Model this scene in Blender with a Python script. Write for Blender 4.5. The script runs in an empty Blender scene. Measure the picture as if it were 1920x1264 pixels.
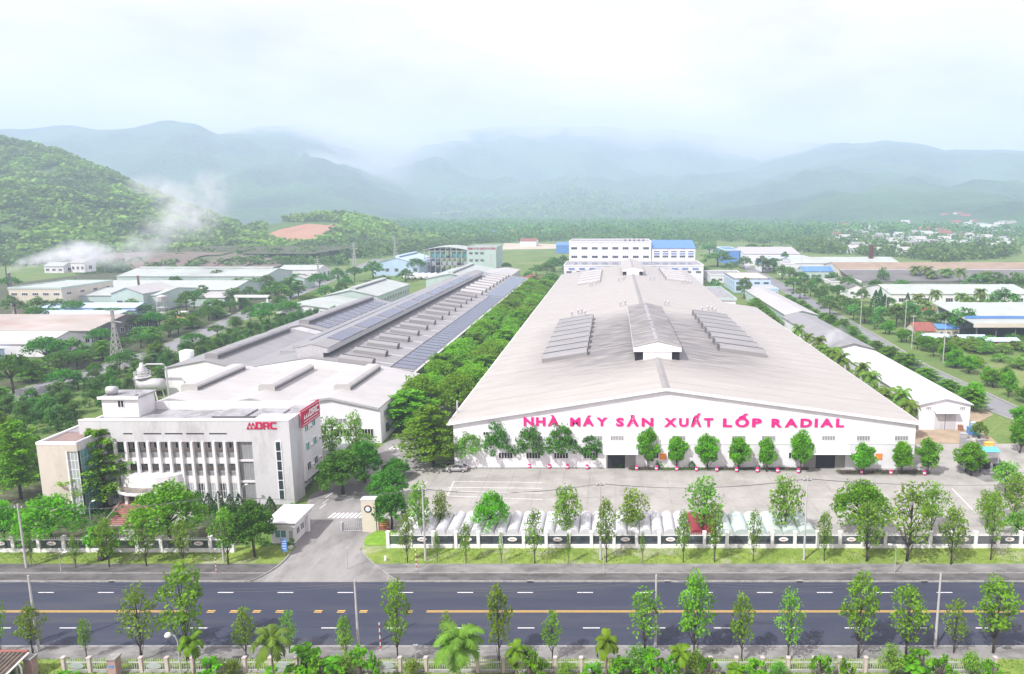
import bpy, math, random
import numpy as np
from mathutils import Vector, Matrix, noise as mnoise

SC = bpy.context.scene
COL = SC.collection
R = math.radians

# ------------------------------------------------------------------ camera
CAMH, F, PX, PY, HOR = 52.0, 1280.0, 1150.0, 590.0, 390.0
PITCH = math.atan((PY - HOR) / F)
cam_d = bpy.data.cameras.new('camera'); cam = bpy.data.objects.new('camera', cam_d); COL.objects.link(cam)
cam.location = (0, 0, CAMH); cam.rotation_euler = (math.pi / 2 - PITCH, 0, 0)
cam_d.sensor_width = 36; cam_d.lens = 36 * F / 1920
cam_d.shift_x = (960 - PX) / 1920; cam_d.shift_y = (PY - 632) / 1920
cam_d.clip_start = 1; cam_d.clip_end = 60000
SC.camera = cam

# ------------------------------------------------------------------ sky and sun
SUN_EL, SUN_AZ = R(50), R(222)          # azimuth clockwise from +Y: behind the camera, to the left
world = bpy.data.worlds.new('World'); SC.world = world; world.use_nodes = True
wn, wl = world.node_tree.nodes, world.node_tree.links
wn.clear()
wout = wn.new('ShaderNodeOutputWorld'); bg = wn.new('ShaderNodeBackground'); bg.inputs[1].default_value = 0.115
sky = wn.new('ShaderNodeTexSky'); sky.sky_type = 'NISHITA'; sky.sun_disc = False
sky.sun_elevation = SUN_EL; sky.sun_rotation = SUN_AZ; sky.air_density = 1.0; sky.dust_density = 2.5; sky.ozone_density = 1.0
tc = wn.new('ShaderNodeTexCoord'); mp = wn.new('ShaderNodeMapping'); mp.inputs['Scale'].default_value = (1.0, 1.0, 2.6)
nz = wn.new('ShaderNodeTexNoise'); nz.inputs['Scale'].default_value = 2.6; nz.inputs['Detail'].default_value = 7; nz.inputs['Roughness'].default_value = .52
nz.inputs['Distortion'].default_value = .25
rp = wn.new('ShaderNodeValToRGB'); rp.color_ramp.elements[0].position = .22; rp.color_ramp.elements[0].color = (.68, .68, .68, 1)
rp.color_ramp.elements[1].position = .52; rp.color_ramp.elements[1].color = (1, 1, 1, 1)
n2 = wn.new('ShaderNodeTexNoise'); n2.inputs['Scale'].default_value = 3.2; n2.inputs['Detail'].default_value = 8
r2 = wn.new('ShaderNodeValToRGB'); r2.color_ramp.elements[0].position = .3; r2.color_ramp.elements[0].color = (6.2, 5.3, 5.9, 1)
r2.color_ramp.elements[1].position = .62; r2.color_ramp.elements[1].color = (12.4, 10.6, 11.2, 1)
mx = wn.new('ShaderNodeMixRGB')
wl.new(tc.outputs['Generated'], mp.inputs[0]); wl.new(mp.outputs[0], nz.inputs['Vector']); wl.new(mp.outputs[0], n2.inputs['Vector'])
wl.new(nz.outputs[0], rp.inputs[0]); wl.new(n2.outputs[0], r2.inputs[0])
wl.new(rp.outputs[0], mx.inputs[0]); wl.new(sky.outputs[0], mx.inputs[1]); wl.new(r2.outputs[0], mx.inputs[2])
wl.new(mx.outputs[0], bg.inputs[0]); wl.new(bg.outputs[0], wout.inputs[0])
sun_d = bpy.data.lights.new('sun', 'SUN'); sun_d.energy = 5.0; sun_d.angle = R(.8); sun_d.color = (1, .985, .96)
sun = bpy.data.objects.new('sun', sun_d); COL.objects.link(sun)
sdir = Vector((math.sin(SUN_AZ) * math.cos(SUN_EL), math.cos(SUN_AZ) * math.cos(SUN_EL), math.sin(SUN_EL)))
sun.rotation_euler = sdir.to_track_quat('Z', 'Y').to_euler(); sun.location = sdir * 300

vs = SC.view_settings
vs.view_transform = 'Standard'; vs.look = 'None'; vs.gamma = 1; vs.exposure = 0.26; vs.use_curve_mapping = False
cy = SC.cycles
cy.use_denoising = True; cy.max_bounces = 7; cy.diffuse_bounces = 2; cy.glossy_bounces = 2; cy.transmission_bounces = 4
cy.transparent_max_bounces = 12; cy.volume_bounces = 4; cy.caustics_reflective = False; cy.caustics_refractive = False
cy.volume_step_rate = 1.0; cy.volume_max_steps = 128

# ------------------------------------------------------------------ photo point -> point of the place
SP, CP = math.sin(PITCH), math.cos(PITCH)
def ray(u, v):
    a, b = (u - PX) / F, -(v - PY) / F
    return a, CP + b * SP, -SP + b * CP
def G(u, v, z=0.0):
    a, b, c = ray(u, v); t = (z - CAMH) / c
    return a * t, b * t
def GY(v, z=0.0): return G(PX, v, z)[1]
def HT(u, vb, vt, z=0.0):   # height of something standing at (u, vb) whose top shows at vt
    Y = G(u, vb, z)[1]; return XZ(u, vt, Y)[1] - z
def XZ(u, v, Y):
    a, b, c = ray(u, v); t = Y / b
    return a * t, CAMH + c * t
ONES = 'zero first second third fourth fifth sixth seventh eighth ninth tenth eleventh twelfth thirteenth fourteenth fifteenth sixteenth seventeenth eighteenth nineteenth'.split()
TENS = {2: 'twenty', 3: 'thirty', 4: 'forty', 5: 'fifty', 6: 'sixty', 7: 'seventy', 8: 'eighty', 9: 'ninety'}
TTH = {2: 'twentieth', 3: 'thirtieth', 4: 'fortieth', 5: 'fiftieth', 6: 'sixtieth', 7: 'seventieth', 8: 'eightieth', 9: 'ninetieth'}
def nth(n):
    if n == 100: return "hundredth"
    if n < 20: return ONES[n]
    return TTH[n // 10] if n % 10 == 0 else TENS[n // 10] + '-' + ONES[n % 10]

# ------------------------------------------------------------------ materials
MATS = {}
def mat(name, col, rough=.7, var=.12, scale=.6, metal=0., spec=.3, stretch=(1, 1, 1), bump=0., bscale=20., dirt=None, dscale=.15, damt=.5, coat=0.):
    if name in MATS: return MATS[name]
    m = bpy.data.materials.new(name); m.use_nodes = True; MATS[name] = m
    n, l = m.node_tree.nodes, m.node_tree.links
    b = n['Principled BSDF']; b.inputs['Roughness'].default_value = rough; b.inputs['Metallic'].default_value = metal
    b.inputs['Specular IOR Level'].default_value = spec; b.inputs['Coat Weight'].default_value = coat
    g = n.new('ShaderNodeNewGeometry'); mpp = n.new('ShaderNodeMapping'); mpp.inputs['Scale'].default_value = stretch
    l.new(g.outputs['Position'], mpp.inputs[0])
    t = n.new('ShaderNodeTexNoise'); t.inputs['Scale'].default_value = scale; t.inputs['Detail'].default_value = 6; t.inputs['Roughness'].default_value = .6
    l.new(mpp.outputs[0], t.inputs['Vector'])
    r = n.new('ShaderNodeValToRGB'); e = r.color_ramp.elements
    e[0].position = .28; e[1].position = .72
    e[0].color = (*[max(0, c * (1 - var)) for c in col], 1); e[1].color = (*[min(1, c * (1 + var)) for c in col], 1)
    l.new(t.outputs[0], r.inputs[0]); out = r.outputs[0]
    if dirt:
        t2 = n.new('ShaderNodeTexNoise'); t2.inputs['Scale'].default_value = dscale; t2.inputs['Detail'].default_value = 9; t2.inputs['Roughness'].default_value = .68
        l.new(mpp.outputs[0], t2.inputs['Vector'])
        r2_ = n.new('ShaderNodeValToRGB'); r2_.color_ramp.elements[0].position = .47; r2_.color_ramp.elements[1].position = .66
        r2_.color_ramp.elements[1].color = (damt, damt, damt, 1)
        l.new(t2.outputs[0], r2_.inputs[0])
        mm = n.new('ShaderNodeMixRGB'); mm.inputs[2].default_value = (*dirt, 1); l.new(r2_.outputs[0], mm.inputs[0]); l.new(out, mm.inputs[1]); out = mm.outputs[0]
    l.new(out, b.inputs['Base Color'])
    if bump:
        t3 = n.new('ShaderNodeTexNoise'); t3.inputs['Scale'].default_value = bscale; t3.inputs['Detail'].default_value = 4; l.new(g.outputs['Position'], t3.inputs['Vector'])
        bp = n.new('ShaderNodeBump'); bp.inputs['Strength'].default_value = bump; bp.inputs['Distance'].default_value = .2
        l.new(t3.outputs[0], bp.inputs['Height']); l.new(bp.outputs[0], b.inputs['Normal'])
    return m
def leafmat(name, col, var=.35, hue=.03, trans=.38, scale=.5):
    m = bpy.data.materials.new(name); m.use_nodes = True; MATS[name] = m
    n, l = m.node_tree.nodes, m.node_tree.links
    b = n['Principled BSDF']; b.inputs['Roughness'].default_value = .55; b.inputs['Specular IOR Level'].default_value = .25
    g = n.new('ShaderNodeNewGeometry'); t = n.new('ShaderNodeTexNoise'); t.inputs['Scale'].default_value = scale; t.inputs['Detail'].default_value = 5
    l.new(g.outputs['Position'], t.inputs['Vector'])
    r = n.new('ShaderNodeValToRGB'); e = r.color_ramp.elements; e[0].position = .3; e[1].position = .7
    e[0].color = (*[c * (1 - var) for c in col], 1); e[1].color = (*[min(1, c * (1 + var)) for c in col], 1)
    l.new(t.outputs[0], r.inputs[0])
    oi = n.new('ShaderNodeObjectInfo'); mr = n.new('ShaderNodeMapRange'); mr.inputs[3].default_value = .5 - hue; mr.inputs[4].default_value = .5 + hue
    l.new(oi.outputs['Random'], mr.inputs[0])
    mr2 = n.new('ShaderNodeMapRange'); mr2.inputs[3].default_value = .78; mr2.inputs[4].default_value = 1.22; l.new(oi.outputs['Random'], mr2.inputs[0])
    h = n.new('ShaderNodeHueSaturation'); l.new(r.outputs[0], h.inputs['Color']); l.new(mr.outputs[0], h.inputs['Hue']); l.new(mr2.outputs[0], h.inputs['Value'])
    l.new(h.outputs[0], b.inputs['Base Color'])
    tr = n.new('ShaderNodeBsdfTranslucent'); l.new(h.outputs[0], tr.inputs[0])
    ms = n.new('ShaderNodeMixShader'); ms.inputs[0].default_value = trans
    o = n['Material Output']; l.new(b.outputs[0], ms.inputs[1]); l.new(tr.outputs[0], ms.inputs[2]); l.new(ms.outputs[0], o.inputs[0])
    return m
M = {}
M['asphalt'] = mat('asphalt', (.040, .046, .072), .78, .10, .35, stretch=(.12, 1.2, 1), bump=.15, bscale=30, dirt=(.075, .077, .088), dscale=.3, damt=.6)
M['paint'] = mat('road_paint_white', (.78, .78, .78), .6, .06, 3, dirt=(.35, .35, .36), dscale=2, damt=.5)
M['yellow'] = mat('road_paint_yellow', (.80, .50, .10), .6, .06, 3, dirt=(.45, .3, .1), dscale=2, damt=.4)
M['pave'] = mat('weathered_pavement', (.125, .12, .118), .9, .3, .55, stretch=(.5, 1.2, 1), bump=.3, bscale=6, dirt=(.05, .05, .048), dscale=.5, damt=.85)
M['pave_pale'] = mat('pale_pavement', (.22, .215, .205), .9, .25, .5, stretch=(.6, 1.2, 1), bump=.3, bscale=6, dirt=(.075, .074, .07), dscale=.33, damt=.8)
M['kerb'] = mat('kerb_stone', (.30, .295, .28), .9, .2, 1.5, bump=.2, dirt=(.14, .14, .13), dscale=1.2, damt=.6)
M['yard'] = mat('yard_concrete', (.345, .333, .305), .88, .14, .25, bump=.1, dirt=(.24, .23, .21), dscale=.18, damt=.7)
M['drive'] = mat('drive_concrete', (.27, .262, .25), .88, .2, .3, stretch=(1, .4, 1), bump=.15, dirt=(.12, .115, .11), dscale=.16, damt=.8)
M['soil'] = mat('bare_soil', (.38, .29, .20), .95, .2, .3, bump=.3, dirt=(.25, .22, .16), dscale=.2, damt=.7)
M['redsoil'] = mat('red_soil', (.42, .22, .14), .95, .2, .02, bump=.3, dirt=(.30, .19, .12), dscale=.02, damt=.6)
M['sand'] = mat('pale_sand', (.52, .45, .36), .95, .15, .03, dirt=(.3, .28, .18), dscale=.03, damt=.7)
def grassmat(name, a, bcol, dirt, dsc, damt, lo=.52, hi=.66):
    m = mat(name, a, .95, .3, .9, bump=.6, bscale=5)
    n, l = m.node_tree.nodes, m.node_tree.links
    b = n['Principled BSDF']; src = b.inputs['Base Color'].links[0].from_socket
    g = n.new('ShaderNodeNewGeometry')
    for k, (c, s, am, p0, p1) in enumerate(((bcol, dsc * 1.7, .8, .42, .6), (dirt, dsc, damt, lo, hi))):
        t = n.new('ShaderNodeTexNoise'); t.inputs['Scale'].default_value = s; t.inputs['Detail'].default_value = 8; t.inputs['Roughness'].default_value = .66
        mpn = n.new('ShaderNodeMapping'); mpn.inputs['Location'].default_value = (31 * k, 17 * k, 0); l.new(g.outputs['Position'], mpn.inputs[0]); l.new(mpn.outputs[0], t.inputs['Vector'])
        r = n.new('ShaderNodeValToRGB'); r.color_ramp.elements[0].position = p0; r.color_ramp.elements[1].position = p1; r.color_ramp.elements[1].color = (am, am, am, 1)
        l.new(t.outputs[0], r.inputs[0])
        x = n.new('ShaderNodeMixRGB'); x.inputs[2].default_value = (*c, 1); l.new(r.outputs[0], x.inputs[0]); l.new(src, x.inputs[1]); src = x.outputs[0]
    l.new(src, b.inputs['Base Color'])
    return m
M['grass'] = grassmat('verge_grass', (.20, .275, .05), (.13, .215, .03), (.38, .37, .29), .16, .8, .53, .66)
M['lawn'] = grassmat('lawn_grass', (.20, .36, .035), (.14, .29, .025), (.2, .22, .08), .3, .5)
M['field'] = grassmat('field_grass', (.15, .215, .055), (.08, .16, .03), (.27, .27, .13), .02, .5)
M['garden'] = grassmat('garden_ground', (.06, .09, .03), (.09, .075, .05), (.22, .2, .16), .3, .5)
M['white'] = mat('white_plaster', (.74, .74, .74), .75, .04, .4, dirt=(.52, .51, .48), dscale=.35, damt=.35, stretch=(1, 1, .35))
M['whitewall'] = mat('white_steel_cladding', (.78, .78, .81), .5, .03, .2, stretch=(1, 1, .2), dirt=(.58, .57, .56), dscale=.3, damt=.45)
M['trim'] = mat('white_trim', (.78, .78, .78), .5, .03, 1)
M['greytile'] = mat('grey_wall_tile', (.57, .57, .585), .55, .05, 3.5, dirt=(.33, .32, .32), dscale=.3, damt=.6, stretch=(1, 1, .4))
M['beige'] = mat('beige_plaster', (.60, .55, .48), .8, .05, .5, dirt=(.42, .37, .31), dscale=.3, damt=.55, stretch=(1, 1, .4))
M['cream'] = mat('cream_plaster', (.60, .55, .45), .8, .06, .6)
M['roofslab'] = mat('concrete_roof_slab', (.33, .33, .34), .9, .2, .6, dirt=(.13, .13, .125), dscale=.35, damt=.8)
M['wingtile'] = mat('faded_roof_tile', (.27, .19, .17), .85, .2, 1.5, dirt=(.2, .18, .17), dscale=.6, damt=.7)
M['redtile'] = mat('red_floor_tile', (.30, .15, .125), .8, .2, 3)
M['dark'] = mat('dark_opening', (.018, .018, .022), .6, .2, 1)
M['black'] = mat('black_rubber', (.02, .02, .02), .6, .2, 2)
M['glass'] = mat('window_glass', (.035, .05, .06), .08, .3, 1.2, spec=.6)
M['teal'] = mat('teal_glass', (.10, .29, .29), .12, .25, .8, spec=.6)
M['frost'] = mat('frosted_glass', (.36, .40, .40), .15, .12, .8, spec=.5)
M['screen'] = mat('grey_screen_glass', (.27, .275, .28), .2, .16, .6, spec=.5)
M['solar'] = mat('solar_panel', (.085, .095, .135), .18, .2, .6, spec=.6, stretch=(.3, 1, 1))
M['metal'] = mat('galvanised_steel', (.50, .50, .51), .45, .1, 1.5, metal=.3)
M['dkmetal'] = mat('dark_steel', (.12, .12, .125), .5, .2, 1.5)
M['concrete_pole'] = mat('concrete_pole', (.46, .45, .44), .85, .12, 1.2)
M['bark'] = mat('bark', (.075, .06, .05), .95, .3, 3, bump=.4, bscale=8)
M['palebark'] = mat('pale_bark', (.26, .22, .18), .95, .25, 3, bump=.4, bscale=8)
M['magenta'] = mat('magenta_letter', (.76, .012, .21), .5, .04, 1)
M['crimson'] = mat('crimson_sign', (.50, .012, .075), .45, .05, 1)
M['orange'] = mat('orange_banner', (.85, .20, .03), .6, .08, 1)
M['blue'] = mat('blue_sheet', (.10, .24, .55), .5, .12, .4)
M['ltblue'] = mat('light_blue_cladding', (.46, .60, .76), .5, .06, .2)
M['green'] = mat('pale_green_cladding', (.45, .56, .51), .6, .08, .3)
M['greenroof'] = mat('pale_green_roof', (.41, .455, .42), .5, .12, .15, stretch=(1, 1, 1), dirt=(.36, .36, .31), dscale=.05, damt=.5)
M['pinkpost'] = mat('pink_pillar', (.36, .25, .23), .85, .15, 2)
M['terracotta'] = mat('terracotta_tile', (.27, .095, .075), .8, .2, 1)
M['rust'] = mat('rusty_steel', (.30, .15, .09), .85, .4, .8, dirt=(.45, .40, .36), dscale=.6, damt=.6)
M['brick'] = mat('chimney_brick', (.24, .09, .075), .9, .25, .6)
def sheetroof(name, col, ax, dirt, damt=.5, var=.07):
    s = (.02, .45, 1) if ax == 'x' else (.45, .02, 1)
    return mat(name, col, .5, var, 1.0, stretch=s, spec=.35, dirt=dirt, dscale=.45, damt=damt)
M['roofgrey'] = sheetroof('grey_sheet_roof', (.27, .265, .265), 'x', (.21, .205, .205), .6)
M['whiteroof'] = mat('white_sheet_roof', (.60, .61, .64), .5, .05, 1.0, stretch=(.02, .45, 1), dirt=(.5, .5, .5), dscale=.3, damt=.4)
M['rooflight'] = sheetroof('pale_sheet_roof', (.44, .43, .415), 'x', (.37, .36, .35), .5)
M['roofold'] = mat('old_stained_roof', (.38, .345, .31), .8, .12, .12, stretch=(.5, 1, 1), dirt=(.33, .22, .18), dscale=.07, damt=.75)
M['rooftan'] = mat('tan_old_roof', (.33, .25, .18), .85, .2, .1, dirt=(.25, .2, .16), dscale=.08, damt=.6)
M['roofash'] = mat('ash_old_roof', (.17, .165, .16), .9, .2, .1, dirt=(.12, .115, .11), dscale=.08, damt=.6)
def sootroof():
    m = mat('main_roof_sheet', (.40, .378, .345), .55, .08, 1.0, stretch=(.02, .5, 1), dirt=(.355, .334, .305), dscale=.4, damt=.6)
    n, l = m.node_tree.nodes, m.node_tree.links; b = n['Principled BSDF']; src = b.inputs['Base Color'].links[0].from_socket
    g = n.new('ShaderNodeNewGeometry'); s = n.new('ShaderNodeSeparateXYZ'); l.new(g.outputs['Position'], s.inputs[0])
    def mth(op, a, bb=None, clamp=False):
        k = n.new('ShaderNodeMath'); k.operation = op; k.use_clamp = clamp
        for i, q in enumerate((a, bb)):
            if q is None: continue
            if isinstance(q, (int, float)): k.inputs[i].default_value = q
            else: l.new(q, k.inputs[i])
        return k.outputs[0]
    def band(o, c, half, soft):
        d = mth('ABSOLUTE', mth('SUBTRACT', o, c)); return mth('DIVIDE', mth('SUBTRACT', half + soft, d), soft, True)
    mask = mth('MULTIPLY', band(s.outputs[0], 10.6, 16, 22), band(s.outputs[1], 193, 26, 26))
    t = n.new('ShaderNodeTexNoise'); t.inputs['Scale'].default_value = 1; t.inputs['Detail'].default_value = 7
    q = n.new('ShaderNodeMapping'); q.inputs['Scale'].default_value = (.03, .6, 1); l.new(g.outputs['Position'], q.inputs[0]); l.new(q.outputs[0], t.inputs['Vector'])
    mask = mth('MULTIPLY', mask, mth('MULTIPLY', mth('SUBTRACT', t.outputs[0], .15), 2.1, True))
    x = n.new('ShaderNodeMixRGB'); x.inputs[2].default_value = (.15, .143, .14, 1); l.new(mask, x.inputs[0]); l.new(src, x.inputs[1]); l.new(x.outputs[0], b.inputs['Base Color'])
    return m
M['mainroof'] = sootroof()
def fencemat():
    m = mat('dark_fence_screen', (.06, .075, .09), .4, .4, 1.2); n, l = m.node_tree.nodes, m.node_tree.links
    ms = n.new('ShaderNodeMixShader'); ms.inputs[0].default_value = .42; tr = n.new('ShaderNodeBsdfTransparent')
    l.new(n['Principled BSDF'].outputs[0], ms.inputs[1]); l.new(tr.outputs[0], ms.inputs[2]); l.new(ms.outputs[0], n['Material Output'].inputs[0])
    return m
M['fence'] = fencemat()
def clothmat(name, col, tr_):
    m = mat(name, col, .6, .05, 1.0); n, l = m.node_tree.nodes, m.node_tree.links
    ms = n.new('ShaderNodeMixShader'); ms.inputs[0].default_value = tr_; t = n.new('ShaderNodeBsdfTranslucent'); t.inputs[0].default_value = (*col, 1)
    l.new(n['Principled BSDF'].outputs[0], ms.inputs[1]); l.new(t.outputs[0], ms.inputs[2]); l.new(ms.outputs[0], n['Material Output'].inputs[0])
    return m
M['canopy'] = clothmat('white_canopy_sheet', (.86, .87, .88), .45)
M['canopygreen'] = clothmat('pale_green_canopy_sheet', (.62, .72, .67), .3)
M['canopyred'] = clothmat('maroon_canopy_sheet', (.30, .04, .06), .15)
L = {}
L['street'] = leafmat('leaf_street', (0.1638, 0.3209, 0.0180), .4, .02, .4)
L['tier'] = leafmat('leaf_tier', (0.1638, 0.3726, 0.0072), .35, .015, .42)
L['dome'] = leafmat('leaf_dome', (0.1397, 0.3861, 0.0045), .35, .015, .42)
L['dark'] = leafmat('leaf_dark', (0.0675, 0.2322, 0.0108), .4, .02, .35)
L['casu'] = leafmat('leaf_casuarina', (0.0978, 0.2300, 0.0350), .4, .02, .35)
L['pale'] = leafmat('leaf_pale', (0.1836, 0.3564, 0.0315), .35, .03, .42)
L['palm'] = leafmat('leaf_palm', (0.16, 0.36, 0.012), .35, .03, .42)
L['coco'] = leafmat('leaf_coconut', (0.17, 0.3, 0.03), .35, .02, .4)
L['far'] = leafmat('leaf_far', (0.1020, 0.2420, 0.0280), .45, .025, .3, .12)
L['forest'] = leafmat('leaf_forest', (0.1680, 0.3120, 0.0198), .6, .02, .25, .02)
L['hill'] = leafmat('leaf_hill', (.10, .235, .025), .55, .02, .25, .012)
L['avenue'] = leafmat('leaf_avenue', (0.1827, 0.3888, 0.0108), .35, .015, .45)
L['cypress'] = leafmat('leaf_cypress', (0.03, 0.115, 0.015), .3, .01, .2)
L['flower'] = leafmat('leaf_purple_hedge', (.085, .03, .045), .4, .02, .3)

# ------------------------------------------------------------------ mesh building
ORG = {}
def org(p): return ORG.get(p.name, Vector((0, 0, 0))) if p else Vector((0, 0, 0))
def props(o, label=None, cat=None, group=None, kind=None):
    if label: o['label'] = label
    if cat: o['category'] = cat
    if group: o['group'] = group
    if kind: o['kind'] = kind
    return o
def empty(name, loc, label, cat, group=None, rz=0.):
    o = bpy.data.objects.new(name, None); COL.objects.link(o); o.location = loc; o.rotation_euler = (0, 0, rz)
    o.empty_display_size = .5
    ORG[o.name] = Vector(loc)
    return props(o, label, cat, group)
def link(name, me, parent=None, loc=(0, 0, 0), rz=0., sc=None):
    o = bpy.data.objects.new(name, me); COL.objects.link(o); o.location = loc; o.rotation_euler = (0, 0, rz)
    if sc: o.scale = sc
    if parent: o.parent = parent; ORG[o.name] = org(parent)
    return o
class MB:
    """collects shapes in world coordinates; build() links them as one mesh object under parent"""
    def __init__(s): s.v = []; s.f = []
    def poly(s, pts):
        i = len(s.v); s.v += [tuple(p) for p in pts]; s.f.append(tuple(range(i, i + len(pts)))); return s
    def box(s, x0, x1, y0, y1, z0, z1):
        i = len(s.v)
        s.v += [(x0, y0, z0), (x1, y0, z0), (x1, y1, z0), (x0, y1, z0), (x0, y0, z1), (x1, y0, z1), (x1, y1, z1), (x0, y1, z1)]
        s.f += [tuple(i + k for k in q) for q in ((0, 3, 2, 1), (4, 5, 6, 7), (0, 1, 5, 4), (1, 2, 6, 5), (2, 3, 7, 6), (3, 0, 4, 7))]; return s
    def prism(s, prof, axis, a, b):
        """prof: closed (p, z) profile; axis 'y': p is x, swept a..b in y; axis 'x': p is y, swept in x; axis 'z': (x, y) swept in z"""
        i = len(s.v); n = len(prof)
        for t in (a, b):
            for p, q in prof:
                s.v.append((p, t, q) if axis == 'y' else (t, p, q) if axis == 'x' else (p, q, t))
        s.f.append(tuple(range(i, i + n))); s.f.append(tuple(range(i + 2 * n - 1, i + n - 1, -1)))
        for k in range(n): s.f.append((i + k, i + n + k, i + n + (k + 1) % n, i + (k + 1) % n))
        return s
    def tube(s, pts, rad, n=7, cap=True):
        pts = [Vector(p) for p in pts]; rings = []
        for k, p in enumerate(pts):
            d = (pts[min(k + 1, len(pts) - 1)] - pts[max(k - 1, 0)]).normalized()
            a = d.orthogonal().normalized() if abs(d.z) < .9 else Vector((1, 0, 0)); a = (a - d * a.dot(d)).normalized(); b = d.cross(a)
            r = rad[k] if isinstance(rad, (list, tuple)) else rad; i = len(s.v)
            for j in range(n):
                t = 2 * math.pi * j / n; s.v.append(tuple(p + (a * math.cos(t) + b * math.sin(t)) * r))
            rings.append(i)
        for k in range(len(rings) - 1):
            for j in range(n): s.f.append((rings[k] + j, rings[k] + (j + 1) % n, rings[k + 1] + (j + 1) % n, rings[k + 1] + j))
        if cap: s.f.append(tuple(range(rings[0] + n - 1, rings[0] - 1, -1))); s.f.append(tuple(range(rings[-1], rings[-1] + n)))
        return s
    def lathe(s, c, prof, n=12):
        rings = []
        for r, z in prof:
            i = len(s.v); rings.append(i)
            for j in range(n): s.v.append((c[0] + r * math.cos(2 * math.pi * j / n), c[1] + r * math.sin(2 * math.pi * j / n), c[2] + z))
        for k in range(len(rings) - 1):
            for j in range(n): s.f.append((rings[k] + j, rings[k] + (j + 1) % n, rings[k + 1] + (j + 1) % n, rings[k + 1] + j))
        s.f.append(tuple(range(rings[0] + n - 1, rings[0] - 1, -1))); s.f.append(tuple(range(rings[-1], rings[-1] + n))); return s
    def mesh(s, name, m, o=Vector((0, 0, 0)), smooth=False):
        me = bpy.data.meshes.new(name); me.from_pydata([(v[0] - o[0], v[1] - o[1], v[2] - o[2]) for v in s.v], [], s.f)
        if isinstance(m, str): m = M[m]
        if m: me.materials.append(m)
        if smooth:
            for p in me.polygons: p.use_smooth = True
        me.validate(); me.update(); return me
    def build(s, name, m, parent=None, smooth=False, label=None):
        o = link(name, s.mesh(name, m, org(parent), smooth), parent)
        if label: o['label'] = label
        return o
def box(name, m, parent, x0, x1, y0, y1, z0, z1, label=None): return MB().box(x0, x1, y0, y1, z0, z1).build(name, m, parent, label=label)
def structure(o): o['kind'] = 'structure'; return o
def np_mesh(name, V, Fq, mats, mi=None, smooth=False):
    me = bpy.data.meshes.new(name); V = np.asarray(V, np.float32); Fq = np.asarray(Fq, np.int32); n, k = Fq.shape
    me.vertices.add(len(V)); me.vertices.foreach_set('co', V.ravel())
    me.loops.add(n * k); me.loops.foreach_set('vertex_index', Fq.ravel())
    me.polygons.add(n); me.polygons.foreach_set('loop_start', np.arange(0, n * k, k, dtype=np.int32))
    for m in mats: me.materials.append(m)
    if mi is not None: me.polygons.foreach_set('material_index', np.asarray(mi, np.int32))
    me.polygons.foreach_set('use_smooth', np.full(n, smooth, bool))
    me.update(calc_edges=True); me.validate(); return me

# window: frame in the xz plane facing -y (a part), glass its child
WC = {}
def window(parent, x, y, z, w, h, face='S', nx=2, nz=1, fr='trim', gl='glass', t=.09, name='window'):
    """x, y, z: middle of the sill on the wall face"""
    k = (round(w, 2), round(h, 2), nx, nz, fr, gl, t)
    if k not in WC:
        m = MB(); d = .10
        m.box(-w / 2, w / 2, -d, 0, 0, t); m.box(-w / 2, w / 2, -d, 0, h - t, h)
        m.box(-w / 2, -w / 2 + t, -d, 0, t, h - t); m.box(w / 2 - t, w / 2, -d, 0, t, h - t)
        for i in range(1, nx):
            c = -w / 2 + w * i / nx; m.box(c - t / 2, c + t / 2, -d * .8, 0, t, h - t)
        for i in range(1, nz):
            c = h * i / nz; m.box(-w / 2 + t, w / 2 - t, -d * .7, 0, c - t / 2, c + t / 2)
        g = MB().box(-w / 2 + t * .5, w / 2 - t * .5, -d * .45, .03, t * .5, h - t * .5)
        WC[k] = (m.mesh('window', fr), g.mesh('pane', gl))
    a, b = WC[k]; rz = {'S': 0, 'E': math.pi / 2, 'W': -math.pi / 2, 'N': math.pi}[face]
    o = link(name, a, parent, Vector((x, y, z)) - org(parent), rz); o2 = link('pane', b, o)
    return o
# letters
LC = {}
def glyph(ch, m, depth=.12, bold=.035):
    k = (ch, m, depth, bold)
    if k in LC: return LC[k]
    cu = bpy.data.curves.new('letter', 'FONT'); cu.body = ch; cu.size = 1; cu.offset = bold; cu.extrude = depth; cu.resolution_u = 3
    o = bpy.data.objects.new('letter', cu); COL.objects.link(o); dg = bpy.context.evaluated_depsgraph_get()
    me = bpy.data.meshes.new_from_object(o.evaluated_get(dg)); bpy.data.objects.remove(o); bpy.data.curves.remove(cu)
    co = np.zeros(len(me.vertices) * 3, np.float32); me.vertices.foreach_get('co', co); co = co.reshape(-1, 3)
    x0, x1 = co[:, 0].min(), co[:, 0].max(); co[:, 0] -= x0
    nc = np.stack([co[:, 0], -co[:, 2], co[:, 1]], 1); me.vertices.foreach_set('co', nc.ravel().astype(np.float32)); me.update()
    me.name = 'letter'; me.materials.clear(); me.materials.append(M[m]); LC[k] = (me, float(x1 - x0)); return LC[k]
CAP = .70
def lettering(parent, text, x0, x1, y, z, cap, m, face='S', gap=.28, space=.75, depth=.06, bold=.035):
    """text from x0 to x1 along the wall (along +y for face E), cap height in metres, base line z"""
    gl = [glyph(c, m, depth, bold) if c != ' ' else None for c in text]
    tot = sum((g[1] if g else space) for g in gl) + gap * (len(text) - 1)
    sx = (x1 - x0) / tot; sz = cap / CAP; p = 0
    for g in gl:
        if g:
            c = x0 + p * sx
            if face == 'S': link('letter', g[0], parent, Vector((c, y, z)) - org(parent), 0, (sx, 1, sz))
            else: link('letter', g[0], parent, Vector((y, c, z)) - org(parent), math.pi / 2, (sx, 1, sz))
        p += (g[1] if g else space) + gap
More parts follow.
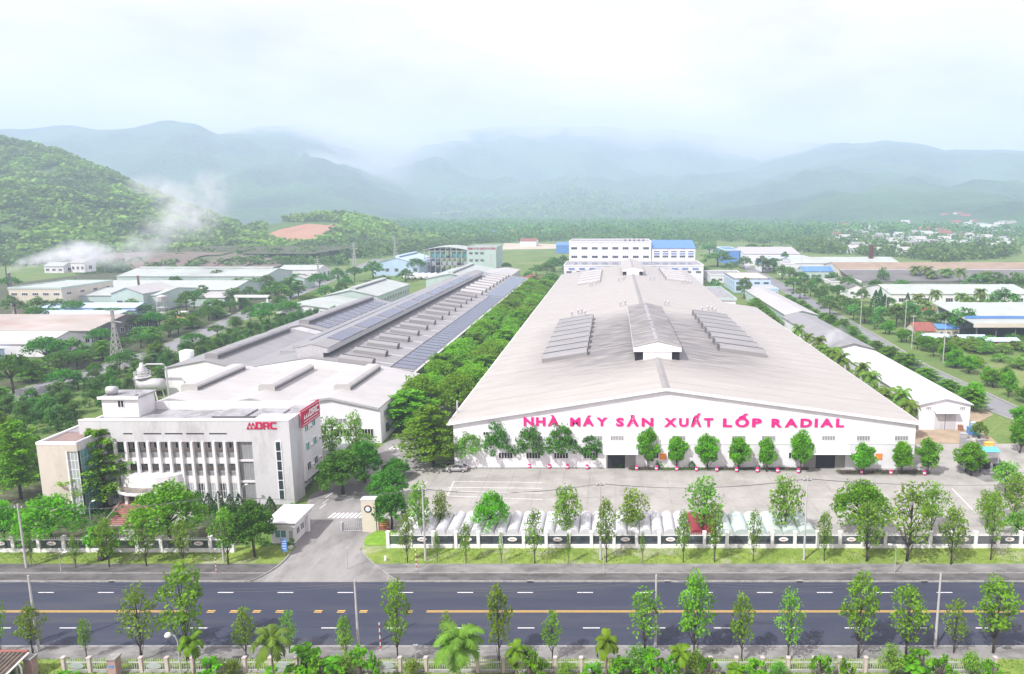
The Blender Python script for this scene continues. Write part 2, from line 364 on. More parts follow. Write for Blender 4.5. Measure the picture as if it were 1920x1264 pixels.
# ------------------------------------------------------------------ vegetation prototypes
def leaf_quads(rng, C, size, flat=0., asp=.6, up=0.):
    """one bent-free leaf spray per centre; flat 0..1 pulls the normals upwards; up pulls the long axis upwards"""
    n = len(C); N = rng.normal(size=(n, 3)); N /= np.linalg.norm(N, axis=1)[:, None] + 1e-9
    N = N * (1 - flat) + np.array([0, 0, 1.]) * flat * np.sign(N[:, 2:3] + .3); N /= np.linalg.norm(N, axis=1)[:, None] + 1e-9
    A = rng.normal(size=(n, 3)) + np.array([0, 0, up]); A -= N * (A * N).sum(1)[:, None]; A /= np.linalg.norm(A, axis=1)[:, None] + 1e-9
    B = np.cross(N, A); s = (size * rng.uniform(.65, 1.35, n))[:, None]
    V = np.stack([C - A * s * .5, C + B * s * asp * .5 + A * s * .05, C + A * s * .5, C - B * s * asp * .5 + A * s * .05], 1).reshape(-1, 3)
    return V, np.arange(4 * n).reshape(-1, 4)
def blob(rng, c, r, n, shell=.55):
    d = rng.normal(size=(n, 3)); d /= np.linalg.norm(d, axis=1)[:, None]; q = shell + (1 - shell) * rng.uniform(0, 1, n) ** .5
    q *= rng.uniform(.75, 1.15, n)
    return np.asarray(c) + d * q[:, None] * np.asarray(r)
PROTO = {}
def proto(kind, i, trunk_mb, V, Fq, leaf, bark='bark'):
    PROTO.setdefault(kind, []).append((trunk_mb.mesh('trunk', bark, smooth=True), np_mesh('crown', V, Fq, [L[leaf]])))
def gather(parts):
    V, Fq, o = [], [], 0
    for v, f in parts: V.append(v); Fq.append(f + o); o += len(v)
    return np.concatenate(V), np.concatenate(Fq)
def make_street(i, leaf='street', dens=1., hh=8., ww=4.6, kind='street', z0=.36):
    rng = np.random.default_rng(100 + i * 7 + len(kind)); rd = random.Random(i * 3 + len(kind)); t = MB()
    bend = [(rd.uniform(-.15, .15), rd.uniform(-.15, .15)) for _ in range(5)]
    spine = [(bend[k][0] * k * .5, bend[k][1] * k * .5, hh * k / 5 * .92) for k in range(5)] ; spine[0] = (0, 0, -.1)
    t.tube(spine, [.14, .115, .09, .065, .03]); parts = []
    nc = 17
    for k in range(nc):
        q = (k + .5) / nc; z = hh * (z0 + (.97 - z0) * q); env = math.sin(math.pi * min(1, max(.08, (q * .86 + .12)))) ** .75
        a = k * 2.4 + rd.uniform(-.5, .5); rr = ww * .5 * env * rd.uniform(.35, .85)
        c = (rr * math.cos(a), rr * math.sin(a), z); r = ww * rd.uniform(.15, .25)
        parts.append(leaf_quads(rng, blob(rng, c, (r, r, r * .85), int(95 * dens)), .38, .25))
        s = min(4, int(z / hh * 5)); b0 = Vector(spine[max(0, s - 1)]); t.tube([b0, (b0 + Vector(c)) * .5 + Vector((0, 0, -.1)), c], [.05, .035, .012], 5)
    proto(kind, i, t, *gather(parts), leaf)
for i in range(6): make_street(i, 'street', (.5, .78, .62)[i % 3])
for i in range(3): make_street(10 + i, 'pale', .85, 7., 5.2, 'sparse', .38)
for i in range(3): make_street(20 + i, 'dome', 2.0, 5.6, 4.4, 'facade', .34)
def make_tier(i):
    rng = np.random.default_rng(300 + i); rd = random.Random(300 + i); t = MB(); H, W = 10., 9.; parts = []
    t.tube([(0, 0, -.2), (.05, 0, 4), (0, .08, 8), (0, 0, 9.7)], [.24, .18, .1, .03])
    nt = 8
    for k in range(nt):
        q = k / (nt - 1); z = 2.3 + 7.2 * q; rad = W * .5 * (1 - .68 * q ** 2.2) * rd.uniform(.85, 1.08); na = 7 if q < .6 else 5
        for j in range(na):
            a = 2 * math.pi * (j + .5 * (k % 2)) / na + rd.uniform(-.25, .25); ln = rad * rd.uniform(.78, 1.1)
            e = Vector((ln * math.cos(a), ln * math.sin(a), z + .25)); t.tube([(0, 0, z - .25), tuple(e * .6 + Vector((0, 0, z * .4 - .05))), tuple(e)], [.05, .035, .01], 4)
            for s in (.28, .62, .95):
                c = (ln * s * math.cos(a), ln * s * math.sin(a), z + .15 * s); r = rad * (.2 + .12 * s)
                parts.append(leaf_quads(rng, blob(rng, c, (r, r, .42), 42, .1), .50, .6))
    proto('tier', i, t, *gather(parts), 'tier')
for i in range(4): make_tier(i)
def make_dome(i, kind, leaf, H, W, n, size, low=.32, per=60):
    rng = np.random.default_rng(500 + i + len(kind) * 11); rd = random.Random(500 + i + len(kind)); t = MB(); parts = []
    t.tube([(0, 0, -.2), (.1, .05, H * .2), (0, .1, H * .42)], [.26, .2, .15])
    for k in range(n):
        a = k * 2.39996; q = math.sqrt((k + .5) / n); ph = rd.uniform(.0, 1)
        rr = W * .5 * q * .86; top = math.sqrt(max(.02, 1 - (q * .93) ** 2)); z = H * (low + (.92 - low) * top * (1 - .35 * ph ** 2 * (1 if q > .3 else .4)))
        c = (rr * math.cos(a) + rd.uniform(-.25, .25), rr * math.sin(a) + rd.uniform(-.25, .25), z); r = W * rd.uniform(.095, .15)
        parts.append(leaf_quads(rng, blob(rng, c, (r, r, r * .62), per), size, .35))
        if k % 3 == 0: t.tube([(0, .1, H * .4), (c[0] * .5, c[1] * .5, H * .42 + (z - H * .42) * .6), c], [.1, .06, .02], 5)
    proto(kind, i, t, *gather(parts), leaf)
for i in range(3): make_dome(i, 'dome', 'dome', 8., 9., 60, .42, .16, 70)
for i in range(4): make_dome(i, 'avenue', 'avenue', 9.5, 10., 64, .5, .12, 60)
for i in range(3): make_dome(i, 'round', 'dark', 7., 7., 60, .36, .08, 100)
for i in range(3): make_dome(i, 'umbrella', 'dark', 6.5, 9., 36, .5, .42, 52)
for i in range(4): make_dome(i, 'far', 'far', 8., 8., 26, .85, .12, 26)
for i in range(2): make_dome(i, 'bush', 'dome', 1.5, 1.8, 12, .22, .1, 34)
for i in range(2): make_dome(i, 'scrub', 'pale', 3., 5., 26, .4, .08, 40)
def make_casu(i):
    rng = np.random.default_rng(700 + i); rd = random.Random(700 + i); t = MB(); H, W = 7., 5.; parts = []
    t.tube([(0, 0, -.1), (.1, 0, 3), (.2, .05, 6.4)], [.12, .08, .02])
    for k in range(34):
        q = rd.random(); z = .7 + 5.8 * q; rr = W * .5 * (1 - q * .75) * rd.uniform(.3, 1); a = rd.uniform(0, 6.3)
        c = (rr * math.cos(a), rr * math.sin(a), z); parts.append(leaf_quads(rng, blob(rng, c, (.6, .6, .9), 42, .1), .75, 0., .2, 1.6))
    proto('casuarina', i, t, *gather(parts), 'casu')
for i in range(3): make_casu(i)
def make_cone(i):
    rng = np.random.default_rng(800 + i); t = MB(); t.tube([(0, 0, -.05), (0, 0, 2.4)], [.08, .02])
    C = []
    for k in range(620):
        q = rng.uniform(0, 1) ** .8; rad = .78 * (math.sin(math.pi * min(1, q * .8 + .2)) ** .8) * (1 - .5 * q) * 1.25; a = rng.uniform(0, 6.283)
        C.append((rad * math.cos(a) * rng.uniform(.85, 1.05), rad * math.sin(a) * rng.uniform(.85, 1.05), .12 + 2.75 * q))
    proto('cone', i, t, *leaf_quads(rng, np.array(C), .26, 0, .5, 1.2), 'cypress')
for i in range(2): make_cone(i)
def make_palm(i, kind, leaf, H, fl, nf, droop, rise, lw=.10):
    rng = np.random.default_rng(900 + i + len(kind)); rd = random.Random(900 + i + len(kind)); t = MB(); V, Fq = [], []
    t.tube([(0, 0, -.2), (rd.uniform(-.2, .2), .05, H * .5), (0, 0, H)], [.19, .14, .11], 8)
    for k in range(nf):
        a = 2.39996 * k; el = rise * (1 - 1.15 * k / nf) + rd.uniform(-.12, .12); ln = fl * rd.uniform(.85, 1.1); d = Vector((math.cos(a), math.sin(a), 0)); side = Vector((-d.y, d.x, 0))
        pts = []; p = Vector((0, 0, H)); ang = el; seg = 9
        for s in range(seg + 1):
            pts.append(p.copy()); p += (d * math.cos(ang) + Vector((0, 0, math.sin(ang)))) * ln / seg; ang -= droop / seg * (1 + s * .12)
        for s in range(seg):
            i0 = len(V); w = .035; V += [tuple(pts[s] - side * w), tuple(pts[s] + side * w), tuple(pts[s + 1] + side * w), tuple(pts[s + 1] - side * w)]; Fq.append((i0, i0 + 1, i0 + 2, i0 + 3))
            tg = (pts[s + 1] - pts[s]).normalized()
            for h in range(4):
                q = (s + h / 4) / seg
                if q < .12: continue
                b = pts[s].lerp(pts[s + 1], h / 4); ll = fl * .26 * math.sin(math.pi * min(1, .2 + q * .78)) + .12
                for sg in (-1, 1):
                    e = b + side * sg * ll * .85 + tg * ll * .55 + Vector((0, 0, -ll * rd.uniform(.15, .55))); i0 = len(V)
                    V += [tuple(b - tg * lw), tuple(b + tg * lw), tuple(e + tg * .03), tuple(e - tg * .03)]; Fq.append((i0, i0 + 1, i0 + 2, i0 + 3))
    proto(kind, i, t, np.array(V), np.array(Fq), leaf, 'palebark')
for i in range(2): make_palm(i, 'coconut', 'coco', 6., 3.6, 17, 1.5, 1.35)
for i in range(2): make_palm(i, 'arecapalm', 'palm', 3.2, 1.9, 13, 1.5, 1.3, .08)
DIM = dict(avenue=(9.5, 10.), street=(8., 4.6), sparse=(7., 5.2), facade=(5.6, 4.4), tier=(10., 7.6), dome=(8., 9.), round=(7., 7.), umbrella=(6.5, 9.), far=(8., 8.), bush=(1.5, 1.8),
           scrub=(3., 5.), casuarina=(7., 5.), cone=(2.9, 1.6), coconut=(8.3, 6.4), arecapalm=(4.4, 3.4))
TR = random.Random(4)
CNT = {}
def plant(kind, x, y, h, w, label, cat='tree', group=None, name=None, z=0., stake=None):
    H, W = DIM[kind]; c = CNT.get(kind, 0); CNT[kind] = c + 1; tm, cm = PROTO[kind][c % len(PROTO[kind])]
    nm = name or {'coconut': 'coconut_palm', 'arecapalm': 'areca_palm', 'cone': 'cypress', 'bush': 'shrub', 'scrub': 'scrub_bush', 'casuarina': 'casuarina_tree'}.get(kind, 'tree')
    o = empty(nm, (x, y, z), label, cat, group, TR.uniform(0, 6.28)); o.scale = (w / W, w / W, h / H)
    link('trunk', tm, o); link('crown', cm, o); return o
def plant_px(kind, u, vb, vt, wpx, label, cat='tree', group=None, **k):
    x, y = G(u, vb, k.get('z', 0.)); s = y / F
    return plant(kind, x, y, HT(u, vb, vt, k.get('z', 0.)) * 1.02, wpx * s, label, cat, group, **k)

# ------------------------------------------------------------------ hills
def lerp_tab(tab, u):
    if u <= tab[0][0]: return tab[0][1]
    for (a, b), (c, d) in zip(tab, tab[1:]):
        if u <= c:
            t = (u - a) / (c - a); t = t * t * (3 - 2 * t) * .5 + t * .5; return b + (d - b) * t
    return tab[-1][1]
def fbm(x, y, s, o=5): return mnoise.fractal(Vector((x / s, y / s, s * .37)), 1.0, 2.1, o)
HILLS = {}
def hill_h(name, x, y):
    sky_, base, dist, rough, sc_ = HILLS[name]; u = PX + F * x / max(y, 1)
    B, D = lerp_tab(base, u), lerp_tab(dist, u); H = CAMH + (HOR - lerp_tab(sky_, u)) * D / F
    t = (y - B) / (D - B)
    if t <= 0: return -1.5
    q = min(t, 1.) ; s = q ** .9 * (1 - .12 * math.sin(q * math.pi * 2)) if t <= 1 else max(0., 1 - (t - 1) * 1.6)
    w = min(1, t * 3) * (1 - .93 * max(0, min(1, (t - .35) / .6)) if t <= 1 else .1)
    return max(-1.5, H * s + w * H * rough * (.8 * fbm(x, y, sc_) - 1.1 * abs(fbm(x + 999, y, sc_ * .6)) + .2))
def hill(name, label, u0, u1, nu, nt, sky_, base, dist, rough, sc_, m):
    HILLS[name] = (sky_, base, dist, rough, sc_); V = []; Fq = []
    for i in range(nu + 1):
        u = u0 + (u1 - u0) * i / nu; B, D = lerp_tab(base, u), lerp_tab(dist, u)
        for j in range(nt + 1):
            t = -.05 + 1.6 * j / nt; y = B + t * (D - B); x = (u - PX) / F * y; V.append((x, y, hill_h(name, x, y)))
    for i in range(nu):
        for j in range(nt): a = i * (nt + 1) + j; Fq.append((a, a + nt + 1, a + nt + 2, a + 1))
    o = link(name, np_mesh(name, V, Fq, [m], smooth=True)); o['kind'] = 'structure'; o['label'] = label; return o
def forestmat(name, a, b, c, sc1, sc2, bd=4.):
    m = mat(name, a, .95, .35, sc1, bump=1.0, bscale=sc1 * 2); n, l = m.node_tree.nodes, m.node_tree.links
    bs = n['Principled BSDF']; src = bs.inputs['Base Color'].links[0].from_socket; g = n.new('ShaderNodeNewGeometry')
    t = n.new('ShaderNodeTexNoise'); t.inputs['Scale'].default_value = sc2; t.inputs['Detail'].default_value = 8; l.new(g.outputs['Position'], t.inputs['Vector'])
    r = n.new('ShaderNodeValToRGB'); r.color_ramp.elements[0].position = .4; r.color_ramp.elements[1].position = .62; l.new(t.outputs[0], r.inputs[0])
    x = n.new('ShaderNodeMixRGB'); x.inputs[2].default_value = (*b, 1); l.new(r.outputs[0], x.inputs[0]); l.new(src, x.inputs[1]); l.new(x.outputs[0], bs.inputs['Base Color'])
    for k in n:
        if k.type == 'BUMP': k.inputs['Distance'].default_value = bd
    return m
M['forest'] = forestmat('forest_slope', (.06, .13, .025), (.10, .18, .035), None, .09, .006)
M['forestfar'] = forestmat('far_forest_slope', (.025, .085, .035), (.065, .16, .055), None, .022, .003, 30.)
hill('hills_left_near', 'green wooded hill at left', -420, 620, 120, 50,
     [(-420, 300), (-200, 240), (-60, 250), (0, 263), (60, 275), (130, 292), (210, 325), (290, 362), (360, 390), (430, 416), (480, 438), (520, 458), (570, 476), (620, 484)],
     [(-420, 620), (0, 720), (250, 760), (480, 800), (620, 860)], [(-420, 1250), (0, 1350), (300, 1250), (620, 1080)], .16, 260, M['forest'])
hill('hills_spur', 'low wooded spur above the sheds', 440, 900, 70, 36,
     [(440, 440), (520, 418), (600, 404), (660, 405), (720, 416), (770, 436), (830, 452), (900, 462)],
     [(440, 860), (650, 900), (900, 1100)], [(440, 1150), (650, 1250), (900, 1350)], .10, 160, M['forest'])
hill('hills_left_far', 'blue ridge behind the wooded hill', -500, 1000, 170, 60,
     [(-500, 235), (-100, 240), (0, 249), (70, 252), (150, 244), (215, 253), (290, 252), (345, 243), (385, 244), (430, 262), (500, 252), (560, 250), (610, 254), (660, 276), (720, 305), (790, 345), (860, 372), (1000, 385)],
     [(-500, 2000), (500, 2200), (1000, 3000)], [(-500, 4800), (300, 4800), (700, 5800), (1000, 6000)], .26, 1000, M['forestfar'])
hill('hills_middle', 'wooded foothills behind the plain', 700, 1750, 100, 40,
     [(700, 372), (820, 360), (900, 352), (1000, 345), (1080, 335), (1180, 352), (1260, 346), (1330, 334), (1390, 338), (1450, 362), (1530, 396), (1620, 408), (1750, 415)],
     [(700, 3000), (1200, 2800), (1750, 2300)], [(700, 5600), (1300, 5400), (1750, 5000)], .26, 850, M['forestfar'])
hill('hills_right', 'long ridge at right', 1250, 2400, 100, 40,
     [(1250, 330), (1380, 320), (1480, 298), (1545, 284), (1600, 284), (1655, 277), (1700, 282), (1760, 291), (1850, 290), (1920, 292), (2100, 285), (2400, 300)],
     [(1250, 2600), (1600, 1800), (1900, 1400), (2400, 1300)], [(1250, 7000), (1600, 6400), (1900, 6000), (2400, 5600)], .24, 1200, M['forestfar'])
hill('mountain', 'tall misty mountain in the middle', 250, 2000, 110, 40,
     [(250, 340), (450, 300), (600, 285), (720, 272), (850, 258), (960, 250), (1040, 246), (1130, 250), (1230, 255), (1330, 262), (1450, 276), (1600, 288), (2000, 310)],
     [(250, 3600), (2000, 3600)], [(250, 7400), (1000, 7000), (2000, 7400)], .34, 1500, M['forestfar'])

# forest canopy on the nearer slopes: masses nobody could count
def canopy(name, label, hname, n, box_, size, seed, keep=None, k=16, q_=.42, leaf='forest'):
    rng = np.random.default_rng(seed); u = rng.uniform(box_[0], box_[1], n); t = rng.uniform(0, 1, n) ** .8; P = []
    for a, q in zip(u, t):
        B, D = lerp_tab(HILLS[hname][1], a), lerp_tab(HILLS[hname][2], a); y = B + (q * 1.04 - .0) * (D - B); x = (a - PX) / F * y
        if keep and not keep(a, x, y): continue
        if fbm(x, y, size * 9) < -.42: continue
        P.append((x, y, hill_h(hname, x, y)))
    P = np.array(P); m = len(P); s = size * rng.lognormal(-.08, .38, m).clip(.4, 2.1)
    d = rng.normal(size=(m, k, 3)); d /= np.linalg.norm(d, axis=2)[:, :, None]; d[:, :, 2] = np.abs(d[:, :, 2])
    C = (P[:, None, :] + d * s[:, None, None] * np.array([.55, .55, .62]) + np.array([0, 0, .15]) * s[:, None, None]).reshape(-1, 3)
    V, Fq = leaf_quads(rng, C, 1., .45, .85); sz = np.repeat(np.repeat(s, k), 4)[:, None] * q_; V = (V - np.repeat(C, 4, 0)) * sz + np.repeat(C, 4, 0)
    o = link(name, np_mesh(name, V, Fq, [L[leaf]])); o['kind'] = 'stuff'; props(o, label, 'forest'); return o
CUTT = [(505, 439), (540, 429), (580, 421), (610, 423), (640, 422)]; CUTB = [(505, 441), (530, 449), (555, 455), (572, 464), (585, 452), (605, 444), (622, 435), (640, 424)]
def cut(u, x, y):   # the red earth cut on the spur stays bare
    z = hill_h('hills_spur', x, y); v = HOR + F * (CAMH - z) / y
    return not (500 < u < 645 and 416 < v < lerp_tab(CUTB, u) + 5)
canopy('forest_canopy', 'tree canopy covering the near wooded hill at left', 'hills_left_near', 36000, (-100, 600), 6.8, 1)
canopy('forest_canopy', 'tree canopy covering the low spur around the red earth cut', 'hills_spur', 9000, (440, 900), 7., 2, cut)
canopy('forest_canopy', 'tree canopy on the foothills behind the plain', 'hills_middle', 24000, (760, 1720), 17., 3, None, 8, .5, 'hill')
# ------------------------------------------------------------------ ground, road, pavements
def sheet(name, m, pts, z, kind='structure', label=None):
    o = MB().poly([(x, y, z) for x, y in pts]).build(name, m); o['kind'] = kind
    if label: o['label'] = label
    return o
def rect(x0, x1, y0, y1): return [(x0, y0), (x1, y0), (x1, y1), (x0, y1)]
YS, YN = GY(1212), GY(1092)                # near and far road edges
YK, YG, YF = GY(1077), GY(1059), GY(1029)  # far pavement step, grass edge, factory fence
YNF = GY(1262)                             # near fence
structure(sheet('ground', M['field'], rect(-16000, 16000, -140, 13900), -.06))
structure(sheet('road', M['asphalt'], rect(-400, 400, YS, YN), 0.))
# kerbs and pavements (solid slabs with a step up from the road)
structure(box('pavement_near', 'pave_pale', None, -400, 400, YNF + 2.2, YS - .25, -.05, .13))
structure(box('kerb_near', 'kerb', None, -400, 400, YS - .25, YS, -.05, .15))
structure(box('verge_near', 'grass', None, -400, 400, YNF - 4, YNF + 2.2, -.05, .14))
sheet('ground_near', M['garden'], rect(-400, 400, 20, YNF - 4), -.02)
DL0, DR0 = G(470, 1092)[0], G(745, 1092)[0]; DL1, DR1 = G(541, 1043)[0], G(676, 1030)[0]
def curve(p0, c, p1, n=8): return [((1 - t) ** 2 * p0[0] + 2 * t * (1 - t) * c[0] + t * t * p1[0], (1 - t) ** 2 * p0[1] + 2 * t * (1 - t) * c[1] + t * t * p1[1]) for t in [k / n for k in range(n + 1)]]
ledge = curve((DL0, YN + .05), (G(528, 1068)[0], YG - 1.5), (DL1, YF - 1.2)); redge = curve((DR0, YN + .05), (G(706, 1062)[0], YG - 1.2), (DR1, YF - .6))
def slab(name, m, pts, z0, z1): return structure(MB().prism(pts, 'z', z0, z1).build(name, m))
def upto(edge, y):   # x of a drive edge at depth y
    for a, b in zip(edge, edge[1:]):
        if a[1] <= y <= b[1]: t = (y - a[1]) / (b[1] - a[1] + 1e-9); return a[0] + (b[0] - a[0]) * t
    return edge[-1][0] if y > edge[-1][1] else edge[0][0]
def strip(name, m, left, y0, y1, z1, extra=0):
    ys = [y0 + (y1 - y0) * k / 6 for k in range(7)]
    if left: pts = [(-400, y0)] + [(upto(ledge, y) - extra, y) for y in ys] + [(-400, y1)]
    else: pts = [(400, y1)] + [(upto(redge, y) + extra, y) for y in reversed(ys)] + [(400, y0)]
    return slab(name, m, pts, -.05, z1)
for left in (True, False):
    s = 'left' if left else 'right'
    strip('kerb_' + s, 'kerb', left, YN, YN + .25, .15)
    strip('pavement_' + s, 'pave', left, YN + .25, YK, .13, .2); strip('kerb_step_' + s, 'kerb', left, YK, YK + .15, .2, .2)
    strip('footpath_' + s, 'pave_pale' if not left else 'pave', left, YK + .15, YG, .17, .2); strip('verge_' + s, 'grass', left, YG, YF + .6, .19, .2)
def kerbline(name, edge, sgn):
    m = MB(); n = len(edge); out = [(x + sgn * .22, y) for x, y in edge]
    for i in range(n - 1):
        m.prism([edge[i], edge[i + 1], out[i + 1], out[i]] if sgn > 0 else [edge[i], out[i], out[i + 1], edge[i + 1]], 'z', -.04, .23)
    return structure(m.build(name, 'kerb'))
kerbline('kerb_drive_left', ledge, -1); kerbline('kerb_drive_right', redge, 1)
XA0, XA1 = G(628, 945)[0], G(700, 945)[0]
slab('drive', 'drive', ledge + [(-55.5, 118), (-52.8, 130), (-50.4, 152), (-47.5, 175), (-46.3, 430), (-41.5, 430), (-41, 200), (-40.5, 150), (-38.5, 142), (-38.5, 133), (-42.5, 118), (redge[-1][0], YF + 3)] + redge[::-1], -.05, .06)
slab('yard_base', 'yard', [(-42.5, 118), (-42.5, YF + .6), (200, YF + .6), (200, 146), (62, 146), (62, 135), (-38.5, 135)], -.05, .05)
# concrete slabs of the yard, each with its own joint
yard = MB().box(-38.4, 64, YF + .75, YF + .8, .04, .055).build('yard', 'kerb'); structure(yard)
sw, sd = 5.0, 5.6; sm = MB().box(.02, sw - .02, .02, sd - .02, 0, .05).mesh('slab', 'yard')
for i in range(21):
    for j in range(5):
        link('slab', sm, yard, (-39.6 + i * sw, 106.0 + j * sd, .05 + .004 * ((i * 7 + j * 3) % 3)))
structure(box('service_yard', 'yard', None, 62.2, 130, 128, 146, -.05, .045))
structure(sheet('soil_patch', M['soil'], [(61.5, 146.2), (86, 146.2), (88, 160), (97, 168), (96, 182), (88, 182), (85, 160.5), (61.5, 160.5)], .02))
structure(sheet('garden_ground', M['garden'], rect(-125, -58.6, YF + .7, 150), .01))
structure(sheet('forecourt', M['yard'], [(-72, 106.2), (-84, 106.2), (-86, 112), (-71, 112)], .03))
slab('lawn', 'lawn', curve((DR1 + .3, YF + .75), (DR1 - 1.2, YF + 3.5), (DR1 + .6, YF + 5.6)) + [(-33.2, YF + 5.6), (-33.2, YF + .75)], -.05, .24)
# road markings
def marks(name, label, m, segs, z=.004):
    o = None
    for k, (x0, x1, y0, y1) in enumerate(segs): structure(sheet('lane_mark' if m != 'yellow' else 'centre_line', M[m], rect(x0, x1, y0, y1), z))
y1 = GY(1111); y2 = GY(1177.5); yc = GY(1146.5)
per = 8.2
for k in range(-16, 17):
    for yy, off, ln in ((y1, G(86, 1111)[0], 2.15), (y2, G(128, 1177)[0], 2.1)):
        structure(sheet('lane_mark', M['paint'], rect(off + k * per - ln / 2, off + k * per + ln / 2, yy - .07, yy + .07), .004))
xa, xb = G(350, 1146)[0], G(800, 1146)[0]
for dy in (-.13, .13):
    structure(sheet('centre_line', M['yellow'], rect(-400, xa, yc + dy - .055, yc + dy + .055), .004))
    structure(sheet('centre_line', M['yellow'], rect(xb, 400, yc + dy - .055, yc + dy + .055), .004))
for k, u in enumerate((396, 439, 482, 525, 597, 640, 682, 767)):
    x = G(u, 1146)[0]
    for dy in (-.16, .16): structure(sheet('centre_line', M['yellow'], rect(x - .5, x + .5, yc + dy - .07, yc + dy + .07), .004))
# drive and yard markings
def zebra(u0, v0, n, du, w, ln, skew=.35):
    for k in range(n):
        x, y = G(u0 + k * du, v0); structure(sheet('zebra_stripe', M['paint'], [(x, y), (x + w, y), (x + w + skew, y + ln), (x + skew, y + ln)], .066))
zebra(614, 972, 9, 8.2, .38, 2.0); zebra(728, 843, 8, 7.6, .35, 1.7)
for u, v in ((598, 955), (604, 945), (610, 934), (622, 900), (634, 880), (700, 880), (792, 912), (786, 925)):
    x, y = G(u, v); structure(sheet('lane_mark', M['paint'], [(x, y), (x + .14, y), (x + .44, y + 2.2), (x + .3, y + 2.2)], .066 if u < 705 else .112))
ym = [(G(849, 904), G(1017, 906)), (G(840, 915), G(1017, 917)), (G(838, 923), G(1017, 926)), (G(835, 931), G(1017, 938))]
for (a, b) in ym: structure(sheet('bay_line', M['paint'], [(a[0], a[1]), (b[0], b[1]), (b[0], b[1] + .13), (a[0], a[1] + .13)], .112))
for u0, v0, u1, v1 in ((1784, 917, 1828, 962), (1640, 905, 1700, 905), (838, 931, 850, 904)):
    a, b = G(u0, v0), G(u1, v1); structure(sheet('bay_line', M['paint'], [a, (a[0] + .16, a[1]), (b[0] + .16, b[1]), b], .112))
# planting strips before the hall
def bed(name, u0, u1, v, d=2.6):
    x0, y = G(u0, v); x1 = G(u1, v)[0]; pts = [(x0 + .9, y), (x1 - .9, y), (x1 - .2, y + .4), (x1, y + 1.2), (x1, y + d), (x0, y + d), (x0, y + 1.2), (x0 + .2, y + .4)]
    slab('kerb_bed', 'kerb', pts, .0, .24); cx, cyy = (x0 + x1) / 2, y + d / 2 + .15
    slab('bed_soil', 'garden', [(cx + (px - cx) * .985, cyy + (py - cyy) * .86) for px, py in pts], .02, .27)
    return x0, x1, y, y + d
BEDS = [bed('bed', 805, 1137, 880), bed('bed', 1176, 1523, 885), bed('bed', 1573, 1752, 893)]
# side roads
LR = [(-172, 120), (-167, 185), (-166, 245), (-175, 300), (-183, 340), (-196, 420), (-217, 550), (-240, 700)]
def roadstrip(name, pts, w, z, m='asphalt'):
    b = MB(); n = len(pts); V = []
    for i, (x, y) in enumerate(pts):
        d = Vector((pts[min(i + 1, n - 1)][0] - pts[max(i - 1, 0)][0], pts[min(i + 1, n - 1)][1] - pts[max(i - 1, 0)][1])).normalized(); nx, ny = d.y, -d.x
        V.append(((x - nx * w / 2, y - ny * w / 2, z), (x + nx * w / 2, y + ny * w / 2, z)))
    for i in range(n - 1): b.poly([V[i][0], V[i][1], V[i + 1][1], V[i + 1][0]])
    return structure(b.build(name, m))
M['oldroad'] = mat('old_asphalt', (.24, .24, .25), .9, .12, .2, dirt=(.17, .17, .17), dscale=.1, damt=.6)
roadstrip('road_left', LR, 9, -.01, 'oldroad'); roadstrip('kerb_road_left', [(x + 5.2, y) for x, y in LR], 1.2, .02, 'kerb'); roadstrip('kerb_road_left', [(x - 5.2, y) for x, y in LR], 1.2, .02, 'kerb')
RR = [(118, 110), (110, 140), (102, 175), (100, 222), (104, 277), (107, 340), (112, 430), (118, 600), (122, 900)]
roadstrip('road_right', RR, 8.5, -.01, 'oldroad'); roadstrip('kerb_road_right', [(x + 5, y) for x, y in RR], 1., .02, 'kerb'); roadstrip('kerb_road_right', [(x - 5, y) for x, y in RR], 1., .02, 'kerb')
# patches of the plain behind
sheet('ground_left', M['garden'], [(-330, 170), (-178, 170), (-172, 245), (-190, 340), (-225, 560), (-420, 560), (-420, 300)], -.04)
for pts, m in (([(842, 447), (1045, 443), (1080, 437), (930, 436), (860, 440)], 'sand'), ([(930, 486), (1065, 482), (1065, 468), (940, 470)], 'field'), ([(940, 468), (1065, 466), (1065, 458), (945, 456)], 'sand'),
               ([(1310, 462), (1420, 462), (1440, 452), (1310, 452)], 'field'), ([(1400, 448), (1900, 452), (1900, 442), (1400, 440)], 'field'), ([(590, 528), (700, 500), (760, 486), (700, 486), (610, 512)], 'field')):
    sheet('ground_patch', M[m], [G(*p) for p in pts], -.03)
V, Fq = [], []   # rough earth terrace below the wooded hill
for i in range(71):
    for j in range(13):
        x = -480 + i * 2.7 + (6 if j > 3 else 0) * math.sin(i * .7); y = 560 + j * 9 + 5 * fbm(x, j * 30, 40); t = min(1, max(0, (j - 1.5) / 4.5)); fade = min(1, (70 - i) / 30)
        V.append((x, y, -.4 + 9.4 * fade * (t * t * (3 - 2 * t)) + (1.6 * fbm(x, y, 22) if j > 1 else 0) * fade))
for i in range(70):
    for j in range(12): a = i * 13 + j; Fq.append((a, a + 13, a + 14, a + 1))
M['bank'] = mat('earth_bank', (.20, .15, .135), .95, .3, .1, dirt=(.10, .15, .05), dscale=.06, damt=.9, bump=.5, bscale=1)
o = link('terrain_terrace', np_mesh('terrain_terrace', V, Fq, [M['bank']], smooth=True)); structure(o)
structure(sheet('terrain_terrace_top', M['garden'], rect(-480, -290, 660, 800), 8.2))
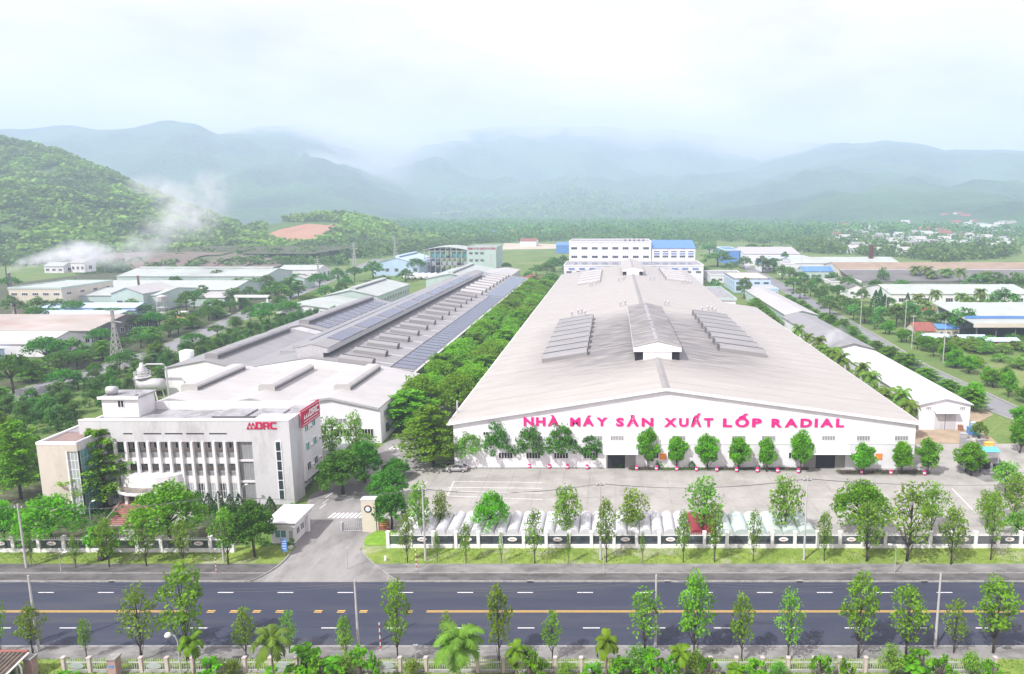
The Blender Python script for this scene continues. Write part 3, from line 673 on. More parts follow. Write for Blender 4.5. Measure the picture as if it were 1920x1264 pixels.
# red earth cut on the spur (a bare patch lying on the slope)
V, Fq = [], []
for i in range(25):
    for j in range(13):
        a = i / 24 * 2 - 1; b = j / 12 * 2 - 1; u = 572 + a * 66; D0, D1 = lerp_tab(HILLS['hills_spur'][1], u), lerp_tab(HILLS['hills_spur'][2], u)
        va = lerp_tab(CUTT, u) + (lerp_tab(CUTB, u) - lerp_tab(CUTT, u)) * (b + 1) / 2 + 1.2 * fbm(u * 3, b * 40, 30); y = D1
        for q in range(60):
            yy = D0 + (D1 - D0) * (.04 + .96 * q / 59); xx = (u - PX) / F * yy
            if HOR + F * (CAMH - hill_h('hills_spur', xx, yy)) / yy <= va: y = yy; break
        y = max(D0 * 1.03, y); x = (u - PX) / F * y; V.append((x, y, hill_h('hills_spur', x, y) + 1.2))
for i in range(24):
    for j in range(12): a = i * 13 + j; Fq.append((a, a + 13, a + 14, a + 1))
o = link('terrain_cut', np_mesh('terrain_cut', V, Fq, [M['redsoil']], smooth=True)); structure(o); o['label'] = 'bare red earth cut on the wooded spur'
# ------------------------------------------------------------------ main hall
HY = GY(879); HE = 438.0; XL, XR, XM = -32.3, 60.8, 10.5; ZE, ZR = 9.6, 16.6
hall = empty('factory_hall', (XM, HY, 0), 'vast white gabled tyre factory hall with pink lettering', 'factory')
YB = 292.0; XR2 = 47.5; ZE2 = ZR - (ZR - ZE) * (XR2 - XM) / (XR - XM)
fac = MB().prism([(XL + .3, 0), (XR - .3, 0), (XR - .3, ZE - .1), (XM, ZR - .12), (XL + .3, ZE - .1)], 'y', HY, HY + .4).build('front_wall', 'whitewall', hall)
box('side_wall', 'whitewall', hall, XL + .3, XL + .7, HY + .42, HE, 0, ZE - .15)
box('side_wall', 'whitewall', hall, XR - .7, XR - .3, HY + .42, YB, 0, ZE - .15)
box('side_wall', 'whitewall', hall, XR2 - .7, XR2 - .3, YB, HE, 0, ZE2 - .15)
MB().prism([(XR2 - .3, 0), (XR - .72, 0), (XR - .72, ZE - .2), (XR2 - .3, ZE2 - .2)], 'y', YB - .3, YB).build('step_wall', 'whitewall', hall)
T = .22
def slope(name, m, x0, z0, x1, z1, y0, y1, t=T, par=None): return MB().prism([(x0, z0), (x1, z1), (x1, z1 + t), (x0, z0 + t)], 'y', y0, y1).build(name, m, par or hall)
slope('roof_slope', 'mainroof', XL - .5, ZE - .08, XM, ZR, HY - .5, HE)
k_ = (ZE - ZR) / (XR - XM); zat = lambda x: (ZR + k_ * (x - XM)) if x > XM else ZR + (ZE - ZR) * (XM - x) / (XM - XL)
MB().prism([(XM, ZR), (XR + .5, ZE - .08), (XR + .5, ZE - .08 + T), (XM, ZR + T)], 'y', HY - .5, YB).build('roof_slope', 'mainroof', hall)
MB().prism([(XM, ZR), (XR2, ZE2), (XR2, ZE2 + T), (XM, ZR + T)], 'y', YB + .01, HE).build('roof_slope', 'mainroof', hall)
M['ridge'] = mat('ridge_cap', (.27, .262, .25), .6, .1, .5)
MB().prism([(XM - .8, zat(XM - .8) + T + .02), (XM, ZR + T + .16), (XM + .8, zat(XM + .8) + T + .02)], 'y', HY - .5, HE).build('ridge_cap', 'ridge', hall)
for a, b in (((XL - .5, ZE - .35), (XM, ZR - .28)), ((XM, ZR - .28), (XR + .5, ZE - .35))):
    MB().prism([a, b, (b[0], b[1] + .55), (a[0], a[1] + .55)], 'y', HY - .62, HY - .5).build('verge_trim', 'trim', hall)
box('gutter', 'trim', hall, XL - .9, XL - .5, HY - .5, HE, ZE - .35, ZE - .05); box('gutter', 'trim', hall, XR + .5, XR + .9, HY - .5, YB, ZE - .35, ZE - .05)
box('wall_rail', 'trim', hall, XL + .35, XR - .35, HY - .08, HY, 5.15, 5.25)
M['lap'] = mat('sheet_lap', (.375, .355, .325), .6, .15, .3)
for (xa2, za2, xb2, zb2, ya2, yb2) in ((XL - .5, ZE - .08, XM - 1.1, zat(XM - 1.1), HY + 5.6, HE), (XM + 1.1, zat(XM + 1.1), XR + .5, ZE - .08, HY + 5.6, YB), (XM + 1.1, zat(XM + 1.1), XR2, ZE2, YB + 4, HE)):
    lm = MB().prism([(xa2, za2 + T), (xb2, zb2 + T), (xb2, zb2 + T + .035), (xa2, za2 + T + .035)], 'y', 0, .16).mesh('sheet_lap', 'lap', Vector((XM, 0, 0))); yy = ya2
    while yy < yb2 - 2: link('sheet_lap', lm, hall, (0, yy - HY, 0)); yy += 6.1
# high louvres and low windows along the front
def fx(u): return XZ(u, 850, HY)[0]
for u in (1117, 1157, 1218, 1272, 1328, 1384, 1440, 1497, 1552, 1617, 1688, 1060, 1005): window(hall, fx(u), HY, 5.95, 2.7, 1.0, 'S', 5, 1, 'trim', 'screen', .06, 'louvre')
for u in (948, 1000, 1052, 1108, 1222, 1265, 1325, 1380, 1436, 1492, 1617, 1690): window(hall, fx(u), HY, 2.15, 2.9, 1.35, 'S', 5, 1, 'trim', 'dark', .09)
window(hall, fx(912), HY, 7.0, 1.1, .8, 'S', 2, 1, 'trim', 'dark', .08)
for u0, u1, d0, d1 in ((1136, 1192, 1139, 1172), (1507, 1585, 1530, 1566)):
    x0, x1 = fx(u0), fx(u1); a, b = fx(d0), fx(d1)
    p = box('door_panel', 'ridge', hall, x0, x1, HY - .06, HY, .1, 3.9)
    box('opening', 'dark', p, a, b, HY - .1, HY - .06, .12, 3.3)
    MB().prism([(HY - 2.2, 3.75), (HY - .02, 4.6), (HY - .02, 4.75), (HY - 2.2, 3.9)], 'x', x0 - .4, x1 + .4).build('door_canopy', 'trim', hall)
# lettering: every letter on the wall
lett = empty('sign_lettering', (fx(1285), HY, 7.9), 'magenta capital letters across the white factory gable', 'lettering')
for w, u0, u1, v in (('NHÀ', 982, 1048, 797.5), ('MÁY', 1069, 1139, 798), ('SẢN', 1155, 1225, 798.5), ('XUẤT', 1245, 1337, 799), ('LỐP', 1355, 1428, 799.5), ('RADIAL', 1446, 1582, 800)):
    x0, z = XZ(u0, v, HY); x1 = XZ(u1, v, HY)[0]; lettering(lett, w, x0, x1, HY - .1, z, 1.62, 'magenta', gap=.16, bold=.045)
# ridge monitors
def monitor(y0, y1, w=11.4, ztop=20.6, open_=True):
    zb = zat(XM - w / 2) + T; ze = ztop - 1.35
    o = MB().prism([(XM - w / 2 + 2.4, zb - .2), (XM + w / 2 - 2.4, zb - .2), (XM + w / 2 - 2.4, ze), (XM + w / 2 - .3, ze), (XM, ztop - .15), (XM - w / 2 + .3, ze), (XM - w / 2 + 2.4, ze)], 'y', y0, y1).build('ridge_monitor', 'rooflight', hall)
    for s in (-1, 1):
        MB().prism([(XM, ztop), (XM + s * w / 2, ze + .05), (XM + s * w / 2, ze + .25), (XM, ztop + .2)][::s], 'y', y0 - .3, y1).build('monitor_roof', 'mainroof', o)
        MB().prism([(XM + s * w / 2, ze - 1.0), (XM + s * (w / 2 - .2), ze - 1.0), (XM + s * (w / 2 - .2), ze + .02), (XM + s * w / 2, ze + .02)][::s], 'y', y0 - .3, y1).build('monitor_skirt', 'whitewall', o)
    box('front_panel', 'whitewall', o, XM - w / 2 + 2.3, XM + w / 2 - 2.3, y0 - .22, y0 - .02, zb - .3, ze)
    MB().prism([(XM - w / 2, ze - 1.0), (XM + w / 2, ze - 1.0), (XM + w / 2, ze + .0), (XM, ztop - .05), (XM - w / 2, ze + .0)], 'y', y0 - .36, y0 - .24).build('front_gable', 'whitewall', o)
    box('opening', 'dark', o, XM - w / 2 + .4, XM - w / 2 + 2.38, y0 + .3, y1 - .3, zb, ze - 1.05); box('opening', 'dark', o, XM + w / 2 - 2.38, XM + w / 2 - .4, y0 + .3, y1 - .3, zb, ze - 1.05)
    MB().prism([(XM - .55, ztop + .15), (XM, ztop + .3), (XM + .55, ztop + .15)], 'y', y0 - .3, y1).build('monitor_ridge_cap', 'roofslab', o)
monitor(GY(672, ZR), 226); monitor(GY(515, ZR) , 424)
# louvre ventilators on the slopes
def vent_mesh(ln, m, d=3.0, h=1.5):
    b = MB(); b.prism([(-d / 2, 0), (d / 2, 0), (d / 2, h * .75), (d / 2 - .35, h), (-d / 2 + .9, h), (-d / 2, h * .62)], 'x', -ln / 2, ln / 2); return b.mesh('roof_ventilator', m)
def vent_row(par, xc, ln, y0, y1, n, m, d, h, zf):
    me = vent_mesh(ln, m, d, h); sl = MB().box(-ln / 2 + .1, ln / 2 - .1, d / 2, d / 2 + .05, .1, h * .7).mesh('opening', 'dark'); en = MB().box(-.06, .06, -d / 2 + .3, d / 2, .0, h * .9).mesh('end_plate', 'dkmetal')
    tp = MB().box(-ln / 2 + .1, ln / 2 - .1, d / 2 - .95, d / 2 - .38, h + .004, h + .03).mesh('opening', 'dark')
    ang = math.atan2(zf(xc + 1) - zf(xc - 1), 2)
    for k in range(n):
        y = y0 + (y1 - y0) * k / (n - 1); o = link('roof_ventilator', me, par, Vector((xc, y, zf(xc) + .2)) - org(par)); o.rotation_euler = (0, -ang, 0)
        link('opening', sl, o); link('opening', tp, o)
        link('end_plate', en, o, ((-1 if xc > XM else 1) * ln / 2, 0, 0))
vent_row(hall, -12.6, 12.0, GY(671, 13), GY(605, 13), 8, 'roofgrey', 4.4, 1.7, zat); vent_row(hall, 34.3, 12.4, GY(665, 13), GY(598, 13), 8, 'roofgrey', 4.4, 1.7, zat)
vent_row(hall, -12.6, 12.0, 356, 412, 5, 'rooflight', 6, 1.6, zat); vent_row(hall, 34.3, 13, 362, 416, 5, 'rooflight', 6, 1.6, zat)
vp = MB().lathe((0, 0, 0), [(.28, 0), (.28, 1.1), (.45, 1.15), (.5, 1.5), (.3, 1.85), (.05, 1.95)], 10).mesh('vent_pipe', 'metal')
for u, v in ((1072, 594), (1084, 590), (1091, 588), (1097, 592), (1163, 575), (1172, 573), (1246, 573), (1253, 574), (1316, 585), (1327, 583), (1335, 584), (1341, 587), (1106, 538), (1110, 536), (1117, 534), (1122, 532), (1160, 528), (1167, 526), (1171, 524), (1219, 526), (1226, 525), (1278, 532), (1284, 531), (1290, 532)):
    x = G(u, v, 14)[0]; x, y = G(u, v, zat(x) + .2); x, y = G(u, v, zat(x) + .2); link('vent_pipe', vp, hall, Vector((x, y, zat(x))) - org(hall), 0, (1, 1, 1.25))
box('downpipe', 'concrete_pole', hall, XL - .35, XL - .05, HY + 6, HY + 6.3, 0, ZE + 2.8)
# low annex and utility block at the right side of the hall
an = empty('annex', (54, 292, 0), 'low annex with reddish flat roof beside the hall', 'annex'); box('wall', 'white', an, 47.6, 61.5, 293, 420, 0, 3.2); box('roof', 'roofold', an, 47.3, 62, 292.6, 420.4, 3.2, 3.5)
box('parapet', 'roofslab', an, 61.6, 62.1, 292.7, 420, 3.5, 4.1)
ub = empty('utility_block', (55, 326, 3.5), 'pale green trimmed utility block rising from the annex roof', 'building')
box('wall', 'white', ub, 50.5, 59, 326, 376, 3.5, 8.2); box('roof', 'roofslab', ub, 50.2, 59.3, 325.7, 376.3, 8.2, 8.5)
for a in ((50, 50.4, 325.5, 376.5), (59.1, 59.5, 325.5, 376.5), (50.4, 59.1, 325.5, 325.9), (50.4, 59.1, 376.1, 376.5)): box('parapet', 'green', ub, *a, 8.0, 9.1)
for k in range(5): window(ub, 50.5, 331 + k * 9.5, 4.6, 5.5, 1.9, 'W', 4, 1, 'green', 'glass')
window(ub, 54.5, 326, 4.3, 3.5, 2.0, 'S', 3, 1, 'trim', 'glass')

# ------------------------------------------------------------------ left hall with its front shed
LX0, LX1 = -102.5, -53.6; FY = GY(831); BY = 178.0; LE = 8.0
fs = empty('front_shed', (-77, FY, 0), 'white shed with three gables and roof monitors behind office', 'shed')
rid = [-98.2, -80.3, -62.8]; val = [LX0, -87.6, -73.2, LX1 + 2]; zr_, zv = 10.2, 8.7
prof = [(LX0, 8.9), (rid[0], zr_), (val[1], zv), (rid[1], zr_), (val[2], zv), (rid[2], zr_ + .2), (-51.8, LE)]
MB().prism([(-51.8, 0)] + prof[::-1][0:] + [(LX0, 0)], 'y', FY, FY + .4).build('front_wall', 'whitewall', fs)
box('side_wall', 'whitewall', fs, -52.2, -51.8, FY + .42, BY, 0, LE); box('side_wall', 'whitewall', fs, LX0, LX0 + .4, FY + .42, BY, 0, 8.8)
for (a, b) in zip(prof, prof[1:]): MB().prism([(a[0], a[1] + .05), (b[0], b[1] + .05), (b[0], b[1] + .25), (a[0], a[1] + .25)], 'y', FY - .4, BY).build('roof_slope', 'rooflight', fs)
for a, b in zip(prof, prof[1:]): MB().prism([(a[0], a[1] - .2), (b[0], b[1] - .2), (b[0], b[1] + .3), (a[0], a[1] + .3)], 'y', FY - .5, FY - .4).build('verge_trim', 'metal', fs)
for x in rid:
    z = zr_ + .2; MB().prism([(x - 1.9, z - .5), (x + 1.9, z - .5), (x + 1.9, z + .9), (x + 1.3, z + 1.35), (x - 1.3, z + 1.35), (x - 1.9, z + .9)], 'y', FY + 7, BY - 3.5).build('roof_monitor', 'rooflight', fs)
    o = fs.children[-1]
    box('opening', 'dkmetal', o, x + 1.9, x + 1.95, FY + 7.2, BY - 3.7, z - .1, z + .45)
for k in range(3): window(fs, -51.8, FY + 4 + k * 8, 5.4, 3.6, 1.4, 'E', 3, 1, 'metal', 'screen'); window(fs, -51.8, FY + 4 + k * 8, 1.4, 2.4, 2.2, 'E', 2, 1, 'metal', 'glass')
for u in (590, 640, 668): x = XZ(u, 800, FY)[0]; window(fs, x, FY, 4.6, 2.6, 1.2, 'S', 3, 1, 'trim', 'screen')
for u in (632, 650, 690): x = XZ(u, 820, FY)[0]; window(fs, x, FY, 1.4, 2.6, 2.0, 'S', 4, 1, 'trim', 'dark')
lh = empty('long_hall', (-80, BY, 0), 'long grey roofed hall with a tall ridge monitor and solar panels', 'factory')
LM, LZR, LZE = -81.2, 12.4, 8.7; LE_ = 424.0; XLv = -101.5
zl = lambda x: LZR + (LZE - LZR) * (x - LM) / (LX1 - LM) if x > LM else LZR + (9.2 - LZR) * (LM - x) / (LM - XLv)
MB().prism([(XLv, 8.), (LX1, 7.5), (LX1, LZE - .1), (LM, LZR - .1), (XLv, 9.1)], 'y', BY + .02, BY + .4).build('gable_wall', 'whitewall', lh)
box('side_wall', 'whitewall', lh, LX1 - .5, LX1 - .1, BY + .42, LE_, 0, LZE - .2); box('side_wall', 'whitewall', lh, XLv, XLv + .4, BY + .42, LE_, 0, 9.0)
MB().prism([(LM, LZR), (LX1 + .4, LZE - .05), (LX1 + .4, LZE + .15), (LM, LZR + .2)], 'y', BY, LE_).build('roof_slope', 'roofgrey', lh)
MB().prism([(XLv - .2, 9.15), (LM, LZR), (LM, LZR + .2), (XLv - .2, 9.35)], 'y', BY, LE_).build('roof_slope', 'roofgrey', lh)
box('gutter', 'trim', lh, LX1 + .4, LX1 + .8, BY, LE_, LZE - .25, LZE + .05)
# ridge monitor of the long hall
mw, mz = 8.8, 15.6; my0, my1 = GY(668, LZR), 404
mo = MB().prism([(LM - mw / 2 + 1.3, LZR - .8), (LM + mw / 2 - 1.3, LZR - .8), (LM + mw / 2 - 1.3, mz - .9), (LM, mz - .1), (LM - mw / 2 + 1.3, mz - .9)], 'y', my0, my1).build('ridge_monitor', 'dkmetal', lh)
for s in (-1, 1):
    MB().prism([(LM, mz), (LM + s * mw / 2, mz - .95), (LM + s * mw / 2, mz - .75), (LM, mz + .2)][::s], 'y', my0 - .3, my1).build('monitor_roof', 'roofgrey', mo)
    MB().prism([(LM + s * mw / 2, mz - 2.2), (LM + s * (mw / 2 - .2), mz - 2.2), (LM + s * (mw / 2 - .2), mz - .95), (LM + s * mw / 2, mz - .95)][::s], 'y', my0 - .3, my1).build('monitor_skirt', 'metal', mo)
MB().prism([(LM - mw / 2 + .3, mz - 2.0), (LM - mw / 2 + .3, LZR - .6), (LM + mw / 2 - 1.4, LZR - .6), (LM + mw / 2 - 1.4, mz - 2.2), (LM + mw / 2 - .2, mz - 2.2), (LM + mw / 2 - .2, mz - 1), (LM, mz - .05), (LM - mw / 2 + .2, mz - 1)], 'y', my0 - .4, my0 - .31).build('front_panel', 'metal', mo)
an_ = math.atan2(-.95, mw / 2)
for k in range(9):   # solar modules on the monitor roof
    y = my0 + 9 + k * 20.5; MB().prism([(LM + .3, mz + .2), (LM + mw / 2 - .1, mz - .68), (LM + mw / 2 - .1, mz - .6), (LM + .3, mz + .28)], 'y', y, y + 17.5).build('solar_panel', 'solar', mo)
vent_row(lh, -69.0, 9.0, GY(682, 10.6), 318, 14, 'roofgrey', 2.6, 1.55, zl); vent_row(lh, -69.0, 10, 330, 416, 9, 'rooflight', 3.6, 1.6, zl)
for k in range(22):
    y = BY + 4 + k * 10.1; MB().prism([(LM + 5, zl(LM + 5) + .205), (LX1 - 6.2, zl(LX1 - 6.2) + .205), (LX1 - 6.2, zl(LX1 - 6.2) + .235), (LM + 5, zl(LM + 5) + .235)], 'y', y, y + 1.0).build('skylight_strip', 'rooflight', lh)
def solar_rows(par, x0, x1, zf, y0, n, pitch, d):
    me = MB().prism([(x0, zf(x0) + .26), (x1, zf(x1) + .26), (x1, zf(x1) + .34), (x0, zf(x0) + .34)], 'y', 0, d).mesh('solar_panel', 'solar', Vector((org(par).x, 0, org(par).z)))
    for k in range(n): link('solar_panel', me, par, (0, y0 + k * pitch - org(par).y, 0))
solar_rows(lh, LX1 - 6, LX1 - .1, zl, BY + 1.5, 38, 3.9, 3.1)
MB().prism([(LX1 - 8.5, zl(LX1 - 8.5) + .26), (LX1 - .1, zl(LX1 - .1) + .26), (LX1 - .1, zl(LX1 - .1) + .34), (LX1 - 8.5, zl(LX1 - 8.5) + .34)], 'y', 330, 418).build('solar_panel', 'solar', lh)
box('parapet_strip', 'roofslab', lh, LX1 - 6.5, LX1 - 6.2, BY, 330, zl(LX1 - 6.3), zl(LX1 - 6.3) + .5)
MB().prism([(XLv + 4, zl(XLv + 4) + .25), (LM - 5, zl(LM - 5) + .25), (LM - 5, zl(LM - 5) + .31), (XLv + 4, zl(XLv + 4) + .31)], 'y', 215, 330).build('solar_panel', 'solar', lh)
# bays to the left of the long hall
def side_bay(y0, y1, x0, x1, xr, ze, zr, label, solar):
    r = empty('side_hall', ((x0 + x1) / 2, y0, 0), label, 'hall')
    MB().prism([(x0, 0), (x1, 0), (x1, ze - .1), (xr, zr - .1), (x0, ze - .1)], 'y', y0, y0 + .4).build('front_wall', 'whitewall', r)
    box('side_wall', 'whitewall', r, x0, x0 + .4, y0 + .42, y1, 0, ze - .15)
    zz = lambda x: zr + (ze - zr) * abs(x - xr) / (x1 - xr if x > xr else xr - x0)
    MB().prism([(x0 - .4, ze), (xr, zr), (xr, zr + .2), (x0 - .4, ze + .2)], 'y', y0 - .3, y1).build('roof_slope', 'roofgrey', r); MB().prism([(xr, zr), (x1, ze), (x1, ze + .2), (xr, zr + .2)], 'y', y0 - .3, y1).build('roof_slope', 'roofgrey', r)
    o = MB().prism([(xr - 1.8, zr - .3), (xr + 1.8, zr - .3), (xr + 1.8, zr + 1.1), (xr + 1.2, zr + 1.5), (xr - 1.2, zr + 1.5), (xr - 1.8, zr + 1.1)], 'y', y0 + 3, y1 - 4).build('roof_monitor', 'roofgrey', r)
    box('opening', 'dkmetal', o, xr + 1.8, xr + 1.86, y0 + 3.3, y1 - 4.3, zr, zr + .7)
    if solar: solar_rows(r, xr + 2.4, x1 - .6, zz, y0 + 4, 11, 6.0, 4.4)
side_bay(181, 231, -122, -101.8, -110.8, 8.8, 11, 'grey side hall with roof monitor beside steel tanks', False)
side_bay(238, 312, -122, -101.8, -110.8, 8.8, 11, 'farther side hall with striped solar roof and monitor', True)
for (y, l) in ((193, 9), (201, 8)):
    o = MB().prism([(y - 1.1, 9.8), (y + 1.1, 9.8), (y + 1.1, 11.4), (y - .6, 11.4)], 'x', -96, -96 + l).build('roof_ventilator', 'roofgrey', lh); box('end_plate', 'dkmetal', o, -96 + l, -96 + l + .06, y - .9, y + 1, 9.9, 11.3)
# process vessels and tanks at the left of the halls
ves = empty('process_vessel', (-126, 178, 0), 'steel horizontal vessel on white legs with pipes and ladder', 'tank')
MB().tube([(-129.5, 178, 5.2), (-129, 178, 5.2), (-121, 178, 5.2), (-120.5, 178, 5.2)], [.7, 1.7, 1.7, .7], 14).build('drum', 'metal', ves, True)
MB().lathe((-126, 178, 6.6), [(1.2, 0), (1.2, 3), (.6, 3.5), (.35, 4.6)], 12).build('dome', 'metal', ves, True)
for x in (-128.5, -125, -121.5):
    for y in (176.6, 179.4): MB().tube([(x, y, 0), (x * .5 + -125 * .5 + (x + 125) * .3, y, 4.2)], .16, 6).build('leg', 'trim', ves)
MB().tube([(-119.5, 178, 0), (-119.5, 178, 10), (-120.2, 178, 10.8), (-124.5, 178, 10.8), (-125.5, 178, 10.2)], .22, 8).build('pipe', 'metal', ves)
m = MB()
for k in range(8): m.tube([(-126 + 1.9 * math.cos(k * .785), 178 + 1.9 * math.sin(k * .785), 7.4), (-126 + 1.9 * math.cos(k * .785), 178 + 1.9 * math.sin(k * .785), 8.8)], .06, 4)
m.tube([(-126 + 1.9 * math.cos(k * .524), 178 + 1.9 * math.sin(k * .524), 8.8) for k in range(13)], .06, 4, False); m.tube([(-126 + 1.9 * math.cos(k * .524), 178 + 1.9 * math.sin(k * .524), 8.1) for k in range(13)], .06, 4, False)
m.lathe((-126, 178, 7.3), [(1.3, 0), (2, .0), (2, .12), (1.3, .12)], 12).build('platform', 'trim', ves)
def tank(x, y, z, r, h, m_, label, flat=True):
    o = empty('storage_tank', (x, y, z), label, 'tank')
    MB().lathe((x, y, z), [(r, 0), (r, h), (r * .96, h + .05), (.05, h + (.05 if flat else r * .3))], 18).build('shell', m_, o, True)
    MB().lathe((x, y, z + h * .45), [(r + .05, 0), (r + .06, .12), (r, .14)], 18).build('band', 'rust', o); MB().lathe((x, y, z + h + .02), [(.35, 0), (.35, .3), (.05, .35)], 10).build('hatch', 'dkmetal', o)
tank(*G(270, 744), 0, 1.9, 4.0, 'white', 'open topped white round tank behind the office roof', True); tank(*G(292, 737), 0, 1.7, 3.8, 'rust', 'rusty round tank beside the white one'); tank(-131.5, 206, 0, 2.0, 8.5, 'trim', 'tall white cylindrical tank by the side hall', False)
for k, (u, v) in enumerate(((310, 724), (322, 720), (335, 716), (398, 690), (408, 686))):
    x, y = G(u, v); o = empty('rusty_drum', (x, y, 0), nth(k + 1) + ' rusty lying drum along the hall wall from the front', 'drum', 'rusty drums'); MB().tube([(x - 1.5, y, 1.1), (x - 1.4, y, 1.1), (x + 1.4, y + .6, 1.1), (x + 1.5, y + .6, 1.1)], [.6, 1.1, 1.1, .6], 12).build('shell', 'rust', o, True); box('cradle', 'dkmetal', o, x - 1, x + 1, y - .4, y + .9, 0, .25)

# ------------------------------------------------------------------ office block
OY = GY(946); OX0, OX1 = XZ(160, 900, OY)[0], XZ(553, 945, OY)[0]; OD = 12.0; OH = 15.4
of = empty('office_building', ((OX0 + OX1) / 2, OY, 0), 'grey tiled three storey office block with red emblem', 'building')
W0 = XZ(515 if False else 433, 900, OY)[0]      # left end of the screen glass bay
GX0, GX1 = XZ(443, 850, OY)[0], XZ(474, 850, OY)[0]; TX = XZ(545, 790, OY)[0] + .3
box('corner_block', 'greytile', of, GX1, OX1, OY, OY + 4.2, 0, OH)
box('top_band', 'greytile', of, OX0, GX1 - .005, OY, OY + 1.6, 11.6, OH)
box('rear_wall', 'beige', of, OX0, OX1 - 4.6, OY + 2.8, OY + OD, 0, OH - 1.75)
box('side_block', 'white', of, OX1 - 4.55, OX1 + .35, OY + 4.22, OY + OD - .35, 2.6, OH - .7)
box('side_roof', 'roofslab', of, OX1 - 4.5, OX1 + .3, OY + 4.3, OY + OD - .4, OH - .695, OH - .6)
box('side_pier', 'white', of, OX1 - .4, OX1 + .3, OY + OD - .8, OY + OD - .1, 0, 2.58)
box('garage_back', 'dark', of, OX1 - 4.5, OX1 - 4.2, OY + 4.3, OY + OD - .2, 0, 2.55)
box('roof', 'roofslab', of, OX0 + .3, OX1 - 4.6, OY + 1.65, OY + OD - .4, OH - 1.74, OH - 1.5)
for a in ((OX0, OX1, OY - .06, OY + .3), (OX1 - .3, OX1 + .02, OY + .32, OY + 4.2)): box('parapet_cap', 'trim', of, *a, OH + .005, OH + .14)
box('rear_parapet', 'white', of, OX0, OX1 + .3, OY + OD - .3, OY + OD + .02, OH - 1.7, OH + .1)
for k in range(2):
    a = XZ(432 + 62 * k, 775, OY + 5)[0]; o = box('roof_hatch', 'roofslab', of, a - 2, a + 3.2, OY + 3.2, OY + 8.5, OH - 1.5, OH - .3); box('hatch_rim', 'dkmetal', o, a - 2.2, a + 3.4, OY + 3.0, OY + 3.19, OH - 1.5, OH - .15)
nb = 11; bx0 = XZ(238, 850, OY)[0]; bw = (GX0 - bx0) / 10
cols = [GX0 - k * bw for k in range(0, 14) if GX0 - k * bw > OX0 + 4]
FL = [.9, 4.6, 8.2]
for z0, z1, mm in ((0, .9, 'white'), (3.95, 5.2, 'white'), (7.5, 8.55, 'white')): box('floor_band', mm, of, OX0, GX0, OY + .25, OY + 2.78, z0, z1)
box('ceiling_strip', 'white', of, OX0, GX0, OY + .9, OY + 2.78, 11.2, 11.58)
for x in cols: box('pillar', 'white', of, x - .22, x + .22, OY - .22, OY + .24, 0, 11.58)
for i, x in enumerate(cols):
    xc = x - bw / 2
    if xc < OX0 + 2: continue
    for fl, z in enumerate((5.2, 8.55)):
        MB().box(x - bw + .25, x - .25, OY + .3, OY + .36, z + .85, z + .95).box(x - bw + .25, x - .25, OY + .3, OY + .34, z, z + .12).build('railing_bar', 'metal', of)
        box('railing_panel', 'screen', of, x - bw + .25, x - .25, OY + .31, OY + .33, z + .12, z + .85)
        window(of, xc - .75, OY + 2.8, z + .05, .85, 2.0, 'S', 1, 1, 'trim', ('glass', 'teal', 'dark')[(i + fl) % 3], .07, 'door'); window(of, xc + .6, OY + 2.8, z + .9, 1.0, 1.15, 'S', 2, 1, 'trim', ('teal', 'glass')[(i * 2 + fl) % 2], .06)
    window(of, xc, OY + .35, .95, bw - .55, 2.95, 'S', 3, 2, 'trim', 'glass' if i % 2 else 'frost', .08)
window(of, (GX0 + GX1) / 2, OY + .5, .5, GX1 - GX0 - .1, 11.0, 'S', 3, 3, 'metal', 'screen', .07); 
for z in (4.0, 7.9): box('floor_edge', 'white', of, GX0 + .05, GX1 - .05, OY + .2, OY + .38, z, z + .35)
for k in range(6):
    u0 = (196, 230, 268, 308, 348, 391)[k]; x = XZ(u0, 803, OY)[0]; box('slot', 'dark', of, x, x + (.9 if k == 0 else 3.1 if k > 1 else 1.6), OY - .012, OY, 12.95, 13.3 if k == 0 else 13.18)
sx = XZ(523, 850, OY)[0]; fr = MB().box(sx - .55, sx + .55, OY - .1, OY, .95, 11.75).build('slit_frame', 'trim', of)
for k in range(6): box('slit_pane', 'glass', fr, sx - .38, sx + .38, OY - .13, OY - .1, 1.1 + k * 1.78, 1.1 + k * 1.78 + 1.6)
for z in (4.2, 8., 11.6):
    for yy in (5.6, 8.6): window(of, OX1 + .35, OY + yy, z, 1.5, 1.6, 'E', 2, 1, 'trim', ('teal' if z > 5 else 'glass'), .08)
def block_letter(par, ch, p0, z, w, h, m_, face, q0, q1):
    t = w * .27; c = .42 * h; B = lambda a0, a1, b0, b1: [(a0, b0), (a1, b0), (a1, b1), (a0, b1)]
    if ch == 'D': P = [B(0, t, 0, h), B(t, w - t, h - .85 * t, h), B(t, w - t, 0, .85 * t), [(w - t, 0), (w - .5 * t, 0), (w, .6 * t), (w, h - .6 * t), (w - .5 * t, h), (w - t, h)]]
    elif ch == 'C': P = [[(t, 0), (.5 * t, 0), (0, .6 * t), (0, h - .6 * t), (.5 * t, h), (t, h)], B(t, w, h - .85 * t, h), B(t, w, 0, .85 * t)]
    else: P = [B(0, t, 0, h), B(t, w - t, h - .85 * t, h), B(t, w - t, c - .3 * t, c + .4 * t), [(w - t, c - .3 * t), (w - .4 * t, c - .3 * t), (w, c + .3 * t), (w, h - .6 * t), (w - .5 * t, h), (w - t, h)], [(w - 1.3 * t, c - .3 * t), (w - .4 * t, c - .3 * t), (w + .1 * t, 0), (w - 1.0 * t, 0)]]
    b = MB()
    for poly in P: b.prism([(p0 + x_, z + y_) for x_, y_ in poly], 'y' if face == 'S' else 'x', q0, q1)
    b.build('letter', m_, par)
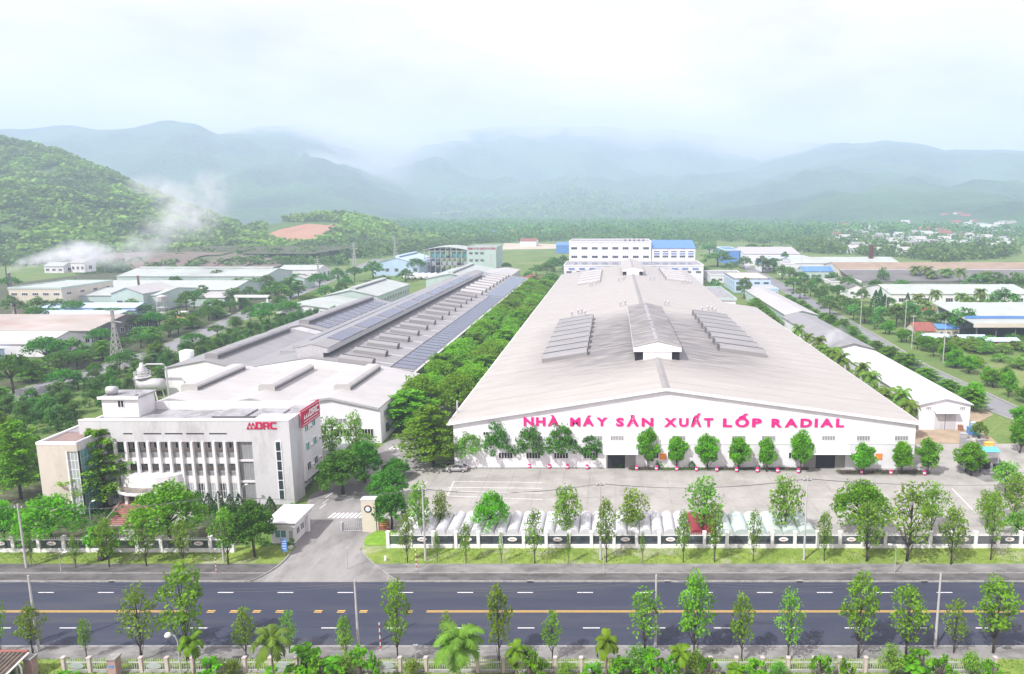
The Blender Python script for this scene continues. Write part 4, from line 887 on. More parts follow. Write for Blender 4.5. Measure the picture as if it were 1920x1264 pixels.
acm = MB().box(-.42, .42, -.34, 0, 0, .6).mesh('air_conditioner', 'white'); acf = MB().tube([(0, -.36, .3), (0, -.34, .3)], .22, 12).mesh('fan_grille', 'dkmetal')
for yy, z in ((7.1, 4.3), (7.1, 8.1), (7.1, 11.7), (10.2, 4.6), (10.2, 8.4)): link('fan_grille', acf, link('air_conditioner', acm, of, Vector((OX1 + .35, OY + yy, z)) - org(of), math.pi / 2))
for i, x in enumerate(cols):
    if i % 3 == 1: link('fan_grille', acf, link('air_conditioner', acm, of, Vector((x - bw * .25, OY + 2.78, 7.0)) - org(of)))
# emblem and name on the front
lg = empty('office_emblem', (TX - 6, OY - .1, 12.5), 'crimson triangle emblem and capital letters on office front', 'sign')
z0 = XZ(480, 804.5, OY)[1]; lx = XZ(462, 800, OY)[0]
for (dx, dz, up) in ((0, 0, 1), (.62, 0, 1), (1.24, 0, 1), (.31, .66, 1), (.93, .66, 1)):
    MB().prism([(lx + dx, z0 + dz), (lx + dx + .56, z0 + dz), (lx + dx + .28, z0 + dz + .58)], 'y', OY - .12, OY - .01).build('emblem_triangle', 'crimson', lg)
for k, ch in enumerate('DRC'): block_letter(lg, ch, XZ(480, 800, OY)[0] + k * 1.24, z0, 1.1, 1.28, 'crimson', 'S', OY - .12, OY - .01)
rs = empty('roof_sign', (OX1, OY + 6, OH - .4), 'crimson framed roof sign over the office side wall', 'sign')
sy0, sy1 = OY + 3.6, OY + OD - .9; box('board', 'crimson', rs, OX1 + .42, OX1 + .6, sy0, sy1, OH - 2.5, OH + .75)
for a in ((sy0 + .2, sy1 - .2, OH - 2.25, OH - 2.15), (sy0 + .2, sy1 - .2, OH + .42, OH + .52), (sy0 + .8, sy1 - .8, OH - 1.75, OH - 1.62)): box('sign_line', 'trim', rs, OX1 + .6, OX1 + .63, *a)
for k in range(3):
    y = sy0 + .8 + k * .75; MB().prism([(y, OH - 1.2), (y + .68, OH - 1.2), (y + .34, OH - .4)], 'x', OX1 + .6, OX1 + .64).build('emblem_triangle', 'trim', rs)
for k, ch in enumerate('DRC'): block_letter(rs, ch, sy0 + 3.1 + k * 1.35, OH - 1.25, 1.18, 1.2, 'trim', 'E', OX1 + .6, OX1 + .66)
# left wing with beige end, glass corner and flat roof
WY = OY - 5.2; WZ = 12.9; WX0 = XZ(67, 830, WY)[0]; WX1 = XZ(142, 830, WY)[0]; WXG = XZ(121, 830, WY)[0]
box('wing_wall', 'beige', of, WX0, WXG, WY, OY + OD + 6, 0, WZ)
box('wing_side', 'beige', of, WXG + .002, WX1, WY + 4.6, OY + OD, 0, WZ - 1.2)
box('wing_roof', 'wingtile', of, WX0 + .4, WX1 - .4, WY + .4, OY + 1, WZ + .01, WZ + .06); box('wing_roof', 'roofslab', of, WX0 + .4, OX0 + .2, OY + 1.02, OY + OD + 5.8, WZ + .01, WZ + .14)
for a in ((WX0 - .05, WX1, WY - .05, WY + .35), (WX0 - .05, WX0 + .35, WY + .37, OY + OD + 6)): box('parapet_cap', 'trim', of, *a, WZ + .01, WZ + .45)
box('wing_fascia', 'greytile', of, WX1 - .35, WX1 + .1, WY + .37, OY - .02, WZ - 1.15, WZ + .42); box('wing_fascia', 'beige', of, WXG + .01, WX1 + .1, WY - .04, WY + .36, WZ - 1.15, WZ + .008)
window(of, (WXG + WX1) / 2, WY + .2, .6, WX1 - WXG - .1, WZ - 1.8, 'S', 3, 7, 'trim', 'frost', .09); window(of, WX1 - .05, (WY + .4 + OY) / 2, .6, OY - WY - .7, WZ - 1.8, 'E', 6, 7, 'metal', 'teal', .09)
box('glass_post', 'trim', of, WXG - .02, WXG + .2, WY - .1, WY + .18, .3, WZ - 1.1)
# stair house on the roof with a steel water tank
sh = empty('roof_house', (-92, OY + 8, OH - .3), 'white stair house on the office roof', 'roof house')
qx0, qx1 = XZ(190, 750, OY + 7)[0], XZ(258, 750, OY + 7)[0]
box('wall', 'white', sh, qx0, qx1, OY + 7, OY + OD - .4, OH - 1.5, OH + 2.1); box('roof', 'roofslab', sh, qx0 - .3, qx1 + .3, OY + 6.7, OY + OD, OH + 2.1, OH + 2.35); box('roof_edge', 'trim', sh, qx0 - .4, qx1 + .4, OY + 6.5, OY + 6.69, OH + 1.95, OH + 2.45)
window(sh, (qx0 + qx1) / 2 + .2, OY + 7, OH + .3, 1.2, 1.4, 'S', 2, 1, 'trim', 'dark')
wt = empty('water_tank', (qx0 + 1.1, OY + 8.2, OH + 2.35), 'steel barrel water tank on the stair house roof', 'water tank')
MB().tube([(qx0 + .3, OY + 8.2, OH + 3.25), (qx0 + .4, OY + 8.2, OH + 3.25), (qx0 + 1.9, OY + 8.4, OH + 3.25), (qx0 + 2., OY + 8.4, OH + 3.25)], [.3, .75, .75, .3], 14).build('drum', 'metal', wt, True); box('cradle', 'dkmetal', wt, qx0 + .5, qx0 + 1.8, OY + 7.8, OY + 8.8, OH + 2.36, OH + 2.6)
ant = empty('antenna_mast', (qx1 - .8, OY + 8, OH + 2.35), 'thin antenna mast on the stair house roof', 'mast'); MB().tube([(qx1 - .8, OY + 8, OH + 2.3), (qx1 - .8, OY + 8, OH + 6.6)], .06, 5).build('pole', 'metal', ant); box('base', 'dkmetal', ant, qx1 - 1., qx1 - .6, OY + 7.8, OY + 8.2, OH + 2.36, OH + 2.5)
# entrance canopy, porch and stairs
ex, ew = XZ(285, 880, OY)[0], 5.6
pts = [(ex - ew, OY + .2)] + [(ex + ew * math.sin(t * math.pi / 10 - math.pi / 2 + math.pi / 20 * 0), OY - 4.8 * math.cos(t * math.pi / 10 - math.pi / 2)) for t in range(0, 11)] + [(ex + ew, OY + .2)]
M['moss'] = mat('mossy_slab', (.22, .20, .17), .95, .4, .8, dirt=(.06, .06, .05), dscale=.6, damt=.8)
cn = MB().prism(pts, 'z', 3.6, 3.95).build('entrance_canopy', 'white', of)
MB().prism([(ex + (x - ex) * .95, OY + (y - OY) * .93 + .02) for x, y in pts], 'z', 3.96, 4.02).build('canopy_top', 'moss', cn)
MB().prism([(ex + ew - .2, OY + .2)] + [(ex + 5.4 * math.cos(a), OY - .0 - 2.4 * math.sin(a)) for a in [k * math.pi / 8 for k in range(0, 9)]] + [(ex - ew + .2, OY + .2)], 'z', 4.03, 5.9).build('balcony_parapet', 'white', of)
for k in range(2): 
    for s in (-1, 1): box('porch_pillar', 'white', of, ex + s * 2.7 - .22, ex + s * 2.7 + .22, OY - 3.3 + k * 2.6, OY - 2.86 + k * 2.6, .3, 3.6)
box('porch_floor', 'redtile', of, ex - 4.5, ex + 4.5, OY - 4.2, OY - .23, 0, 1.5); window(of, ex, OY - .02, 1.55, 5, 2.0, 'S', 5, 1, 'dkmetal', 'dark')
st = empty('front_stairs', (ex, OY - 6, 0), 'broad red tiled stairs up to the office door', 'stairs')
for k in range(9): box('step', 'redtile', st, ex - 2.9, ex + 2.9, OY - 4.23 - (9 - k) * .42, OY - 4.23 - (8 - k) * .42, 0, .17 * (k + 1) - .02 * 0)
for s in (-1, 1): MB().tube([(ex + s * 3., OY - 8, .9), (ex + s * 3., OY - 4.4, 2.4)], .05, 5).build('handrail', 'metal', st)
fo = empty('fountain', (*G(232, 1008), 0), 'round stone basin before the office stairs', 'fountain'); fxx, fyy = G(232, 1008)
MB().lathe((fxx, fyy, 0), [(1.7, 0), (1.75, .5), (1.4, .55), (1.35, .15)], 20).build('basin', 'kerb', fo); MB().lathe((fxx, fyy, .1), [(.25, 0), (.18, .8), (.5, 1.), (.1, 1.1)], 10).build('spout', 'kerb', fo)
# ------------------------------------------------------------------ gate, guard house, signs
px_, py_ = G(693, 998); gp = empty('gate_pillar', (px_, py_, 0), 'tall cream gate pillar with a round black emblem', 'pillar'); pw = 1.12
box('shaft', 'cream', gp, px_ - pw, px_ + pw, py_, py_ + 1.2, .05, 5.5); box('cap', 'trim', gp, px_ - pw - .08, px_ + pw + .08, py_ - .08, py_ + 1.28, 5.5, 5.62)
def disc(name, m, par, x, y, z, r, t, ry=None, n=24):
    ry = ry or r; return MB().prism([(x + r * math.cos(2 * math.pi * k / n), z + ry * math.sin(2 * math.pi * k / n)) for k in range(n)], 'y', y - t, y).build(name, m, par)
e = disc('emblem_ring', 'black', gp, px_ - .05, py_, 4.0, .62, .06); disc('emblem_face', 'trim', e, px_ - .05, py_ - .061, 4.0, .40, .02); disc('emblem_dot', 'ltblue', e, px_ - .05, py_ - .082, 4.0, .25, .02); disc('emblem_centre', 'trim', e, px_ - .05, py_ - .103, 4.0, .11, .02)
box('emblem_arc', 'crimson', e, px_ - .3, px_ + .2, py_ - .075, py_ - .061, 4.45, 4.55)
for k in range(3): box('name_line', 'greytile', gp, px_ - .8, px_ + .8 - .2 * k, py_ - .02, py_, 5.2 - .0 - k * .001, 5.28) if k == 0 else None
wx0, wx1 = px_ + pw + .15, px_ + pw + 2.0
sw_ = empty('sign_wall', ((wx0 + wx1) / 2, py_ + .3, 0), 'low red name wall beside the gate pillar', 'sign')
box('pier', 'trim', sw_, wx0 - .12, wx0 + .12, py_ + .2, py_ + .5, .05, 2.3); box('panel', 'terracotta', sw_, wx0 + .13, wx1, py_ + .25, py_ + .45, .25, 2.1); box('base', 'redtile', sw_, wx0 + .13, wx1 + .05, py_ + .2, py_ + .5, .05, .24)
for k, w in enumerate((.9, 1.2, 1.1)): box('name_line', 'yellow', sw_, wx0 + .35, wx0 + .35 + w, py_ + .235, py_ + .25, 1.7 - k * .35, 1.78 - k * .35)
ga, gb = G(640, 1000)[0], px_ - pw - .06
gt = empty('sliding_gate', ((ga + gb) / 2, py_ + .5, 0), 'folded steel accordion gate at the factory entrance', 'gate')
n = 11
for k in range(n):
    x = ga + (gb - ga) * (k + .5) / n; m = MB(); m.tube([(x - .15, py_ + .35, .1), (x + .1, py_ + .6, 1.6)], .045, 5).tube([(x + .15, py_ + .35, .1), (x - .1, py_ + .6, 1.6)], .045, 5); m.tube([(x - .1, py_ + .6, 1.6), (x, py_ + .6, 1.72), (x + .1, py_ + .6, 1.6)], .045, 5); m.tube([(x - .15, py_ + .35, .12), (x + .15, py_ + .35, .12)], .045, 5); m.build('gate_leaf', 'metal', gt)
box('gate_motor', 'metal', gt, ga - .35, ga - .05, py_ + .2, py_ + .8, .06, 1.5)
gh = empty('guard_house', (*G(535, 1018), 0), 'white flat roofed guard house with teal window', 'guard house'); hx, hy = G(510, 1020); hx1 = G(553, 1020)[0]
box('wall', 'white', gh, hx, hx1, hy, hy + 5.5, .1, 2.9); box('roof_band', 'white', gh, hx - .25, hx1 + .35, hy - .3, hy + 5.8, 2.9, 3.35); box('roof', 'trim', gh, hx - .1, hx1 + .2, hy - .15, hy + 5.6, 3.36, 3.7); box('roof_top', 'trim', gh, hx - .7, hx1 + .7, hy - .7, hy + 6.0, 3.72, 3.84)
window(gh, hx + 1.5, hy, 1.0, 1.9, 1.4, 'S', 2, 1, 'trim', 'teal'); window(gh, hx + 3.1, hy, .2, .8, 2.1, 'S', 1, 1, 'trim', 'frost', .07, 'door')
for k in range(3): window(gh, hx1, hy + 1.2 + k * 1.5, 1.1, 1.1, 1.2, 'E', 2, 1, 'trim', 'glass')
gp2 = empty('gate_post', (*G(577, 998), 0), 'short white gate post beside the guard house', 'post'); x, y = G(577, 998); box('shaft', 'trim', gp2, x - .25, x + .25, y, y + .5, .06, 2.6); box('cap', 'trim', gp2, x - .32, x + .32, y - .07, y + .57, 2.61, 2.72)
x, y = G(533, 1044); bs = empty('blue_sign', (x, y, 0), 'blue notice board on a post by the drive', 'sign'); MB().tube([(x, y, 0), (x, y, 1.2)], .06, 6).build('post', 'metal', bs); box('panel', 'blue', bs, x - .35, x + .55, y - .06, y, .9, 2.9)
for k in range(4): box('text_line', 'trim', bs, x - .2, x + .4, y - .075, y - .06, 2.5 - k * .4, 2.58 - k * .4)
x, y = G(766, 868); bs = empty('notice_board', (x, y, 0), 'white notice board on posts below the terraced tree', 'sign'); MB().tube([(x - .3, y, 0), (x - .3, y, 1.4)], .05, 6).build('post', 'metal', bs); MB().tube([(x + .3, y, 0), (x + .3, y, 1.4)], .05, 6).build('post', 'metal', bs); box('panel', 'trim', bs, x - .5, x + .5, y - .08, y - .03, .9, 2.1); box('print', 'greytile', bs, x - .36, x + .36, y - .095, y - .08, 1.2, 1.8)
for k, u in enumerate((1243, 1648)):
    x = fx(u); b = empty('banner', (x, HY - .1, 2.2), ('orange banner on the hall wall left of middle', 'orange banner on the hall wall at the right door')[k], 'banner'); o = box('cloth', 'orange', b, x - .65, x + .65, HY - .12, HY - .02, 2.0, 3.2)
    for j in range(3): box('print_line', 'yellow', o, x - .45, x + .45, HY - .135, HY - .12, 2.25 + j * .3, 2.35 + j * .3)
# red and white bollards along the beds
BB = MB().lathe((0, 0, 0), [(.3, 0), (.3, .75), (.26, .8)], 12).mesh('drum', 'magenta'); BW = MB().lathe((0, 0, .28), [(.31, 0), (.315, .25), (.31, .26)], 12).mesh('band', 'trim')
for k, u in enumerate((887, 923, 993, 1030, 1064, 1101, 1194, 1231, 1269, 1306, 1344, 1381, 1420, 1458, 1497, 1615, 1670, 1733)):
    v = 877 + (u - 880) * .018; x, y = G(u, v); b = empty('barrel', (x, y, .25), nth(k + 1) + ' red and white barrel from left along the hall beds', 'barrel', 'barrels along the hall beds'); link('drum', BB, b); link('band', BW, b)

# ------------------------------------------------------------------ fences
M['picket'] = mat('grey_green_picket', (.42, .44, .41), .7, .1, 1)
M['fpost'] = mat('pinkish_fence_post', (.50, .43, .40), .8, .15, 1.5)
def fence(root, xs, y, h, postm='trim', base=.75, screen=True, ovals=(), oz=1.6, pw=.24):
    pm = MB().box(-pw, pw, -pw, pw, 0, h + .25).box(-pw - .05, pw + .05, -pw - .05, pw + .05, h + .25, h + .36).mesh('post', postm); o0 = org(root)
    for x in xs: link('post', pm, root, Vector((x, y, .1)) - o0)
    for k, (a, b) in enumerate(zip(xs, xs[1:])):
        if b - a > 8: continue
        box('plinth', 'white' if screen else 'kerb', root, a + .25, b - .25, y - .16, y + .16, .1, base)
        if screen: box('screen_panel', 'fence', root, a + .25, b - .25, y - .02, y + .02, base + .05, h - .25)
        m = MB().box(a + .25, b - .25, y - .05, y + .05, h - .25, h - .15)
        nn = max(3, int((b - a) / .28))
        for j in range(nn): xx = a + .3 + (b - a - .6) * j / (nn - 1); m.box(xx - .025, xx + .025, y - .025, y + .025, (h - .15) if screen else base, h + .22)
        if not screen: m.box(a + .25, b - .25, y - .045, y + .045, base + .06, base + .14)
        p = m.build('spike_rail' if screen else 'picket_rail', 'trim' if screen else 'picket', root); p['kind'] = 'stuff'
        if k in ovals:
            xm = (a + b) / 2; e = disc('oval_sign', 'trim' if screen else 'frost', root, xm, y - .06, oz, .72 if screen else .85, .05, .33 if screen else .36, 20)
            if screen: lettering(e, 'DRC', xm - .34, xm + .34, y - .12, oz - .09, .15, 'crimson', gap=.05, bold=.05, depth=.01); None
yl = GY(1037)
fl_ = empty('boundary_fence', (G(215, 1037)[0], yl, 0), 'white post fence before the office garden with oval signs', 'fence')
xs = [G(u, 1037)[0] for u in (-118, -70, -20, 28, 76, 123, 168, 214, 260, 305, 352, 397, 438)]; fence(fl_, xs, yl, 2.35, ovals=(0, 2, 4, 8, 10))
fr_ = empty('boundary_fence', (G(1300, 1029)[0], YF, 0), 'long white post fence before the car park with oval signs', 'fence')
x0 = G(771, 1029)[0]; xs = [x0 + 3.48 * k for k in range(-1, 31)]; fence(fr_, xs, YF, 2.4, ovals=(1, 3, 5, 7, 10, 12, 14, 17, 20, 23, 25, 27, 29))
fn = empty('boundary_fence', (G(960, 1262)[0], YNF, 0), 'near picket fence along the bottom with pale posts', 'fence')
x0 = G(122, 1262)[0]; xs = [x0 + 2.92 * k for k in range(0, 37)]; fence(fn, xs, YNF, 1.55, base=.3, screen=False, ovals=(0, 3, 8, 12, 20, 25, 29, 33), oz=.95, postm='fpost', pw=.17)
for k, (u, w) in enumerate(((67, .42), (222, .45))):
    x, y = G(u, 1264); y = YNF - .6; p = empty('brick_pillar', (x, y, 0), ('pink brick pillar beside the tiled roof', 'pink brick gate pillar with blue plate')[k], 'pillar'); box('shaft', 'pinkpost', p, x - w, x + w, y - w, y + w, 0, 2.3); box('cap', 'kerb', p, x - w - .1, x + w + .1, y - w - .1, y + w + .1, 2.31, 2.5)
    if k: box('plate', 'blue', p, x - .25, x + .25, y - w - .03, y - w, 1.4, 1.7)

# ------------------------------------------------------------------ car park canopies and cars
cy0, cy1 = GY(1001, 2.0), GY(967, 2.0)
def canopy_mesh(w, rise=.82, m_='canopy', n=10):
    m = MB(); p = [(-w / 2 * math.cos(math.pi * k / n), rise * math.sin(math.pi * k / n)) for k in range(n + 1)]; q = [(a * .985, b - .05) for a, b in reversed(p)]
    i = len(p); ln = cy1 - cy0
    for k in range(n): m.prism([p[k], p[k + 1], (p[k + 1][0] * .985, p[k + 1][1] - .05), (p[k][0] * .985, p[k][1] - .05)], 'y', 0, ln)
    m.prism([(x_, z_ - .02) for x_, z_ in p] + [(w / 2, -.28), (-w / 2, -.28)], 'y', -.03, .03)
    return m.mesh('sheet', m_, smooth=False)
def frame_mesh(w):
    m = MB(); ln = cy1 - cy0
    for y in (.1, ln - .1): m.tube([(-w / 2, y, -2), (-w / 2, y, 0)], .05, 5)
    m.box(-w / 2 - .04, -w / 2 + .04, .1, ln - .1, -.1, -.02); m.box(-w / 2 + .05, w / 2 - .05, .06, .13, -.12, -.04); return m.mesh('frame', 'metal')
wc = 24.2 * cy0 / F; cm, fm = canopy_mesh(wc - .08), frame_mesh(wc); xc = G(757, 1000, 2.0)[0]
for k in range(24):
    o = empty('car_canopy', (xc + k * wc, cy0, 2.05), nth(k + 1) + ' white barrel canopy from the left in the car park', 'canopy', 'white barrel canopies'); link('sheet', cm, o); link('frame', fm, o)
wr = 26 * cy0 / F; cr, fm2 = canopy_mesh(wr - .08, .7, 'canopyred'), frame_mesh(wr)
for k in range(2):
    o = empty('car_canopy', (xc + 23.55 * wc + wr * (k + .5) + .3, cy0, 2.05), ('left maroon barrel canopy', 'right maroon barrel canopy')[k] + ' beside the white ones', 'canopy', 'maroon canopies'); link('sheet', cr, o); link('frame', fm2, o)
wg = 33 * cy0 / F; cg, fm3 = canopy_mesh(wg - .08, .75, 'canopygreen'), frame_mesh(wg); xg = xc + 23.55 * wc + 2 * wr + .4
for k in range(6):
    o = empty('car_canopy', (xg + wg * (k + .5), cy0, 2.05), nth(k + 1) + ' pale green barrel canopy right of the maroon ones', 'canopy', 'pale green canopies'); link('sheet', cg, o); link('frame', fm3, o)
def carpaint(n, c): return mat('car_paint_' + n, c, .3, .03, 1, spec=.5, coat=.6, metal=.2)
CARS = {}
def car(x, y, rz, colr, label, z=.1, group=None):
    if colr not in CARS:
        pm = carpaint(colr, {'silver': (.42, .41, .40), 'white': (.75, .75, .76), 'black': (.03, .03, .035), 'red': (.35, .03, .03), 'grey': (.18, .18, .2)}[colr])
        ln, w = 4.4, 1.76; b = MB(); side = [(-2.2, .42), (-2.15, .8), (-1.75, .95), (-.95, .98), (-.2, 1.0), (.75, .98), (1.7, .88), (2.15, .72), (2.2, .42), (1.9, .25), (-1.9, .25)]
        V = []; n_ = len(side)
        for s, ins in ((-w / 2, .06), (-w / 2 + .06, 0), (w / 2 - .06, 0), (w / 2, .06)):
            for p, q in side: V.append((p * (1 - ins * .12), s, q - (ins * .6 if q > .5 else -ins * .4)))
        b.v = V; b.f = [tuple(range(n_)), tuple(range(4 * n_ - 1, 3 * n_ - 1, -1))]
        for k in range(3):
            for j in range(n_): b.f.append((k * n_ + j, (k + 1) * n_ + j, (k + 1) * n_ + (j + 1) % n_, k * n_ + (j + 1) % n_))
        body = b.mesh('body', pm, smooth=True)
        def green(t, b0, b1, z0, z1, wb, wt):  # tapered cabin
            return MB().poly([(b0, -wb, z0), (b1, -wb, z0), (t[1], -wt, z1), (t[0], -wt, z1)]).poly([(b0, wb, z0), (t[0], wt, z1), (t[1], wt, z1), (b1, wb, z0)]).poly([(b0, -wb, z0), (t[0], -wt, z1), (t[0], wt, z1), (b0, wb, z0)]).poly([(b1, -wb, z0), (b1, wb, z0), (t[1], wt, z1), (t[1], -wt, z1)])
        cab = green((-1.15, .35), -1.85, 1.05, .93, 1.42, .80, .62).mesh('cabin_glass', 'glass')
        roof = MB().prism([(-1.22, 1.40), (.42, 1.40), (.3, 1.47), (-1.05, 1.48)], 'x', 0, 1); rv = [(-1.28, -.63, 1.39), (.42, -.63, 1.39), (.42, .63, 1.39), (-1.28, .63, 1.39), (-1.1, -.52, 1.47), (.25, -.52, 1.47), (.25, .52, 1.47), (-1.1, .52, 1.47)]
        r_ = MB(); r_.v = rv; r_.f = [(4, 5, 6, 7), (0, 1, 5, 4), (1, 2, 6, 5), (2, 3, 7, 6), (3, 0, 4, 7), (3, 2, 1, 0)]; roof = r_.mesh('roof', pm)
        pil = [MB().tube([(a[0], s * a[1], .93), (c[0], s * c[1], 1.43)], .045, 4).mesh('window_pillar', pm) for s in (-1, 1) for a, c in (((-.35, .81), (-.4, .63)), ((1.07, .81), (.37, .63)), ((-1.87, .81), (-1.17, .63)))]
        tyre = MB().tube([(0, -.1, 0), (0, .1, 0)], .32, 14).mesh('tyre', 'black'); rim = MB().tube([(0, -.115, 0), (0, .115, 0)], .2, 10).mesh('rim', 'metal')
        hl = MB().box(2.1, 2.17, -.2, .2, -.07, .07).mesh('headlight', 'trim'); tl = MB().box(-2.2, -2.12, -.2, .2, -.07, .08).mesh('tail_light', 'crimson')
        CARS[colr] = (body, cab, roof, pil, tyre, rim, hl, tl)
    body, cab, roof, pil, tyre, rim, hl, tl = CARS[colr]
    o = empty('car', (x, y, z), label, 'car', group, rz); link('body', body, o); link('cabin_glass', cab, o); link('roof', roof, o)
    for q in pil: link('window_pillar', q, o)
    for wx in (-1.38, 1.35):
        for wy in (-.8, .8): t_ = link('tyre', tyre, o, (wx, wy, .32)); link('rim', rim, t_)
    for s in (-1, 1): link('headlight', hl, o, (0, s * .58, .72)); link('tail_light', tl, o, (0, s * .58, .78))
    return o
x, y = G(857, 884); car(x, y, math.pi, 'silver', 'silver sedan parked alone at the edge of the planted bed', .11)
car(OX1 - 1.9, OY + 7.5, -math.pi / 2, 'white', 'white car parked under the office side block', .05)
for k, (i, c) in enumerate(((1, 'white'), (3, 'silver'), (5, 'red'), (6, 'white'), (8, 'silver'), (9, 'white'), (11, 'black'), (12, 'white'), (14, 'silver'), (15, 'grey'), (17, 'white'), (19, 'black'), (21, 'silver'), (24, 'white'), (26, 'white'), (28, 'silver'), (30, 'white'), (33, 'white'))):
    car(xc + i * wc + .1, cy0 + 3.3, -math.pi / 2, c, nth(k + 1) + f' car from the left under the canopies, {c}', .1, 'cars under the canopies')
# bike shed and motorbikes behind the office
bx, by = G(585, 893); bsd = empty('bike_shed', (bx, by, 0), 'low flat roofed motorbike shed behind the office', 'shed'); box('roof', 'greenroof', bsd, bx - 3.5, bx + 3.5, by - .5, by + 16, 2.5, 2.62)
for a in (-3.2, 3.2):
    for b_ in (0, 5, 10, 15): MB().tube([(bx + a, by + b_, 0), (bx + a, by + b_, 2.5)], .07, 6).build('post', 'metal', bsd)
wh = MB().tube([(0, -.05, 0), (0, .05, 0)], .29, 12).mesh('wheel', 'black'); bd = MB().prism([(-.5, .45), (-.75, .78), (-.05, .8), (.1, .55), (.35, .6), (.5, 1.0), (.58, .98), (.5, .5), (.1, .3), (-.3, .3)], 'y', -.13, .13).mesh('body', 'dkmetal'); hb = MB().tube([(.45, -.33, 1.05), (.53, 0, 1.02), (.45, .33, 1.05)], .03, 5).mesh('handlebar', 'metal'); se = MB().box(-.75, -.05, -.14, .14, .8, .88).mesh('seat', 'black')
def bike(x, y, rz, label, grp): o = empty('motorbike', (x, y, .06), label, 'motorbike', grp, rz); link('body', bd, o); link('handlebar', hb, o); link('seat', se, o); link('wheel', wh, o, (-.6, 0, .29)); link('wheel', wh, o, (.62, 0, .29)); return o
for k in range(9): bike(bx - 2.6 + (k % 6) * 1.0, by + .6 + (k // 6) * 3, math.pi / 2 + .1 * (k % 3), f'{nth(k + 1)} motorbike from the front left in the shed behind the office', 'motorbikes in the shed')

# ------------------------------------------------------------------ poles, lamps, wires
def cpole(u, vb, vt, label, arms=True):
    x, y = G(u, vb); h = HT(u, vb, vt); o = empty('utility_pole', (x, y, 0), label, 'pole', 'concrete utility poles'); MB().tube([(x, y, 0), (x, y, h)], [.17, .10], 8).build('shaft', 'concrete_pole', o)
    if arms:
        box('crossarm', 'dkmetal', o, x - .6, x + .6, y - .06, y + .06, h - .7, h - .58)
        for s in (-.5, 0, .5): MB().lathe((x + s, y, h - .58), [(.06, 0), (.08, .1), (.03, .22)], 6).build('insulator', 'trim', o)
    return Vector((x, y, h - .4))
PN = [cpole(73, 1222, 1079, 'concrete pole on the near kerb, leftmost', False), cpole(673, 1222, 1088, 'concrete pole on the near kerb beside striped posts', False), cpole(1229, 1216, 1078, 'concrete pole on the near kerb behind a leafy tree', False), cpole(1753, 1214, 1076, 'concrete pole on the near kerb, rightmost', False)]
PF = [cpole(50, 1066, 945, 'concrete pole with crossarm at the left garden fence'), cpole(420, 1055, 925, 'concrete pole at the end of the garden fence'), cpole(798, 1053, 912, 'white concrete pole at the car park fence corner'), cpole(1126, 1052, 902, 'dark concrete pole in the middle of the car park fence'), cpole(1507, 1052, 893, 'tall pole with cluttered crossarms before the green canopies')]
def wire(a, b, sag, label, r=.018):
    pts = [tuple(a.lerp(b, t / 10) - Vector((0, 0, sag * 4 * (t / 10) * (1 - t / 10)))) for t in range(11)]
    o = empty('power_cable', tuple(a), label, 'cable', 'overhead cables'); MB().tube(pts, r, 4).build('strand', 'dkmetal', o)
for nm, ps in (('near kerb', PN), ('factory fence', PF)):
    q = [ps[0] + Vector((-45, 0, 0))] + ps + [ps[-1] + Vector((45, 0, 0))]
    for k in range(len(q) - 1):
        for j in range(2 if nm[0] == 'n' else 3): wire(q[k] + Vector((-.5 + .5 * j, 0, -.35 * j if nm[0] == 'n' else 0)), q[k + 1] + Vector((-.5 + .5 * j, 0, -.35 * j if nm[0] == 'n' else 0)), 1.0, f'{("upper", "middle", "lower")[j] if nm[0] == "n" else ("left", "middle", "right")[j]} cable of {nth(k + 1)} span along the {nm}')
def lamp(u, vb, vt, dx, label, globe=False, r=.07):
    x, y = G(u, vb); h = HT(u, vb, vt); o = empty('street_lamp', (x, y, 0), label, 'street lamp'); s = 1 if dx > 0 else -1
    MB().tube([(x, y, 0), (x, y, h * .8), (x + dx * .25, y, h * .93), (x + dx * .8, y, h * .995)], [r, r * .8, r * .6, r * .5], 7).build('post', 'metal', o)
    if globe: MB().lathe((x + dx, y, h - .55), [(.05, 0), (.3, .12), (.36, .32), (.25, .52), (.05, .6)], 12).build('globe', 'trim', o, True)
    else: MB().prism([(x + dx * .75, h + .0), (x + dx * 1.3, h + .05), (x + dx * 1.3, h + .14), (x + dx * .75, h + .12)][::s], 'y', y - .16, y + .16).build('lamp_head', 'trim', o)
lamp(340, 1268, 1187, -1.0, 'near street lamp with a white globe on curved arm', True, .09); lamp(115, 1074, 1036, .9, 'street lamp on the far pavement at left'); lamp(1132, 1078, 1024, -.15, 'thin street lamp on the far pavement in the middle'); lamp(1677, 1077, 1022, -.9, 'curved street lamp on the far pavement at right')
lamp(173, 1000, 940, .8, 'street lamp in the office garden by stairs'); lamp(457, 955, 909, .8, 'street lamp before the grey office screen'); lamp(611, 905, 818, -.7, 'street lamp beside the motorbike shed'); lamp(652, 1068, 1028, .1, 'thin lamp post standing in the entrance drive'); lamp(856, 925, 916, .1, 'short lamp in the yard by bay lines')
M['redp'] = mat('red_post_paint', (.45, .03, .04), .6, .1, 2)
def striped(u, vb, vt, label):
    x, y = G(u, vb); h = HT(u, vb, vt); o = empty('marker_post', (x, y, 0), label, 'marker post'); MB().tube([(x, y, 0), (x, y, h)], .06, 7).build('post', 'trim', o)
    for k in range(4): MB().tube([(x, y, h * (.1 + k * .24)), (x, y, h * (.1 + k * .24) + h * .11)], .068, 7).build('red_band', 'redp', o)
striped(714, 1222, 1168, 'red and white striped post on near kerb beside tall tree'); striped(643, 1222, 1178, 'red and white striped post on near kerb beside concrete pole'); striped(406, 1076, 1046, 'red and white striped post on the left pavement'); striped(781, 1068, 1030, 'red and white striped post at the car park fence corner')
